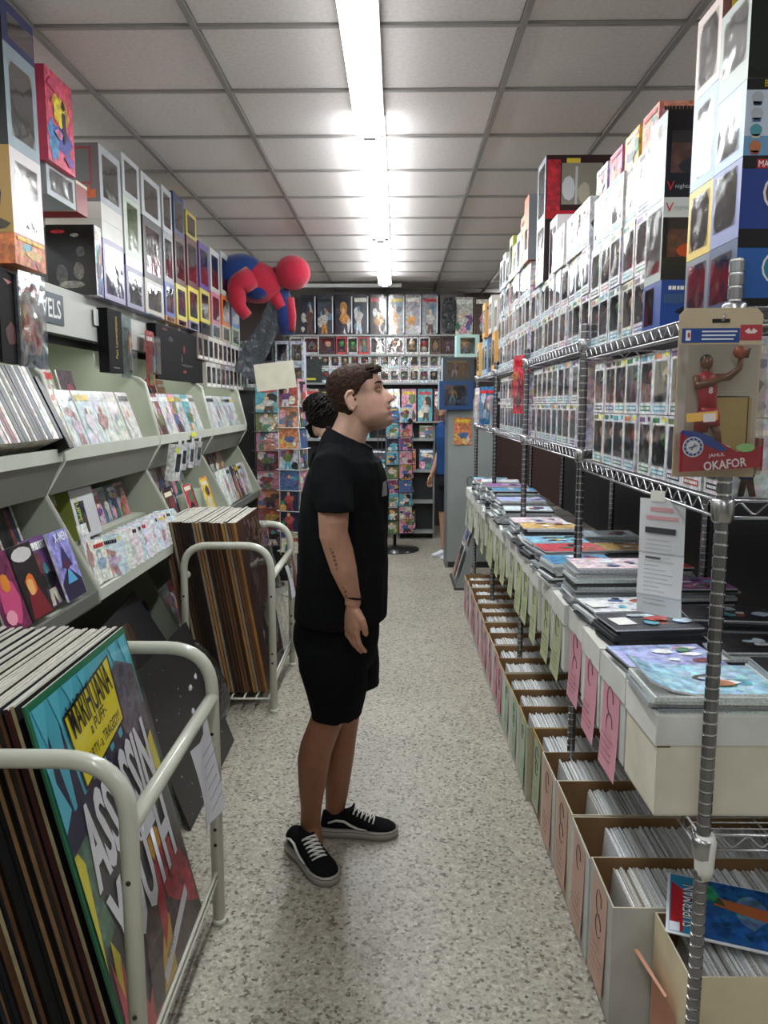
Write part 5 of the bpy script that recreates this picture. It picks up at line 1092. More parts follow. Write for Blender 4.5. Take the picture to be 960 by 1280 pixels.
# ================================================================== POSTER RACKS
def bent(pts, r, n=6):
    P = [Vector(p) for p in pts]; out = [P[0]]
    for i in range(1, len(P) - 1):
        a = (P[i - 1] - P[i]).normalized() * r + P[i]; b = (P[i + 1] - P[i]).normalized() * r + P[i]
        for k in range(n + 1):
            t = k / n; out.append(a * (1 - t) ** 2 + P[i] * 2 * t * (1 - t) + b * t * t)
    out.append(P[-1]); return out
WH = 'c9cabc'
def rack(x1, x0, y0, y1, zt, zr, label):
    t = thing('poster_rack', label, 'rack', (x1, y0, 0), group='white tubular poster racks'); of = Vector((-x1, -y0, 0)); r = .0195
    for y in (y0, y1):
        part('hoop', MB().tube(bent([(x1, y, 0), (x1, y, zt), (x0, y, zt), (x0, y, 0)], .135, 8), r, WH, 'enamel', 14), t, of)
        for x in (x0, x1):
            for z in (zt - .26, .32, .27):
                part('bolt', MB().tube([(x, y - r - .0015, z), (x, y - r + .002, z)], .0055, '55554e', 'steel', 8), t, of)
            part('foot_cap', MB().tube([(x, y, 0), (x, y, .02)], r * 1.12, WH, 'enamel', 12), t, of)
    for x in (x0, x1):
        part('side_rail', MB().tube([(x, y0, zr), (x, y1, zr)], r * .95, WH, 'enamel', 12), t, of)
        for z in (.155, .18): part('lower_rod', MB().tube([(x, y0, z), (x, y1, z)], .0052, WH, 'enamel', 8), t, of)
    for k in range(7):
        x = x0 + .03 + (x1 - x0 - .06) * k / 6; part('tray_rod', MB().tube([(x, y0, .072), (x, y1, .072)], .005, WH, 'enamel', 6), t, of)
    for y in (y0, y1): part('tray_rod', MB().tube([(x0, y, .072), (x1, y, .072)], .006, WH, 'enamel', 6), t, of)
    return t
rack(-.549, -1.16, 1.50, 2.235, .885, .735, 'white tubular poster rack in the foreground holding the bright film poster')
rack(-.641, -1.09, 3.92, 4.66, .885, .72, 'white tubular poster rack farther along, full of brown-edged boards')
def boards(xb, lean, n, pitch, y0, w, h, z, seed, label, group, endc, first=0, fan=0):
    r = random.Random(seed); ms = []
    for c in endc:
        mb = MB(); t = pitch * .82
        cf = r.choice(['1c1a1c', '2a2018', '151a24', '3a1c14'])
        mb.box(-w / 2, w / 2, 0, t, 0, h, cf, 'edgeboard', cols=[cf, c, cf, c, 'd2cfc4', c]); 
        mb.quad(-w / 2 + .0, w / 2, h - .004, h, -.0004, 'c8c4b8', 'paper'); ms.append(mb.mesh('poster_board'))
    for i in range(first, n):
        l = lean + fan * i
        lb_ = label % ORD[i] if '%s' in label else label
        o = tag(link('poster_board', ms[r.randrange(len(ms))], None, (xb - pitch * i, y0 + w / 2 + r.uniform(-.008, .008), z + r.uniform(0, .004)), (-l, 0, RZ_L + r.uniform(-.008, .008)), (1, 1, 1 - r.uniform(0, .012))), lb_, 'poster', group)
lean1 = math.atan2(.2, .87)
endc = ['2a211b', '5a3a26', '1a1c26', '3a1618', '8a6a4a', '141416', '6a4a32', 'a89878', '2a2f3a']
boards(-.60, lean1, 40, .0125, 1.58, .61, .905, .08, 5, 'pale-topped poster board, %s back from the film poster in foreground rack', 'poster boards in the foreground rack', endc, 1)
boards(-.68, math.atan2(.15, .9), 24, .0165, 3.99, .60, .93, .08, 6, 'brown-edged poster board, %s from the aisle in the farther rack', 'poster boards in the farther rack', ['4a3426', '6a4a34', '7a6450', '2a1f1a', '8f8272', '3a281e', 'a5743c'], 0)
# the film poster
po = thing('film_poster', 'tall film poster with a yellow panel and huge white slanted lettering, front of rack', 'poster', (-.588, 1.885, .08), (-lean1, 0, RZ_L))
W, H_ = .61, .905
pb = MB(); pb.box(-W / 2, W / 2, 0, .006, 0, H_, '1f6a48', 'plainprint', cols=['1f6a48', '2a5a40', '3a3a3a', '2a5a40', 'c8c4b8', '2a2a2a']); part('board', pb, po)
pr = MB(); e = [0]
def P(pts, c, m='plainprint'):
    e[0] += 1; pr.poly([(x * W - W / 2, z * H_) for x, z in pts], -.00012 * e[0] - .0003, c, m)
P([(.02, .005), (.985, .005), (.985, .98), (.02, .98)], '3d3b40')
P([(.02, .60), (.985, .60), (.985, .98), (.02, .98)], '4aa6ba')
dk = '251f3c'
for i in range(9):
    x = .03 + i * .105
    P([(x, .62), (x + .055 , .985 - .11 * ((i * 37) % 5) / 5 - .03), (x + .10, .62)], dk)
P([(.02, .60), (.985, .60), (.985, .75), (.02, .68)], dk)
for pts in ([(.03, .98), (.13, .98), (.07, .87)], [(.16, .98), (.24, .98), (.2, .88)], [(.28, .98), (.38, .98), (.33, .91)], [(.42, .98), (.49, .98), (.46, .92)], [(.76, .98), (.85, .98), (.8, .9)], [(.88, .98), (.97, .98), (.93, .86)], [(.02, .84), (.1, .70), (.02, .66)]): P(pts, '58b4c8')
P([(.68, .9), (.8, .93), (.97, .88), (.97, .66), (.7, .72)], '54505c', 'print')
P([(.24, .70), (.73, .76), (.74, .965), (.22, .91)], '17181c'); P([(.255, .708), (.715, .768), (.725, .957), (.235, .902)], 'dccb24')
P([(.02, .32), (.02, .6), (.2, .62), (.12, .45), (.16, .35)], '4a6a5a', 'print'); P([(.02, .28), (.08, .56), (.05, .6), (.02, .6)], 'd2c52a'); P([(.02, .1), (.09, .34), (.13, .28), (.1, .2), (.02, .05)], 'c8b828')
P([(.02, .02), (.05, .3), (.08, .18), (.12, .27), (.15, .15), (.2, .22), (.24, .05), (.2, .01)], 'b8404e'); P([(.02, .01), (.35, .01), (.3, .1), (.2, .06), (.1, .16), (.04, .1)], 'b43a48')
P([(.25, .02), (.98, .02), (.98, .3), (.7, .36), (.4, .3)], '4a3a3c', 'print')
P([(.56, .42), (.66, .45), (.8, .36), (.86, .22), (.78, .18), (.7, .3), (.62, .34)], 'c8922a'); P([(.62, .34), (.8, .36), (.97, .2), (.97, .05), (.8, .12), (.66, .2)], '9a3440', 'print'); P([(.38, .02), (.55, .02), (.62, .16), (.58, .2), (.45, .1)], 'c09a30'); P([(.5, .1), (.6, .16), (.66, .3), (.6, .34), (.53, .2)], 'ae3040')
P([(.83, .62), (.96, .66), (.97, .5), (.9, .54)], 'd2c52a')
P([(.42, .03), (.86, .12), (.86, .155), (.42, .065)], 'c6c6cc')
part('poster_print', pr, po)
yy = -.00012 * (e[0] + 4) - .0003
part('lettering', text_mesh('MARIHUANA', .085, '15161a', width=.265, bold=.01), po, (-.015, yy, .812), (0, math.radians(-6.5), 0))
part('lettering', text_mesh('a PUFF-', .03, '15161a', width=.11, shear=.2), po, (-.005, yy, .752), (0, math.radians(-6.5), 0))
part('lettering', text_mesh('a PARTY- a TRAGEDY!', .028, '15161a', width=.25, shear=.2), po, (-.01, yy, .700), (0, math.radians(-6.5), 0))
def slant(s, h, w, x, z, rot, sh=.25):
    for dx, c, d in ((.004, '222226', 0), (0, 'd3d3da', .0006)): part('lettering', text_mesh(s, h, c, width=w, bold=.035, shear=sh), po, (x + dx, yy - .0006 - d, z - dx), (0, math.radians(rot), 0))
slant('ASSASSIN', .20, .50, 0.0, .535, -5); slant('of', .05, .06, .05, .415, -8); slant('YOUTH', .20, .46, .015, .315, -6)
part('lettering', text_mesh('REVIEW', .016, '2a2a30', width=.07), po, (.03, yy - .001, .083), (0, math.radians(-11), 0))
part('clear_sleeve', MB().box(-W / 2, W / 2, yy - .004, yy - .0038, 0, H_, 'ffffff', 'sleeve'), po)
# crumpled plastic sleeve corner and tags on the rails
def tagsheet(x, y, zt, w, h, label, c='c6c6cc', seed=1, rz=RZ_L):
    t = thing('paper_tag', label, 'tag', (x, y, zt), (0, 0, rz)); mb = MB(); n = 7; r = random.Random(seed)
    f = lambda i, j: (-w / 2 + w * (i / 4) * (1 - .25 * j / n) + .02 * j / n, -.012 * math.sin(i * 1.3 + j * .4) - .004 * j, -h * j / n)
    vs = [f(i, j) for j in range(n + 1) for i in range(5)]; mb.add(vs, [(j * 5 + i, j * 5 + i + 1, (j + 1) * 5 + i + 1, (j + 1) * 5 + i) for j in range(n) for i in range(4)], c, 'paper', True)
    part('sheet', mb, t); ln = MB()
    for j in range(6):
        z = -h * (.15 + .12 * j); ln.box(-w * .3, w * r.uniform(.1, .3), -.02 - .004 * j, -.0195 - .004 * j, z, z + .004, '8a8a92', 'paper')
    part('handwriting', ln, t)['kind'] = 'stuff'; return t
tagsheet(-.52, 1.98, .73, .22, .25, 'curled white paper tag hanging from the foreground rack rail', seed=2)
tagsheet(-.612, 4.28, .72, .16, .2, 'small white paper tag hanging from the farther rack rail', seed=3)
tagsheet(-.612, 4.5, .72, .16, .24, 'reddish paper tag behind the white one on the farther rack', '7a5048', seed=4)
# clear bag draped on the rack-two boards
cb = MB(); r4 = random.Random(4); vs = []; nu, nv = 7, 9
for j in range(nv):
    for i in range(nu):
        y = 4.0 + .6 * i / (nu - 1); z = .12 + .88 * j / (nv - 1); x = -.655 - .15 * (z - .09) / .9 + r4.uniform(-.0, .02) + .02 * math.sin(3 * z + 7 * y)
        vs.append((x + .012, y, z))
cb.add(vs, [(j * nu + i, j * nu + i + 1, (j + 1) * nu + i + 1, (j + 1) * nu + i) for j in range(nv - 1) for i in range(nu - 1)], '8a8a98', 'bagfilm', True)
tag(link('plastic_sleeve', cb.mesh('plastic_sleeve')), 'clear crinkled plastic sleeve over the front board of the farther rack', 'sleeve')
# between the racks: star-specked board, brown box, black bag
sb = thing('poster_board', 'black star-specked board leaning on the floor between the white racks', 'board', (-.775, 3.16, .004), (math.radians(-20), 0, RZ_L))
part('board', MB().box(-.40, .40, 0, .008, 0, .62, '17181b', 'plainprint'), sb); stx = MB(); r5 = random.Random(8)
for k in range(40): 
    x, z, s = r5.uniform(-.38, .38), r5.uniform(.02, .6), r5.uniform(.0015, .004); stx.quad(x - s, x + s, z - s, z + s, -.0006, 'c8ccd0', 'plainprint')
for k in range(3): stx.poly(blob(r5.uniform(-.3, .3), r5.uniform(.1, .5), .03, .015, 8, r5), -.0006, 'b0a8b8', 'print')
part('star_print', stx, sb)
fr = thing('picture_board', 'dark board with a thin white edge lying against the bookcase by the racks', 'board', (-.84, 3.42, .004), (math.radians(-30), 0, RZ_L + .12))
part('board', MB().box(-.34, .34, 0, .012, 0, .8, '1a1b1e', 'plainprint'), fr); part('white_edge', MB().box(-.345, -.335, -.002, .014, 0, .805, 'c8c9c6', 'plainprint'), fr)
bb = MB(); bb.box(-.3, .3, 0, .05, 0, .7, '4a2e20', 'bagged', cols=['3a2820', '5a3826', '4a2e20', '5a3826', '7a5a44', '3a2820'])
tag(link('brown_box', bb.mesh('brown_box'), None, (-.90, 3.05, .003), (math.radians(-24), 0, RZ_L)), 'flat brown carton leaning behind the star-specked board', 'box')
bgm = MB(); r6 = random.Random(6); rings = []
for j in range(9):
    z = .02 + .46 * j / 8; rr = [.10, .16, .18, .17, .16, .14, .11, .07, .03][j]
    rings.append([(math.cos(2 * PI * k / 14) * rr * r6.uniform(.8, 1.15), math.sin(2 * PI * k / 14) * rr * 1.1 * r6.uniform(.8, 1.15), z) for k in range(14)])
bgm.rings(rings, '121214', 'darkbag')
tag(link('plastic_bag', bgm.mesh('plastic_bag'), None, (-.98, 3.60, .0)), 'crumpled black plastic bag slumped by the farther rack post', 'bag')

# ================================================================== SPINNERS AND END OF LEFT SIDE
def spinner(x, y, z0, z1, w, rows, cols, rz, c, label, br=.12):
    t = thing('comic_spinner', label, 'rack', (x, y, 0), (0, 0, rz)); 
    part('pole', MB().tube([(0, 0, .02), (0, 0, z1 + .05)], .018, c, 'enamel', 10), t)
    part('base', MB().rings([[(r * math.cos(a * PI / 10), r * math.sin(a * PI / 10), z) for a in range(20)] for r, z in ((br, 0), (br, .012), (.05, .04), (.02, .05))], c, 'enamel'), t)
    ph = (z1 - z0) / rows
    for f in range(4):
        ang = f * PI / 2; M = Matrix.Rotation(ang, 4, 'Z')
        g = MB()
        for i in range(cols + 1):
            xx = -w / 2 + w * i / cols; g.tube([(xx, -w / 2, z0), (xx, -w / 2, z1)], .0035, c, 'enamel', 5, M=M)
        part('wire_frame', g, t)
        for k in range(rows):
            z = z0 + k * ph; part('pocket', MB().tube([(-w / 2, -w / 2, z + .03), (-w / 2, -w / 2 - .03, z + .03), (w / 2, -w / 2 - .03, z + .03), (w / 2, -w / 2, z + .03)], .0035, c, 'enamel', 5, M=M), t)
    return t
def fillspin(x, y, z0, z1, w, rows, rz, label, faces=(0,), scl=1.0, seed=0, hue=None):
    ph = (z1 - z0) / rows; r = random.Random(seed)
    for f in faces:
        for k in range(rows):
            ang = rz + f * PI / 2; n = Vector((math.sin(ang), -math.cos(ang), 0)); p = Vector((x, y, 0)) + n * (w / 2 + .012)
            kk = r.randrange(36)
            tag(link('comic_book', COMIC[kk], None, (p.x, p.y, z0 + ph * k + .03), (math.radians(-5), 0, ang), (w / .19, 1, min(1, ph / .2))), '%s comic in the %s tier from the bottom, %s' % (CBG[kk], ORD[k], label if f == 0 else 'right face of ' + label), 'comic', 'comics in the spinner racks')
spinner(-1.115, 6.82, .35, 1.66, .22, 8, 1, .12, '3a3a3c', 'dark wire comic spinner left of the white one, full of colourful covers')
fillspin(-1.115, 6.82, .35, 1.66, .22, 8, .12, 'dark left spinner', (0, 1), seed=1)
spinner(-.86, 6.50, .35, 1.72, .18, 8, 1, -.25, 'c4c6c0', 'white wire comic spinner standing behind the farther poster rack')
fillspin(-.86, 6.50, .35, 1.72, .18, 8, -.25, 'white spinner', (0, 1), seed=2)
p_ = at(344, 470, Y=6.2)
ps = tag(link('paper_sign', MB().box(-.155, .155, 0, .002, -.105, .105, 'cfccb8', 'paper', M=Matrix.Rotation(math.radians(-7), 4, 'Y')).mesh('paper_sign'), None, tuple(p_), (0, 0, .1)), 'blank cream paper sign taped above the comic spinners', 'sign')
# tall cabinet carrying stock and the plush
cab = thing('stock_cabinet', 'dark cabinet behind the comic spinners carrying boxed stock', 'cabinet', (-1.2, 7.2, 0))
part('body', MB().box(-.28, .36, -.2, .2, 0, 1.72, '26272a', 'shelfpaint'), cab); part('top', MB().box(-.3, .38, -.22, .22, 1.72, 1.745, '6a6c68', 'shelfpaint'), cab); part('door', MB().box(-.26, .34, -.215, -.2, .05, 1.68, '2e2f33', 'shelfpaint'), cab)
for k in range(5):
    x = -1.40 + k * .13; c = ['8f949c', 'b0b4ba', '4a4c52', 'a4a8b0', '9aa0aa'][k]
    for j in range(2):
        mb = carton(.12, .2, .2, c, win=(.15, .85, .15, .85), bg='4a4c52', seed=k + 50 + j)
        o = tag(link('toy_box', mb.mesh('toy_box'), None, (x, 6.99, 1.746 + j * .202)), 'silvery toy box, %s from the left on the %s tier below the plush' % (ORD[k], ['lower', 'upper'][j]), 'toy box', 'silvery boxes under the plush'); part('window_pane', pane_mesh(.12, .2, (.15, .85, .15, .85)), o); part('figure', HERO[(k + j * 4) % 10], o, (0, .09, .032), scl=(.13, .13, .13))
# clear bag hanging below the plush
cv = MB(); r7 = random.Random(3); vs = []; nu, nv = 6, 9
a_, b_ = at(312, 470, Y=6.7), at(362, 368, Y=6.7)
for j in range(nv):
    for i in range(nu):
        t = j / (nv - 1); w_ = .20 - .05 * t; base = a_.lerp(b_, t); vs.append((base.x - w_ * (i / (nu - 1) - .3) * .9, 6.62 + r7.uniform(-.03, .03), base.z + .55 * w_ * (i / (nu - 1) - .5) + r7.uniform(-.01, .01)))
cv.add(vs, [(j * nu + i, j * nu + i + 1, (j + 1) * nu + i + 1, (j + 1) * nu + i) for j in range(nv - 1) for i in range(nu - 1)], '3a4048', 'darkbag', True)
tag(link('plastic_bag', cv.mesh('plastic_bag')), 'dark shiny plastic-wrapped board slanting under the plush', 'bag')
# the plush: a plain soft figure, crouched
PY = 6.62
def pp(px, py, Y=PY): return at(px, py, Y=Y)
pl = thing('plush_figure', 'large plain red and blue stuffed plush figure crouching on top of the boxes', 'plush toy', tuple(pp(315, 395)))
of = -pp(315, 395)
def ellm(c, r, col, rot=0):
    return MB().ell((0, 0, 0), r, col, 'plush', 20, 14, M=Matrix.Translation(c) @ Matrix.Rotation(rot, 4, 'Y'))
part('torso', ellm(pp(317, 352), (.235, .17, .17), 'b02a3e', .25), pl, of); part('back', ellm(pp(296, 345) + Vector((0, -.04, 0)), (.225, .165, .16), '24407e', -.35), pl, of, label='blue back')
part('arm', MB().tube(bent([pp(318, 350) + Vector((0, -.14, 0)), pp(301, 362) + Vector((0, -.19, 0)), pp(303, 385) + Vector((0, -.18, 0)), pp(313, 398) + Vector((0, -.14, 0))], .045, 6), [.095 - .0032 * q_ for q_ in range(16)], 'b02a3e', 'plush', 14), pl, of)
part('arm', MB().tube([pp(330, 350) + Vector((0, .1, 0)), pp(345, 372), pp(352, 385)], [.08, .06, .045], 'b02a3e', 'plush', 12), pl, of)
part('belly', ellm(pp(322, 366) + Vector((0, -.06, 0)), (.11, .1, .07), '1c2f6a'), pl, of, label='navy belly')
part('neck', ellm(pp(346, 341), (.06, .06, .05), '9c2436'), pl, of)
part('head', ellm(pp(366, 341), (.145, .14, .14), 'b42a40', .2), pl, of)
part('leg', MB().tube([pp(350, 362) + Vector((0, .05, 0)), pp(355, 392) + Vector((0, .05, 0)), pp(358, 418) + Vector((0, .05, 0))], [.07, .075, .06], '24356e', 'plush', 12), pl, of, label='navy leg')
part('leg', MB().tube([pp(362, 372) + Vector((0, .02, 0)), pp(364, 395) + Vector((0, .02, 0)), pp(364, 414) + Vector((0, .02, 0))], [.035, .04, .03], 'a02638', 'plush', 12), pl, of)

# ================================================================== BACK OF THE SHOP
BY = 9.3
bp = tag(link('pegboard', MB().box(-1.35, .78, BY + .13, BY + .16, 1.42, 2.9, '55504e', 'shelfpaint').mesh('pegboard'), None), 'grey display panel across the back wall behind the stacked packages', 'panel')
tr = tag(link('light_strip', MB().box(-1.15, .05, BY - .06, BY, 2.925, 2.965, 'dadcdc', 'enamel').mesh('light_strip'), None), 'white metal strip under the ceiling above the back display', 'strip')
for k, z in enumerate((2.395, 2.17, 1.845, 1.40)):
    s_ = tag(link('display_shelf', MB().box(-1.3, .72, BY - .07, BY + .13, z - .02, z, '8b8c8a', 'shelfpaint').mesh('display_shelf'), None), 'long grey shelf on the back display, %s from the top' % ORD[k], 'shelf')
bw = [(375, 394), (396, 416), (418, 440), (441, 460), (462, 483), (485, 505), (506, 526), (527, 547)]
for k, (a, b) in enumerate(bw):
    xa, xb = at(a, 390, Y=BY - .05).x, at(b, 390, Y=BY - .05).x; w = xb - xa - .012
    c = ['23283a', '3a4450', '1f2230', '30343c', '2a2220', '8a8684', '8f8c90', '84888c'][k]
    mb = MB(); mb.box(-w / 2, w / 2, 0, .08, 0, .45, c, 'bagged'); art(mb, w, .45, 0, 800 + k, c, 'bagged', pal=['5a7890', 'b07a3a', '8d9298', '3a3a44', 'a8a4a0', '5c4038', 'b8b8bc'], n=5)
    o = tag(link('figure_package', mb.mesh('figure_package'), None, ((xa + xb) / 2, BY - .03, 2.396)), 'tall %s package, %s from the left in the back top row' % (['navy', 'slate', 'dark blue', 'charcoal', 'brown-black', 'pale grey', 'silver', 'grey'][k], ORD[k]), 'toy package', 'tall packages across the top of the back display')
    part('clear_edge', MB().box(w / 2 - .004, w / 2 + .008, -.006, .0, .02, .43, 'd8dce0', 'plastic'), o)
o = thing('blister_package', 'dark oval-windowed blister package at the right of the back top row', 'toy package', (at(561, 390, Y=BY).x, BY - .04, 2.396))
part('backing_card', MB().box(-.1, .1, .04, .045, 0, .45, '6a6466', 'plainprint'), o); part('shell', MB().rings([[(.085 * math.copysign(abs(math.cos(a * PI / 10)) ** .6, math.cos(a * PI / 10)), y, .22 + .2 * math.copysign(abs(math.sin(a * PI / 10)) ** .6, math.sin(a * PI / 10))) for a in range(20)] for y in (.04, .01, -.01)], '26282a', 'darkbag'), o)
for k, (c, nme) in enumerate((('7a4030', 'rust'), ('4a6a9a', 'blue'))):
    mb, _ = cover(.2, .42, .05, 820 + k, 'print'); tag(link('figure_package', mb.mesh('figure_package'), None, (at(580 + 24 * k, 390, Y=BY).x, BY - .03, 2.396)), '%s printed package near the bright window at the back' % nme, 'toy package')
# second row
x = -1.25; k = 0
while x < .70:
    w = RND.choice([.13, .16, .19, .22]); c = RND.choice(['a8a4a4', '8a2a34', '5a4038', 'b0acac', 'a83a3a', 'c87a4a', '3a2a2a', 'bcb8b8'])
    mb = carton(w - .008, .21, .09, c, win=(.1, .9, .12, .85), bg=RND.choice(['7a3a3a', '4a3a38', '9a9698', '5a4a70']), seed=830 + k)
    o = tag(link('toy_box', mb.mesh('toy_box'), None, (x + w / 2, BY - .05, 2.171)), 'toy box, %s from the left in the second row of the back display' % ORD[k], 'toy box', 'boxes in the second back row'); part('window_pane', pane_mesh(w - .008, .21, (.1, .9, .12, .85)), o); part('figure', (HERO + CHIBI)[(k * 5) % 24], o, (0, .04, .026), scl=(.13, .11, .14)); x += w; k += 1
# two rows of little white boxes
for row in range(2):
    for k in range(17):
        if k < 2 and 1: continue
        xx = -1.18 + k * .115
        me, nm = POP[(k * 3 + row) % 10]
        o = tag(link('figure_box', me, None, (xx, BY - .05, 1.846 + row * .1622), (0, 0, 0), (.94, 1, .99)), 'small white figure box, %s from left in the %s back row' % (ORD[k - 2], ['lower', 'upper'][row]), 'toy box', 'small white boxes across the back display')
        part('window_pane', PPANE, o); part('figure', CHIBI[(k * 3 + row * 5) % 14], o, (0, .04, .033), scl=(.098, .098, .098))
gb = MB(); gb.box(-.1, .1, 0, .06, 0, .27, '272d2c', 'print'); gb.poly([(-.08, .03), (.03, .03), (.03, .055), (-.08, .055)], -.001, 'b8b040', 'plainprint')
tag(link('dark_box', gb.mesh('dark_box'), None, (at(391, 440, Y=9.22).x, 9.235, 1.846)), 'dark green box with yellow lettering left of the small white boxes', 'box')
# third row of comics / books on the 1.40 shelf
x = -1.28; k = 0
while x < .70:
    kk = (k * 7 + 4) % 36; tag(link('comic_book', COMIC[kk], None, (x + .09, BY - .04, 1.401), (math.radians(-6), 0, 0), (1, 1, 1.45)), '%s tall magazine, %s from the left under the white boxes' % (CBG[kk], ORD[k]), 'magazine', 'magazines on the lowest back display shelf'); x += .19; k += 1
# floor bookcases at the back
for b, (x0, x1) in enumerate(((-1.35, -.75), (-.72, -.12), (.03, .44))):
    t = thing('bookcase', ['left back bookcase with magazines behind the spinners', 'middle back bookcase half hidden by the standing man', 'grey back bookcase with shelves right of the black spinner'][b], 'bookcase', ((x0 + x1) / 2, BY, 0)); w = x1 - x0
    for s in (-1, 1): part('side_panel', MB().box(s * w / 2 - .01, s * w / 2 + .01, -.02, .12, 0, 1.38, '6e7270', 'shelfpaint'), t)
    part('back_panel', MB().box(-w / 2, w / 2, .12, .13, 0, 1.38, '2a2c2e', 'shelfpaint'), t)
    for z in (.10, .46, .83, 1.20): part('shelf', MB().box(-w / 2 + .01, w / 2 - .01, -.06, .12, z - .03, z, '8e9290', 'shelfpaint'), t)
    for q, z in enumerate((.10, .46, .83, 1.20)):
        n = int(w / .19)
        for k in range(n):
            if b == 2 and q == 1 or (k * 3 + q + b) % 5 == 0: continue
            kk = (k * 11 + q * 5 + b * 3) % 36
            tag(link('comic_book', COMIC[kk], None, (x0 + .11 + k * (w - .2) / max(1, n - 1), BY - .03, z), (math.radians(-12), 0, 0), (1, 1, .9 if q == 3 and 0 else (.62 if q == 3 else .95))), '%s comic, %s on the %s shelf of the %s back bookcase' % (CBG[kk], ORD[k], ['bottom', 'second', 'third', 'top'][q], ['left', 'middle', 'right'][b]), 'comic', 'comics in the back bookcases')
# black spinner in front
spinner(-.02, 8.55, .18, 1.52, .30, 9, 2, .30, '1c1c1e', 'black comic spinner on a round base at the end of the aisle', .27)
r8 = random.Random(12)
for f in (0, 1):
    for k in range(9):
        for i in range(2):
            ang = .30 + f * PI / 2 - (PI / 2 if f else 0) * 0; ang = .30 - (0 if f == 0 else 0) + (f * PI / 2)
            n = Vector((math.sin(ang), -math.cos(ang), 0)); tx = Vector((math.cos(ang), math.sin(ang), 0)); p = Vector((-.02, 8.55, 0)) + n * .162 + tx * (-.075 + .15 * i); kk = r8.randrange(36)
            tag(link('comic_book', COMIC[kk], None, (p.x, p.y, .18 + k * .149 + .03), (math.radians(-5), 0, ang), (.8, 1, .62)), '%s comic, %s tier up, %s column, %s face of black spinner' % (CBG[kk], ORD[k], ['left', 'right'][i], ['front', 'side'][f]), 'comic', 'comics in the black spinner')

# ------------------------------------------------------------------ grey end panel and its boxes
ep = thing('end_panel', 'tall grey metal end panel standing at the right of the aisle end', 'panel', (.68, 7.6, 0))
part('panel', MB().box(-.19, .25, 0, .04, .06, 1.53, '8b918f', 'shelfpaint'), ep); part('kick_plate', MB().box(-.17, .24, .005, .035, 0, .06, '26282a', 'shelfpaint'), ep); part('side_post', MB().box(-.2, -.185, -.004, .3, .0, 1.53, '70767a', 'shelfpaint'), ep)
part('top_plate', MB().box(-.2, .3, 0, .4, 1.53, 1.545, '8b918f', 'shelfpaint'), ep)
ws = MB(); ws.tube([(.03 + .03 * math.cos(a), -.03, .86 + .045 * math.sin(a)) for a in [PI * k / 8 for k in range(2, 12)]], .004, '4a4c4c', 'plastic', 5); part('cable_loop', ws, ep)
def bxf(a, b, yt, ybm, Y, d, c, label, seed, **k):
    p0, p1 = at(a, ybm, Y=Y), at(b, yt, Y=Y); w = p1.x - p0.x; return (p0.x + p1.x) / 2, w, p1.z - p0.z
z = 1.546
for k, (a, b, h, c, lb, sd) in enumerate(((549, 592, .27, '24406c', 'dark blue toy box resting on the grey end panel', '8fb0d0'), (553, 592, .22, '3a3e40', 'black toy box with a framed picture on the end panel stack', 'a8bccc'), (570, 598, .21, 'a8c4bc', 'mint green toy box on top of the end panel stack', '9fd0d4'))):
    xa, xb = at(a, 500, Y=7.55).x, at(b, 500, Y=7.55).x; w = xb - xa
    mb = carton(w, h, .28, c, side=sd, win=(.15, .8, .15, .85), bg=['4a5a70', '5a2a2a', '8ab0a8'][k], seed=60 + k, m='plainprint')
    o = tag(link('toy_box', mb.mesh('toy_box'), None, ((xa + xb) / 2, 7.53, z)), lb, 'toy box'); part('window_pane', pane_mesh(w, h, (.15, .8, .15, .85)), o); part('figure', (HERO + CHIBI)[k * 6 + 1], o, (-.03, .12, .15 * h + .001), scl=(.2, .2, h * .65)); z += h + .001
mb, _ = cover(.19, .26, .006, 860, 'bagged')
tag(link('comic_book', COMIC[19], None, (at(578, 560, Y=7.58).x, 7.59, at(578, 556, Y=7.58).z), (0, 0, 0), (1.0, 1, 1.0)), 'red and white comic taped to the grey end panel', 'comic')
# slanted grey magazine rack on floor
mr_ = thing('magazine_rack', 'low grey slanted rack with dark magazines at the foot of the end panel', 'rack', (.50, 6.95, 0))
part('frame', MB().prism([(.02, .02), (.10, .02), (.28, .70), (.22, .70)], -.30, .30, '8d918f', 'shelfpaint', Matrix.Identity(4)), mr_)
part('foot', MB().box(.0, .3, -.3, .3, 0, .02, '3a3c3c', 'shelfpaint'), mr_)
for k in range(4):
    tag(link('comic_book', COMIC[(k * 9 + 5) % 36], None, (.535 + .035 * (k % 2) + (.1 if k > 1 else 0) - .03, 6.78 + .3 * (k % 2), .1 + (.32 if k > 1 else 0)), (math.radians(-16), 0, RZ_R), (1.2, 1, 1.1)), '%s magazine on the %s of the slanted grey rack, %s side' % (CBG[(k * 9 + 5) % 36], 'upper part' if k > 1 else 'lower part', ['near', 'far'][k % 2]), 'magazine')

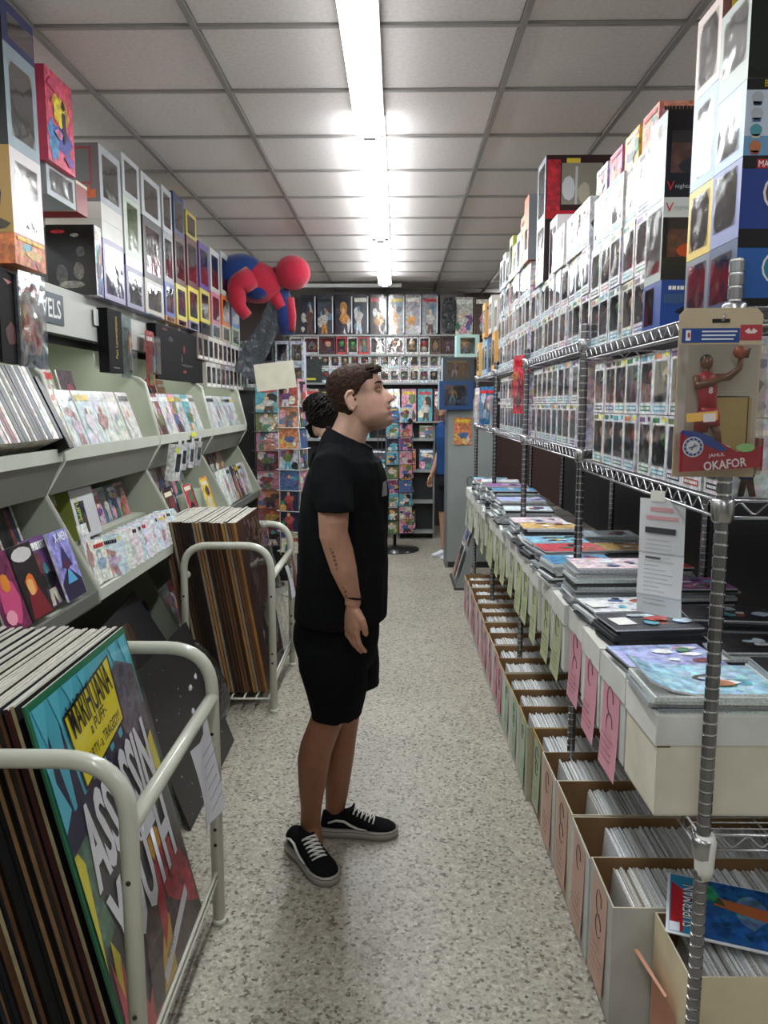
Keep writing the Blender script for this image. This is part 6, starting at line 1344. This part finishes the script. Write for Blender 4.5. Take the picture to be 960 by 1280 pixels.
# ================================================================== PEOPLE
def solidify_union(mb, vox, smooth=4, name='body'):
    me = mb.mesh('tmp_union'); o = bpy.data.objects.new('tmp_union', me); C.objects.link(o)
    m = o.modifiers.new('r', 'REMESH'); m.mode = 'VOXEL'; m.voxel_size = vox; m.use_smooth_shade = True
    s = o.modifiers.new('s', 'SMOOTH'); s.factor = .5; s.iterations = smooth
    dg = bpy.context.evaluated_depsgraph_get(); out = bpy.data.meshes.new_from_object(o.evaluated_get(dg)); out.name = name
    bpy.data.objects.remove(o); bpy.data.meshes.remove(me)
    for p in out.polygons: p.use_smooth = True
    out.materials.clear(); return out
def paint(me, mat, fn):
    me.materials.clear(); me.materials.append(MAT[mat])
    for p in me.polygons: p.material_index = 0
    if 'Col' in me.color_attributes: me.color_attributes.remove(me.color_attributes['Col'])
    a = me.color_attributes.new('Col', 'FLOAT_COLOR', 'POINT'); buf = []
    for v in me.vertices: buf.extend(fn(v.co))
    a.data.foreach_set('color', buf)
def mixc(a, b, t): return tuple(a[i] + (b[i] - a[i]) * t for i in range(3)) + (1.0,)
def sstep(x, a, b):
    t = max(0, min(1, (x - a) / (b - a))); return t * t * (3 - 2 * t)
def orings(lst, n=20, M=None, e=1.0):      # (cx, cy, z, rx, ry)
    R_ = []
    for cx, cy, z, rx, ry in lst:
        R_.append([(cx + rx * math.copysign(abs(math.cos(2 * PI * k / n)) ** e, math.cos(2 * PI * k / n)), cy + ry * math.copysign(abs(math.sin(2 * PI * k / n)) ** e, math.sin(2 * PI * k / n)), z) for k in range(n)])
    return R_
HZ = [(-.114, .068, .038, .016), (-.106, .092, .015, .030), (-.094, .099, -.008, .043), (-.078, .095, -.025, .053), (-.062, .100, -.04, .059), (-.045, .099, -.055, .063), (-.028, .095, -.068, .066), (-.01, .091, -.08, .069),
      (.01, .089, -.089, .072), (.03, .095, -.094, .075), (.05, .096, -.096, .0765), (.07, .089, -.092, .074), (.09, .071, -.08, .066), (.104, .046, -.058, .050), (.112, .018, -.03, .028), (.114, 0, -.008, .008)]
def hz(z):
    for i in range(len(HZ) - 1):
        if z <= HZ[i + 1][0]:
            a, b = HZ[i], HZ[i + 1]; t = max(0, (z - a[0]) / (b[0] - a[0])); return [a[k] + (b[k] - a[k]) * t for k in (1, 2, 3)]
    return list(HZ[-1][1:])
def headpt(z, ang, off=0):
    xf, xb, w = hz(z); cx = (xf * .42 + xb * .58) if xf > xb else xf; ca, sa = math.cos(ang), math.sin(ang)
    ax = (xf - cx) if ca > 0 else (cx - xb); ex = .82 if ca > 0 else .95
    x = cx + ax * math.copysign(abs(ca) ** ex, ca); y = w * math.copysign(abs(sa) ** .9, sa)
    if ca > 0:
        g = lambda s, q=0: math.exp(-((y - q) / s) ** 2)
        nb = 0
        if -.040 < z < .036:
            nb = .034 * sstep(z, .036, -.022) if z > -.025 else .034 * sstep(z, -.040, -.025)
        x += nb * g(.0085 + .005 * sstep(z, .02, -.04))
        gz = lambda z0, s: math.exp(-((z - z0) / s) ** 2)
        x += -.011 * gz(.018, .013) * (g(.016, .031) + g(.016, -.031)) + .004 * gz(.040, .008) * (g(.03, .0))
        x += .011 * gz(-.0475, .006) * g(.021) + .010 * gz(-.0625, .0065) * g(.018) - .006 * gz(-.055, .0035) * g(.026) + .009 * gz(-.092, .012) * g(.02) - .005 * gz(-.075, .005) * g(.02)
        x += .004 * gz(-.022, .014) * (g(.02, .045) + g(.02, -.045))
    k = 1 + off / max(.03, math.hypot(x, y)); return (x * k, y * k, z)
def head_mb(M, mb, nz=62, na=90):
    R_ = []
    for i in range(nz):
        z = -.114 + .228 * (1 - math.cos(PI * i / (nz - 1))) / 2
        R_.append([headpt(z, 2 * PI * k / na) for k in range(na)])
    mb.rings(R_, 'c89a80', 'skin', True, True, M)
    for s in (-1, 1):   # ears
        E = M @ Matrix.Translation((-.016, s * .073, .0)) @ Matrix.Rotation(s * -.28, 4, 'Z') @ Matrix.Rotation(.18, 4, 'Y')
        mb.tube([(.016, 0, -.012), (.004, s * .004, -.031), (-.004, s * .007, -.026), (-.014, s * .011, -.006), (-.018, s * .013, .012), (-.010, s * .012, .027), (.004, s * .008, .030), (.014, s * .003, .020), (.012, s * .002, .008)], [.005, .006, .0065, .0055, .0055, .0055, .005, .0045, .004], 'c89a80', 'skin', 8, M=E)
        mb.ell((-.002, s * .004, -.002), (.014, .006, .024), 'c89a80', 'skin', 10, 8, M=E)
    return mb
def hair_mb(M, top, side, back, front, seed=1, curl=0, nz=44, na=72, hl=None):
    mb = MB(); r = random.Random(seed); R_ = []
    for i in range(nz):
        z = -.085 + .199 * i / (nz - 1); ring = []
        for k in range(na):
            a = 2 * PI * k / na; ca = math.cos(a); x, y, _ = headpt(z, a)
            # hairline height as a function of x position
            line = hl(x) if hl else (.066 if x > .075 else .050 if x > .055 else .050 - (.055 - x) * .9 if x > .01 else .0 - (.01 - x) * 1.4 if x > -.04 else -.075)
            inn = sstep(z, line - .004, line + .010); up = sstep(z, .03, .09)
            o = side + (back - side) * sstep(-x, .0, .06); o += (top - o) * up; o += front * sstep(x, .03, .08) * up
            o *= .85 + .3 * noise.noise(Vector((a * 4, z * 60, seed))) ; o += curl * noise.noise(Vector((x * 60, y * 60, z * 60 + seed)))
            o = o * inn - .012 * (1 - inn)
            p = Vector((x, y, z)); nrm = Vector((x * .8, y * 1.0, (z - .0) * (1.1 if z > .02 else .2))); nrm.normalize()
            ring.append(tuple(p + nrm * o))
        R_.append(ring)
    mb.rings(R_, '38241a', 'hairy', True, True, M); return mb
SK = lin('c2937a'); SKP = lin('d69a8c'); SKD = lin('8d6048')
# ---------------------------------------------------------------- the standing man
man = thing('person', 'man in black t-shirt and shorts standing in the aisle, looking up to the right', 'person', (-.25, 2.65, 0))
mo = Vector((.25, -2.65, 0))
HM = Matrix.Translation((-.127, 2.60, 1.612)) @ Matrix.Rotation(math.radians(-14), 4, 'Y') @ Matrix.Rotation(math.radians(-3), 4, 'X') @ Matrix.Rotation(math.radians(-5), 4, 'Z') @ Matrix.Diagonal((.94, .96, .97, 1))
body = MB(); head_mb(HM, body)
body.tube([(-.190, 2.605, 1.43), (-.160, 2.603, 1.495), (-.138, 2.602, 1.55), (-.135, 2.60, 1.60)], [.074, .060, .0575, .055], SK, 'skin', 20)
body.tube([HM @ Vector((.07, 0, -.092)), HM @ Vector((.03, 0, -.085)), (-.13, 2.60, 1.54)], [.014, .028, .045], SK, 'skin', 14)
body.rings(orings([(-.19, 2.63, .84, .10, .13), (-.19, 2.63, .95, .11, .14), (-.185, 2.63, 1.1, .11, .145), (-.18, 2.62, 1.28, .115, .165), (-.175, 2.61, 1.38, .10, .17), (-.19, 2.605, 1.44, .075, .11)]), SK, 'skin')
A = lambda px, py, Y: at(px, py, Y=Y)
sh, el, wr = Vector((-.20, 2.44, 1.40)), A(417, 668, 2.39), A(441, 747, 2.42)
body.tube([sh, sh.lerp(el, .5), el + Vector((0, 0, .03)), el, A(424, 690, 2.40), A(430, 712, 2.40), A(437, 735, 2.41), wr, A(441, 756, 2.42)], [.056, .050, .046, .045, .045, .041, .031, .0255, .026], SK, 'skin', 18)
# hand: palm and fingers in a frame at the wrist
HF = Matrix.Translation(A(441, 756, 2.42)) @ Matrix.Rotation(math.radians(6), 4, 'Y') @ Matrix.Rotation(math.radians(-52), 4, 'Z')
body.rings([[tuple(HF @ Vector((rx * math.cos(2 * PI * k / 14) + cx, ry * math.sin(2 * PI * k / 14) + cy, z))) for k in range(14)] for z, rx, ry, cx, cy in ((.012, .024, .019, 0, 0), (-.01, .028, .018, 0, 0), (-.035, .036, .0165, .002, .001), (-.06, .040, .0155, .003, .003), (-.082, .038, .0145, .002, .006), (-.094, .034, .012, .001, .008))], SK, 'skin')
for k, (fx, L1, L2) in enumerate(((.030, .036, .036), (.011, .041, .040), (-.009, .038, .037), (-.027, .030, .029))):
    p0 = Vector((fx, .004, -.08)); p1 = p0 + Vector((.0 + .02 * (fx - .003) / .03 * .2, .010, -L1)); p2 = p1 + Vector((-.002, .018, -L2 * .62)); p3 = p2 + Vector((-.002, .018, -L2 * .38))
    body.tube([HF @ p for p in (p0, p0.lerp(p1, .5), p1, p1.lerp(p2, .6), p2, p3)], [.0098, .0088, .0092, .0082, .0082, .006], SK, 'skin', 10)
body.tube([HF @ Vector(p) for p in ((.020, .002, -.018), (.040, .010, -.040), (.046, .020, -.062), (.042, .030, -.084), (.038, .036, -.092))], [.016, .0145, .0115, .010, .007], SK, 'skin', 10)
# far arm, hidden but whole
body.tube([(-.20, 2.80, 1.40), (-.215, 2.86, 1.15), (-.14, 2.84, .94)], [.055, .045, .027], SK, 'skin', 14); body.tube([(-.14, 2.84, .94), (-.13, 2.84, .88), (-.12, 2.83, .80)], [.027, .034, .012], SK, 'skin', 12)
# legs
kn, ca_, an = A(416, 880, 2.60), A(392, 950, 2.63), A(388, 1030, 2.665)
body.tube([(-.21, 2.55, .84), (-.22, 2.56, .70), kn, A(405, 908, 2.61), A(395, 935, 2.625), ca_, A(390, 980, 2.645), A(389, 1008, 2.655), an, A(391, 1062, 2.64)], [.075, .07, .062, .056, .058, .0575, .049, .038, .037, .038], SK, 'skin', 20)
kf = A(432, 880, 2.76)
body.tube([(-.20, 2.72, .84), (-.20, 2.73, .70), kf, A(428, 912, 2.765), A(424, 940, 2.77), A(422, 965, 2.775), A(421, 990, 2.775), A(419, 1010, 2.775), A(418, 1030, 2.77)], [.075, .07, .060, .055, .057, .052, .043, .037, .038], SK, 'skin', 20)
bm = solidify_union(body, .0034, 2)
HI = HM.inverted()
def skincol(co):
    c = SK
    if co.z > 1.4:
        q = HI @ co; c = mixc(SK, lin('e2b8a2'), .7)
        if q.x > .03: c = mixc(c, SKP, .55 * math.exp(-((q.z + .03) / .03) ** 2))
        jaw = sstep(-q.z, .055, .085) * sstep(q.x, -.02, .03); c = mixc(c, lin('6f5240'), .62 * jaw)
        if q.x > .085 and abs(q.y) < .026: c = mixc(c, lin('b0605a'), .75 * math.exp(-((q.z + .055) / .009) ** 2)); 
        if q.x > .06 and abs(q.y) < .035: c = mixc(c, lin('7d5a48'), .5 * math.exp(-((q.z + .041) / .005) ** 2))
        st = sstep(q.z, .0, .03) * (1 - sstep(q.x, .035, .06)) * sstep(q.x, -.0, .01); c = mixc(c, lin('5f4a40'), .7 * st)
        if q.x > .095 and -.039 < q.z < -.030 and .003 < abs(q.y) < .011: c = lin('4a2c26')
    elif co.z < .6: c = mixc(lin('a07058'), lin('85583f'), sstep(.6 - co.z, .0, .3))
    else: c = mixc(SK, lin('b4806a'), .3)
    n_ = .5 + .5 * noise.noise(co * 22); return mixc(c, SKD, .14 * n_)
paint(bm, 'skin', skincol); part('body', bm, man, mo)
# face details
for s in (-1, 1):
    fd = MB()
    fd.ell((0, 0, 0), (.011, .011, .011), 'a89c94', 'plastic', 14, 10, M=HM @ Matrix.Translation((.0725, s * .031, .0175)))
    fd.ell((0, 0, 0), (.0055, .0068, .0068), '1a100b', 'plastic', 10, 8, M=HM @ Matrix.Translation((.0808, s * .0335, .0185))); part('eye', fd, man, mo)
for s in (-1, 1):
    lid = MB(); br = MB()
    for zz, hh in ((.0255, .006), (.009, -.003)):
        lid.tube([HM @ Vector(p) for p in ((.0825, s * .018, .018), (.0850, s * .026, .018 + hh * .75), (.0825, s * .036, .018 + hh * .85), (.073, s * .046, .015))], [.003, .0046, .0042, .003], SKD if hh > 0 else SK, 'skin', 6)
    br.tube([HM @ Vector(p) for p in ((.0925, s * .014, .036), (.0935, s * .024, .039), (.088, s * .038, .041), (.076, s * .050, .037))], [.003, .0042, .0036, .0015], '2a1a14', 'hairy', 6)
    lid.tube([HM @ Vector(p) for p in ((.0848, s * .019, .0205), (.0875, s * .026, .0235), (.0848, s * .037, .0235), (.075, s * .047, .0195))], [.0012, .0016, .0016, .001], '1a100c', 'hairy', 5)
    part('eyelid', lid, man, mo); part('eyebrow', br, man, mo)
part('hair', hair_mb(HM, .012, .0035, .006, .008, 3, .003), man, mo)
tf = MB(); r9 = random.Random(5)
for k in range(260):
    x = r9.uniform(-.06, .09); y = r9.uniform(-.06, .06); z = .112 - (x * x * 4 + y * y * 6) * .9
    p = Vector((x, y, z - .002)); d = Vector((.020 + .01 * r9.random(), r9.uniform(-.012, .012), r9.uniform(-.002, .008)))
    if x > .07: p = Vector((.082, y * .8, .085)); d = Vector((.022, r9.uniform(-.01, .01), r9.uniform(-.014, .012)))
    tf.tube([HM @ p, HM @ (p + d * .6 + Vector((0, 0, .002))), HM @ (p + d)], [.0035, .0028, .0006], ['2e1c15', '3d271c', '241611'][k % 3], 'hairy', 4)
tf_ = part('hair_tufts', tf, man, mo); tf_['kind'] = 'stuff'
# tattoo and wristband
tt = MB(); r9 = random.Random(3); p0, p1 = A(416, 682, 2.40), A(434, 742, 2.41)
for k in range(13):
    t = k / 12; c = p0.lerp(p1, t); rad = .0455 - .017 * sstep(t, .2, 1)
    ang = math.radians(-92); n_ = Vector((math.cos(ang), math.sin(ang), 0)); u = (p1 - p0).normalized(); v = u.cross(n_)
    q = [c + n_ * (rad + .0006) + u * (.0045 * math.sin(j * 2.1 + k)) + v * (.0045 * math.cos(j * 1.7 + k * 2)) for j in range(5)]
    tt.tube(q, .0009, '2a2a30', 'paper', 4)
part('tattoo', tt, man, mo)
part('wristband', MB().tube([wr + Vector((.029 * math.cos(a), .029 * math.sin(a), .004 - .006 * math.cos(a))) for a in [2 * PI * k / 18 for k in range(18)]], .0035, '121214', 'cloth', 6, closed=True), man, mo)
# t-shirt
def folds(me, amp, fr=9, seed=0, vert=.35, zlo=None):
    me.update(); n = len(me.vertices); co = [0.0] * (3 * n); no = [0.0] * (3 * n)
    me.vertices.foreach_get('co', co); me.vertex_normals.foreach_get('vector', no)
    for i in range(n):
        x, y, z = co[3 * i:3 * i + 3]
        a = noise.noise(Vector((x * fr, y * fr, z * fr * vert + seed))) + .5 * noise.noise(Vector((x * fr * 2.2, y * fr * 2.2, z * fr + seed)))
        for k in range(3): co[3 * i + k] += no[3 * i + k] * amp * a
    me.vertices.foreach_set('co', co); me.update()
ts = MB()
ts.rings(orings([(-.198, 2.64, .868, .150, .195), (-.196, 2.64, .875, .158, .200), (-.192, 2.64, .96, .157, .196), (-.184, 2.635, 1.08, .152, .19), (-.183, 2.63, 1.2, .150, .195), (-.173, 2.625, 1.30, .143, .20), (-.170, 2.62, 1.37, .128, .20), (-.168, 2.615, 1.42, .108, .19), (-.176, 2.61, 1.455, .092, .145), (-.178, 2.607, 1.480, .078, .095), (-.176, 2.606, 1.492, .072, .075)], 28, e=.92), '0e0f11', 'cloth')
se = A(419, 640, 2.385)
ts.tube([(-.19, 2.50, 1.425), (-.197, 2.455, 1.40), (-.203, 2.42, 1.34), se + Vector((0, 0, .01)), se], [.06, .072, .069, .0605, .061], '0e0f11', 'cloth', 22)
ts.tube([(-.19, 2.74, 1.42), (-.197, 2.79, 1.39), (-.205, 2.83, 1.32), (-.21, 2.85, 1.23)], [.06, .072, .069, .063], '0e0f11', 'cloth', 18)
tm = solidify_union(ts, .0065, 5)
for v in tm.vertices:
    k_ = sstep(v.co.z, 1.40, 1.47) * (1 - sstep(abs(v.co.y - 2.606), .09, .16)); v.co.z -= .42 * (v.co.x + .175) * k_
    v.co.x += .014 * k_
folds(tm, .0095, 10, 3); paint(tm, 'cloth', lambda c: lin('151618')); tsh = part('t_shirt', tm, man, mo)
part('collar', MB().tube([(-.158 + .072 * math.cos(a), 2.606 + .072 * math.sin(a), 1.487 - .034 * math.cos(a)) for a in [2 * PI * k / 28 for k in range(28)]], .0065, '131416', 'cloth', 8, closed=True), tsh)
cp = MB()
for k in range(3): cp.poly([(-.018, 0), (.018, 0), (.014, .05), (-.01, .045)], 0, 'b8b8b6', 'plainprint')
part('chest_print', cp, tsh, A(481, 620, 2.53) + Vector((-.001, 0, 0)), (0, 0, math.radians(62)))
# shorts
so = MB()
so.rings(orings([(-.197, 2.64, .90, .138, .165), (-.205, 2.64, .85, .148, .18), (-.208, 2.64, .80, .148, .185), (-.207, 2.64, .74, .135, .18), (-.205, 2.64, .70, .12, .165)], 24), '0d0e10', 'cloth')
hm_ = A(420, 893, 2.60)
so.tube([(-.215, 2.56, .80), (-.212, 2.56, .72), (-.205, 2.57, .64), (hm_.x, 2.60, .545), (hm_.x + .002, 2.60, .530)], [.115, .118, .105, .088, .089], '0d0e10', 'cloth', 22)
so.tube([(-.19, 2.72, .80), (-.175, 2.72, .72), (-.160, 2.735, .65), (-.150, 2.75, .585), (-.148, 2.75, .572)], [.115, .112, .10, .088, .089], '0d0e10', 'cloth', 22)
sm_ = solidify_union(so, .0065, 5); folds(sm_, .0075, 9, 8); paint(sm_, 'cloth', lambda c: lin('121315')); part('shorts', sm_, man, mo)
# shoes
def shoe(loc, ang, name_l, side):
    M = Matrix.Translation(loc) @ Matrix.Rotation(ang, 4, 'Z') @ Matrix.Diagonal((1.0, 1.06, 1.05, 1))
    sh = link('shoe', None, man, Vector((0, 0, 0))); 
    L = [(-.135, .028), (-.120, .040), (-.08, .042), (-.03, .039), (.03, .044), (.08, .051), (.115, .047), (.142, .034), (.158, .012)]
    out = [(x, y) for x, y in L] + [(x, -y) for x, y in reversed(L)]
    def ext(o, z0, z1, g, c, m):
        mb = MB(); n = len(o); vs = [tuple(M @ Vector((x * g, y * g, z0))) for x, y in o] + [tuple(M @ Vector((x * g, y * g, z1))) for x, y in o]
        mb.add(vs, [tuple(range(n))[::-1], tuple(range(n, 2 * n))] + [(i, (i + 1) % n, n + (i + 1) % n, n + i) for i in range(n)], c, m, True); return mb
    up = MB(); R_ = []
    for x, w, h, zb in ((-.131, .018, .055, .03), (-.125, .030, .082, .026), (-.105, .036, .090, .024), (-.075, .038, .086, .024), (-.045, .0385, .088, .024), (-.02, .039, .096, .024), (.0, .040, .090, .024), (.03, .042, .074, .024), (.06, .045, .060, .024), (.09, .046, .051, .024), (.12, .040, .045, .024), (.140, .028, .038, .025), (.150, .012, .032, .027)):
        ring = []
        for k in range(18):
            a = 2 * PI * k / 18; y = w * math.copysign(abs(math.cos(a)) ** .7, math.cos(a)); z = (zb + h) / 2 + (h - zb) / 2 * math.sin(a)
            if z > (zb + h) / 2: y *= 1 - .38 * ((z - (zb + h) / 2) / ((h - zb) / 2)) ** 2
            ring.append(tuple(M @ Vector((x, y, z))))
        R_.append(ring)
    up.rings(R_, '131316', 'cloth'); upo = part('upper', up, man, mo)
    sole = ext(out, .001, .031, 1.0, 'a09c94', 'plastic'); part('sole', sole, man, mo)
    part('sole_line', ext(out, .024, .0275, 1.006, '6d6a64', 'plastic'), man, mo)
    for s in (-1, 1):
        st = MB(); pts = [(-.10, .0395, .058), (-.07, .0405, .068), (-.04, .041, .066), (-.015, .0425, .052), (.01, .044, .042), (.045, .046, .038)]
        st.tube([M @ Vector((x, s * y, z)) for x, y, z in pts], [.0035, .0045, .005, .005, .0045, .003], 'c8c6c0', 'plastic', 6); part('side_stripe', st, man, mo)
    lc = MB()
    for k in range(6):
        x = -.008 + .0145 * k; h = .094 - .0068 * k if k else .095
        lc.tube([M @ Vector(p) for p in ((x, -.027, h - .008), (x + .004, -.012, h), (x + .004, .012, h), (x, .027, h - .008))], .0032, 'd6d4ce', 'cloth', 6)
        if k < 5: lc.tube([M @ Vector(p) for p in ((x, -.024, h - .004), (x + .0145, .022, h - .009))], .0026, 'd6d4ce', 'cloth', 6)
    part('laces', lc, man, mo)
    tg = MB(); tg.rings([[tuple(M @ Vector((-.020 + .012 * q + .004 * math.cos(a), .024 * math.sin(a), .088 + .016 * q))) for a in [2 * PI * k / 12 for k in range(12)]] for q in (0, .6, 1)], '17171a', 'cloth'); part('tongue', tg, man, mo)
    bpy.data.objects.remove(sh)
shoe(Vector((-.300, 2.555, 0)), math.radians(-55), 'near', 1)
shoe(Vector((-.150, 2.755, 0)), math.radians(-3), 'far', 1)

# ---------------------------------------------------------------- background people
def extra(loc, ang, h, label, shirt, trousers, skin, hair, shorts=False, mask=False, curly=False, hx=0, pitch=0, sleeve=.62):
    t = thing('person', label, 'person', loc, (0, 0, ang)); k = h / 1.75; S = Matrix.Scale(k, 4)
    HMx = S @ Matrix.Translation((.03 + hx, 0, 1.625)) @ Matrix.Rotation(math.radians(pitch), 4, 'Y')
    b = MB(); head_mb(HMx, b, 40, 60)
    b.tube([S @ Vector(p) for p in ((-.01, 0, 1.43), (.005, 0, 1.50), (.02 + hx, 0, 1.58))], [.06 * k, .05 * k, .05 * k], skin, 'skin', 14)
    b.rings(orings([(0, 0, .85, .10, .15), (0, 0, 1.05, .09, .13), (0, 0, 1.3, .10, .17), (-.005, 0, 1.42, .07, .15)]), skin, 'skin', M=S)
    for s in (-1, 1):
        b.tube([S @ Vector(p) for p in ((-.01, s * .19, 1.40), (-.02, s * .23, 1.13), (.08, s * .22, .90))], [.046 * k, .038 * k, .024 * k], skin, 'skin', 12)
        b.rings([[tuple(S @ Vector((.085 + .02 * q + rx * math.cos(a), s * .22 + .014 * math.sin(a), .895 - .09 * q))) for a in [2 * PI * j / 10 for j in range(10)]] for q, rx in ((0, .022), (.4, .034), (1, .036))], skin, 'skin')
        for f in range(4): b.tube([S @ Vector(p) for p in ((.083 + .02 * f, s * .22, .81), (.085 + .019 * f, s * .215, .775), (.083 + .018 * f, s * .20, .745 + .006 * abs(f - 1.5)))], [.009 * k, .008 * k, .006 * k], skin, 'skin', 8)
        b.tube([S @ Vector(p) for p in ((.115, s * .215, .87), (.140, s * .205, .835), (.142, s * .195, .80))], [.012 * k, .010 * k, .007 * k], skin, 'skin', 8)
        b.tube([S @ Vector(p) for p in ((0, s * .09, .86), (.005, s * .095, .50), (-.01, s * .095, .30), (-.01, s * .095, .07))], [.085 * k, .058 * k, .052 * k, .036 * k], skin, 'skin', 14)
    bm_ = solidify_union(b, .009, 2); sc_ = lin(skin); paint(bm_, 'skin', lambda c: sc_); part('body', bm_, t)
    s_ = MB(); s_.rings(orings([(0, 0, .90, .135, .185), (0, 0, 1.1, .125, .17), (0, 0, 1.3, .13, .195), (-.005, 0, 1.40, .105, .19), (-.005, 0, 1.46, .07, .10), (0, 0, 1.485, .058, .06)]), shirt, 'cloth', M=S)
    for s in (-1, 1): s_.tube([S @ Vector(p) for p in ((0, s * .13, 1.42), (-.01, s * .19, 1.38), (-.015, s * .215, 1.38 - .25 * sleeve - .02))], [.055 * k, .064 * k, .058 * k], shirt, 'cloth', 14)
    m_ = solidify_union(s_, .009, 4); folds(m_, .007, 10, 2); c1 = lin(shirt); paint(m_, 'cloth', lambda c: c1); part('t_shirt', m_, t)
    z1 = .50 if shorts else .09; p_ = MB(); p_.rings(orings([(0, 0, .96, .115, .155), (0, 0, .85, .125, .165), (0, 0, .78, .12, .165)]), trousers, 'cloth', M=S)
    for s in (-1, 1): p_.tube([S @ Vector(q) for q in ((0, s * .085, .84), (.0, s * .095, .6), (-.003, s * .095, z1))], [.10 * k, .09 * k, (.085 if shorts else .062) * k], trousers, 'cloth', 14)
    m_ = solidify_union(p_, .009, 4); folds(m_, .006, 10, 5); c2 = lin(trousers); paint(m_, 'cloth', lambda c: c2); part('shorts' if shorts else 'trousers', m_, t)
    if curly:
        hb = MB(); r = random.Random(4)
        for i in range(420):
            th, ph = r.uniform(0, 2 * PI), r.uniform(0, 1.75); d = Vector((math.sin(ph) * math.cos(th), math.sin(ph) * math.sin(th), math.cos(ph)))
            if d.x > .45 and d.z < .55: continue
            c = Vector((-.02, 0, .02)) + Vector((d.x * .115, d.y * .105, d.z * .12)); rr = r.uniform(.010, .017); pr_ = [c * 1.1 + Vector((rr * math.cos(q_), rr * math.sin(q_), .006 * q_ - .02)) for q_ in range(7)]; hb.tube(pr_, .006, hair, 'hairy', 5, M=HMx)
        hb.ell((-.02, 0, .025), (.115, .105, .12), hair, 'hairy', 14, 10, M=HMx)
        part('hair', hb, t)['kind'] = 'stuff'
    else: part('hair', hair_mb(HMx, .018, .012, .014, .006, 7, .004, 30, 48), t)
    for s in (-1, 1):
        e_ = MB(); e_.ell((.0735, s * .031, .007), (.0115, .0115, .0115), 'dcd8d4', 'plastic', 8, 6, M=HMx); e_.ell((.083, s * .032, .008), (.004, .005, .005), '2a1a14', 'plastic', 8, 6, M=HMx)
        part('eye', e_, t)
    if mask:
        mk = MB(); R_ = []
        for z, e2 in ((-.112, .004), (-.09, .008), (-.06, .012), (-.035, .013), (-.012, .006)): R_.append([tuple(Vector(headpt(z, a)) * (1 + e2 / .08)) for a in [-1.15 + 2.3 * j / 12 for j in range(13)]])
        n = 13; vs = [p for r_ in R_ for p in r_]; mk.add(vs, [(j * n + i, j * n + i + 1, (j + 1) * n + i + 1, (j + 1) * n + i) for j in range(4) for i in range(12)], '121214', 'cloth', True, HMx)
        for s in (-1, 1): mk.tube([HMx @ Vector(p) for p in ((.05, s * .066, -.02), (.0, s * .078, .0), (-.015, s * .085, .01))], .0022, '17171a', 'cloth', 5)
        part('face_mask', mk, t)
    for s in (-1, 1):
        f = MB(); R_ = []
        for x, w, hh in ((-.10, .02, .05), (-.09, .034, .085), (-.03, .037, .09), (.03, .042, .07), (.10, .045, .045), (.14, .034, .036), (.155, .012, .028)): R_.append([tuple(S @ Vector((x, s * .095 + w * math.cos(a), .012 + (hh - .012) * (.5 + .5 * math.sin(a))))) for a in [2 * PI * j / 12 for j in range(12)]])
        f.rings(R_, 'c4c8d0' if shorts else '1c1c20', 'cloth'); part('shoe', f, t)
        f2 = MB(); f2.rings([[tuple(S @ Vector((.025 + .13 * math.cos(a), s * .095 + .046 * math.sin(a), z))) for a in [2 * PI * j / 16 for j in range(16)]] for z in (.001, .022)], 'd2d2d2', 'plastic'); part('sole', f2, t)
    return t
hp = at(411, 520, Y=5.0)
extra((hp.x + .0, 5.0, 0), PI - .25, 1.63, 'person with curly dark hair and black face mask, partly hidden behind the standing man', '101113', '1a1c20', 'd8b49c', '16100d', mask=True, curly=True, hx=.03, pitch=22)
extra((.545, 8.12, 0), PI + .5, 1.70, 'person in a blue t-shirt mostly hidden behind the grey end panel', '24416e', '24262c', 'b08468', '2a1a12', shorts=True)

# labels: keep every label between four and sixteen words
for o in C.objects:
    lb = o.get('label')
    if lb:
        wd = lb.split()
        if len(wd) > 16: o['label'] = ' '.join(wd[:16])
        elif len(wd) < 4 and 'category' in o: o['label'] = lb + ' in the shop'
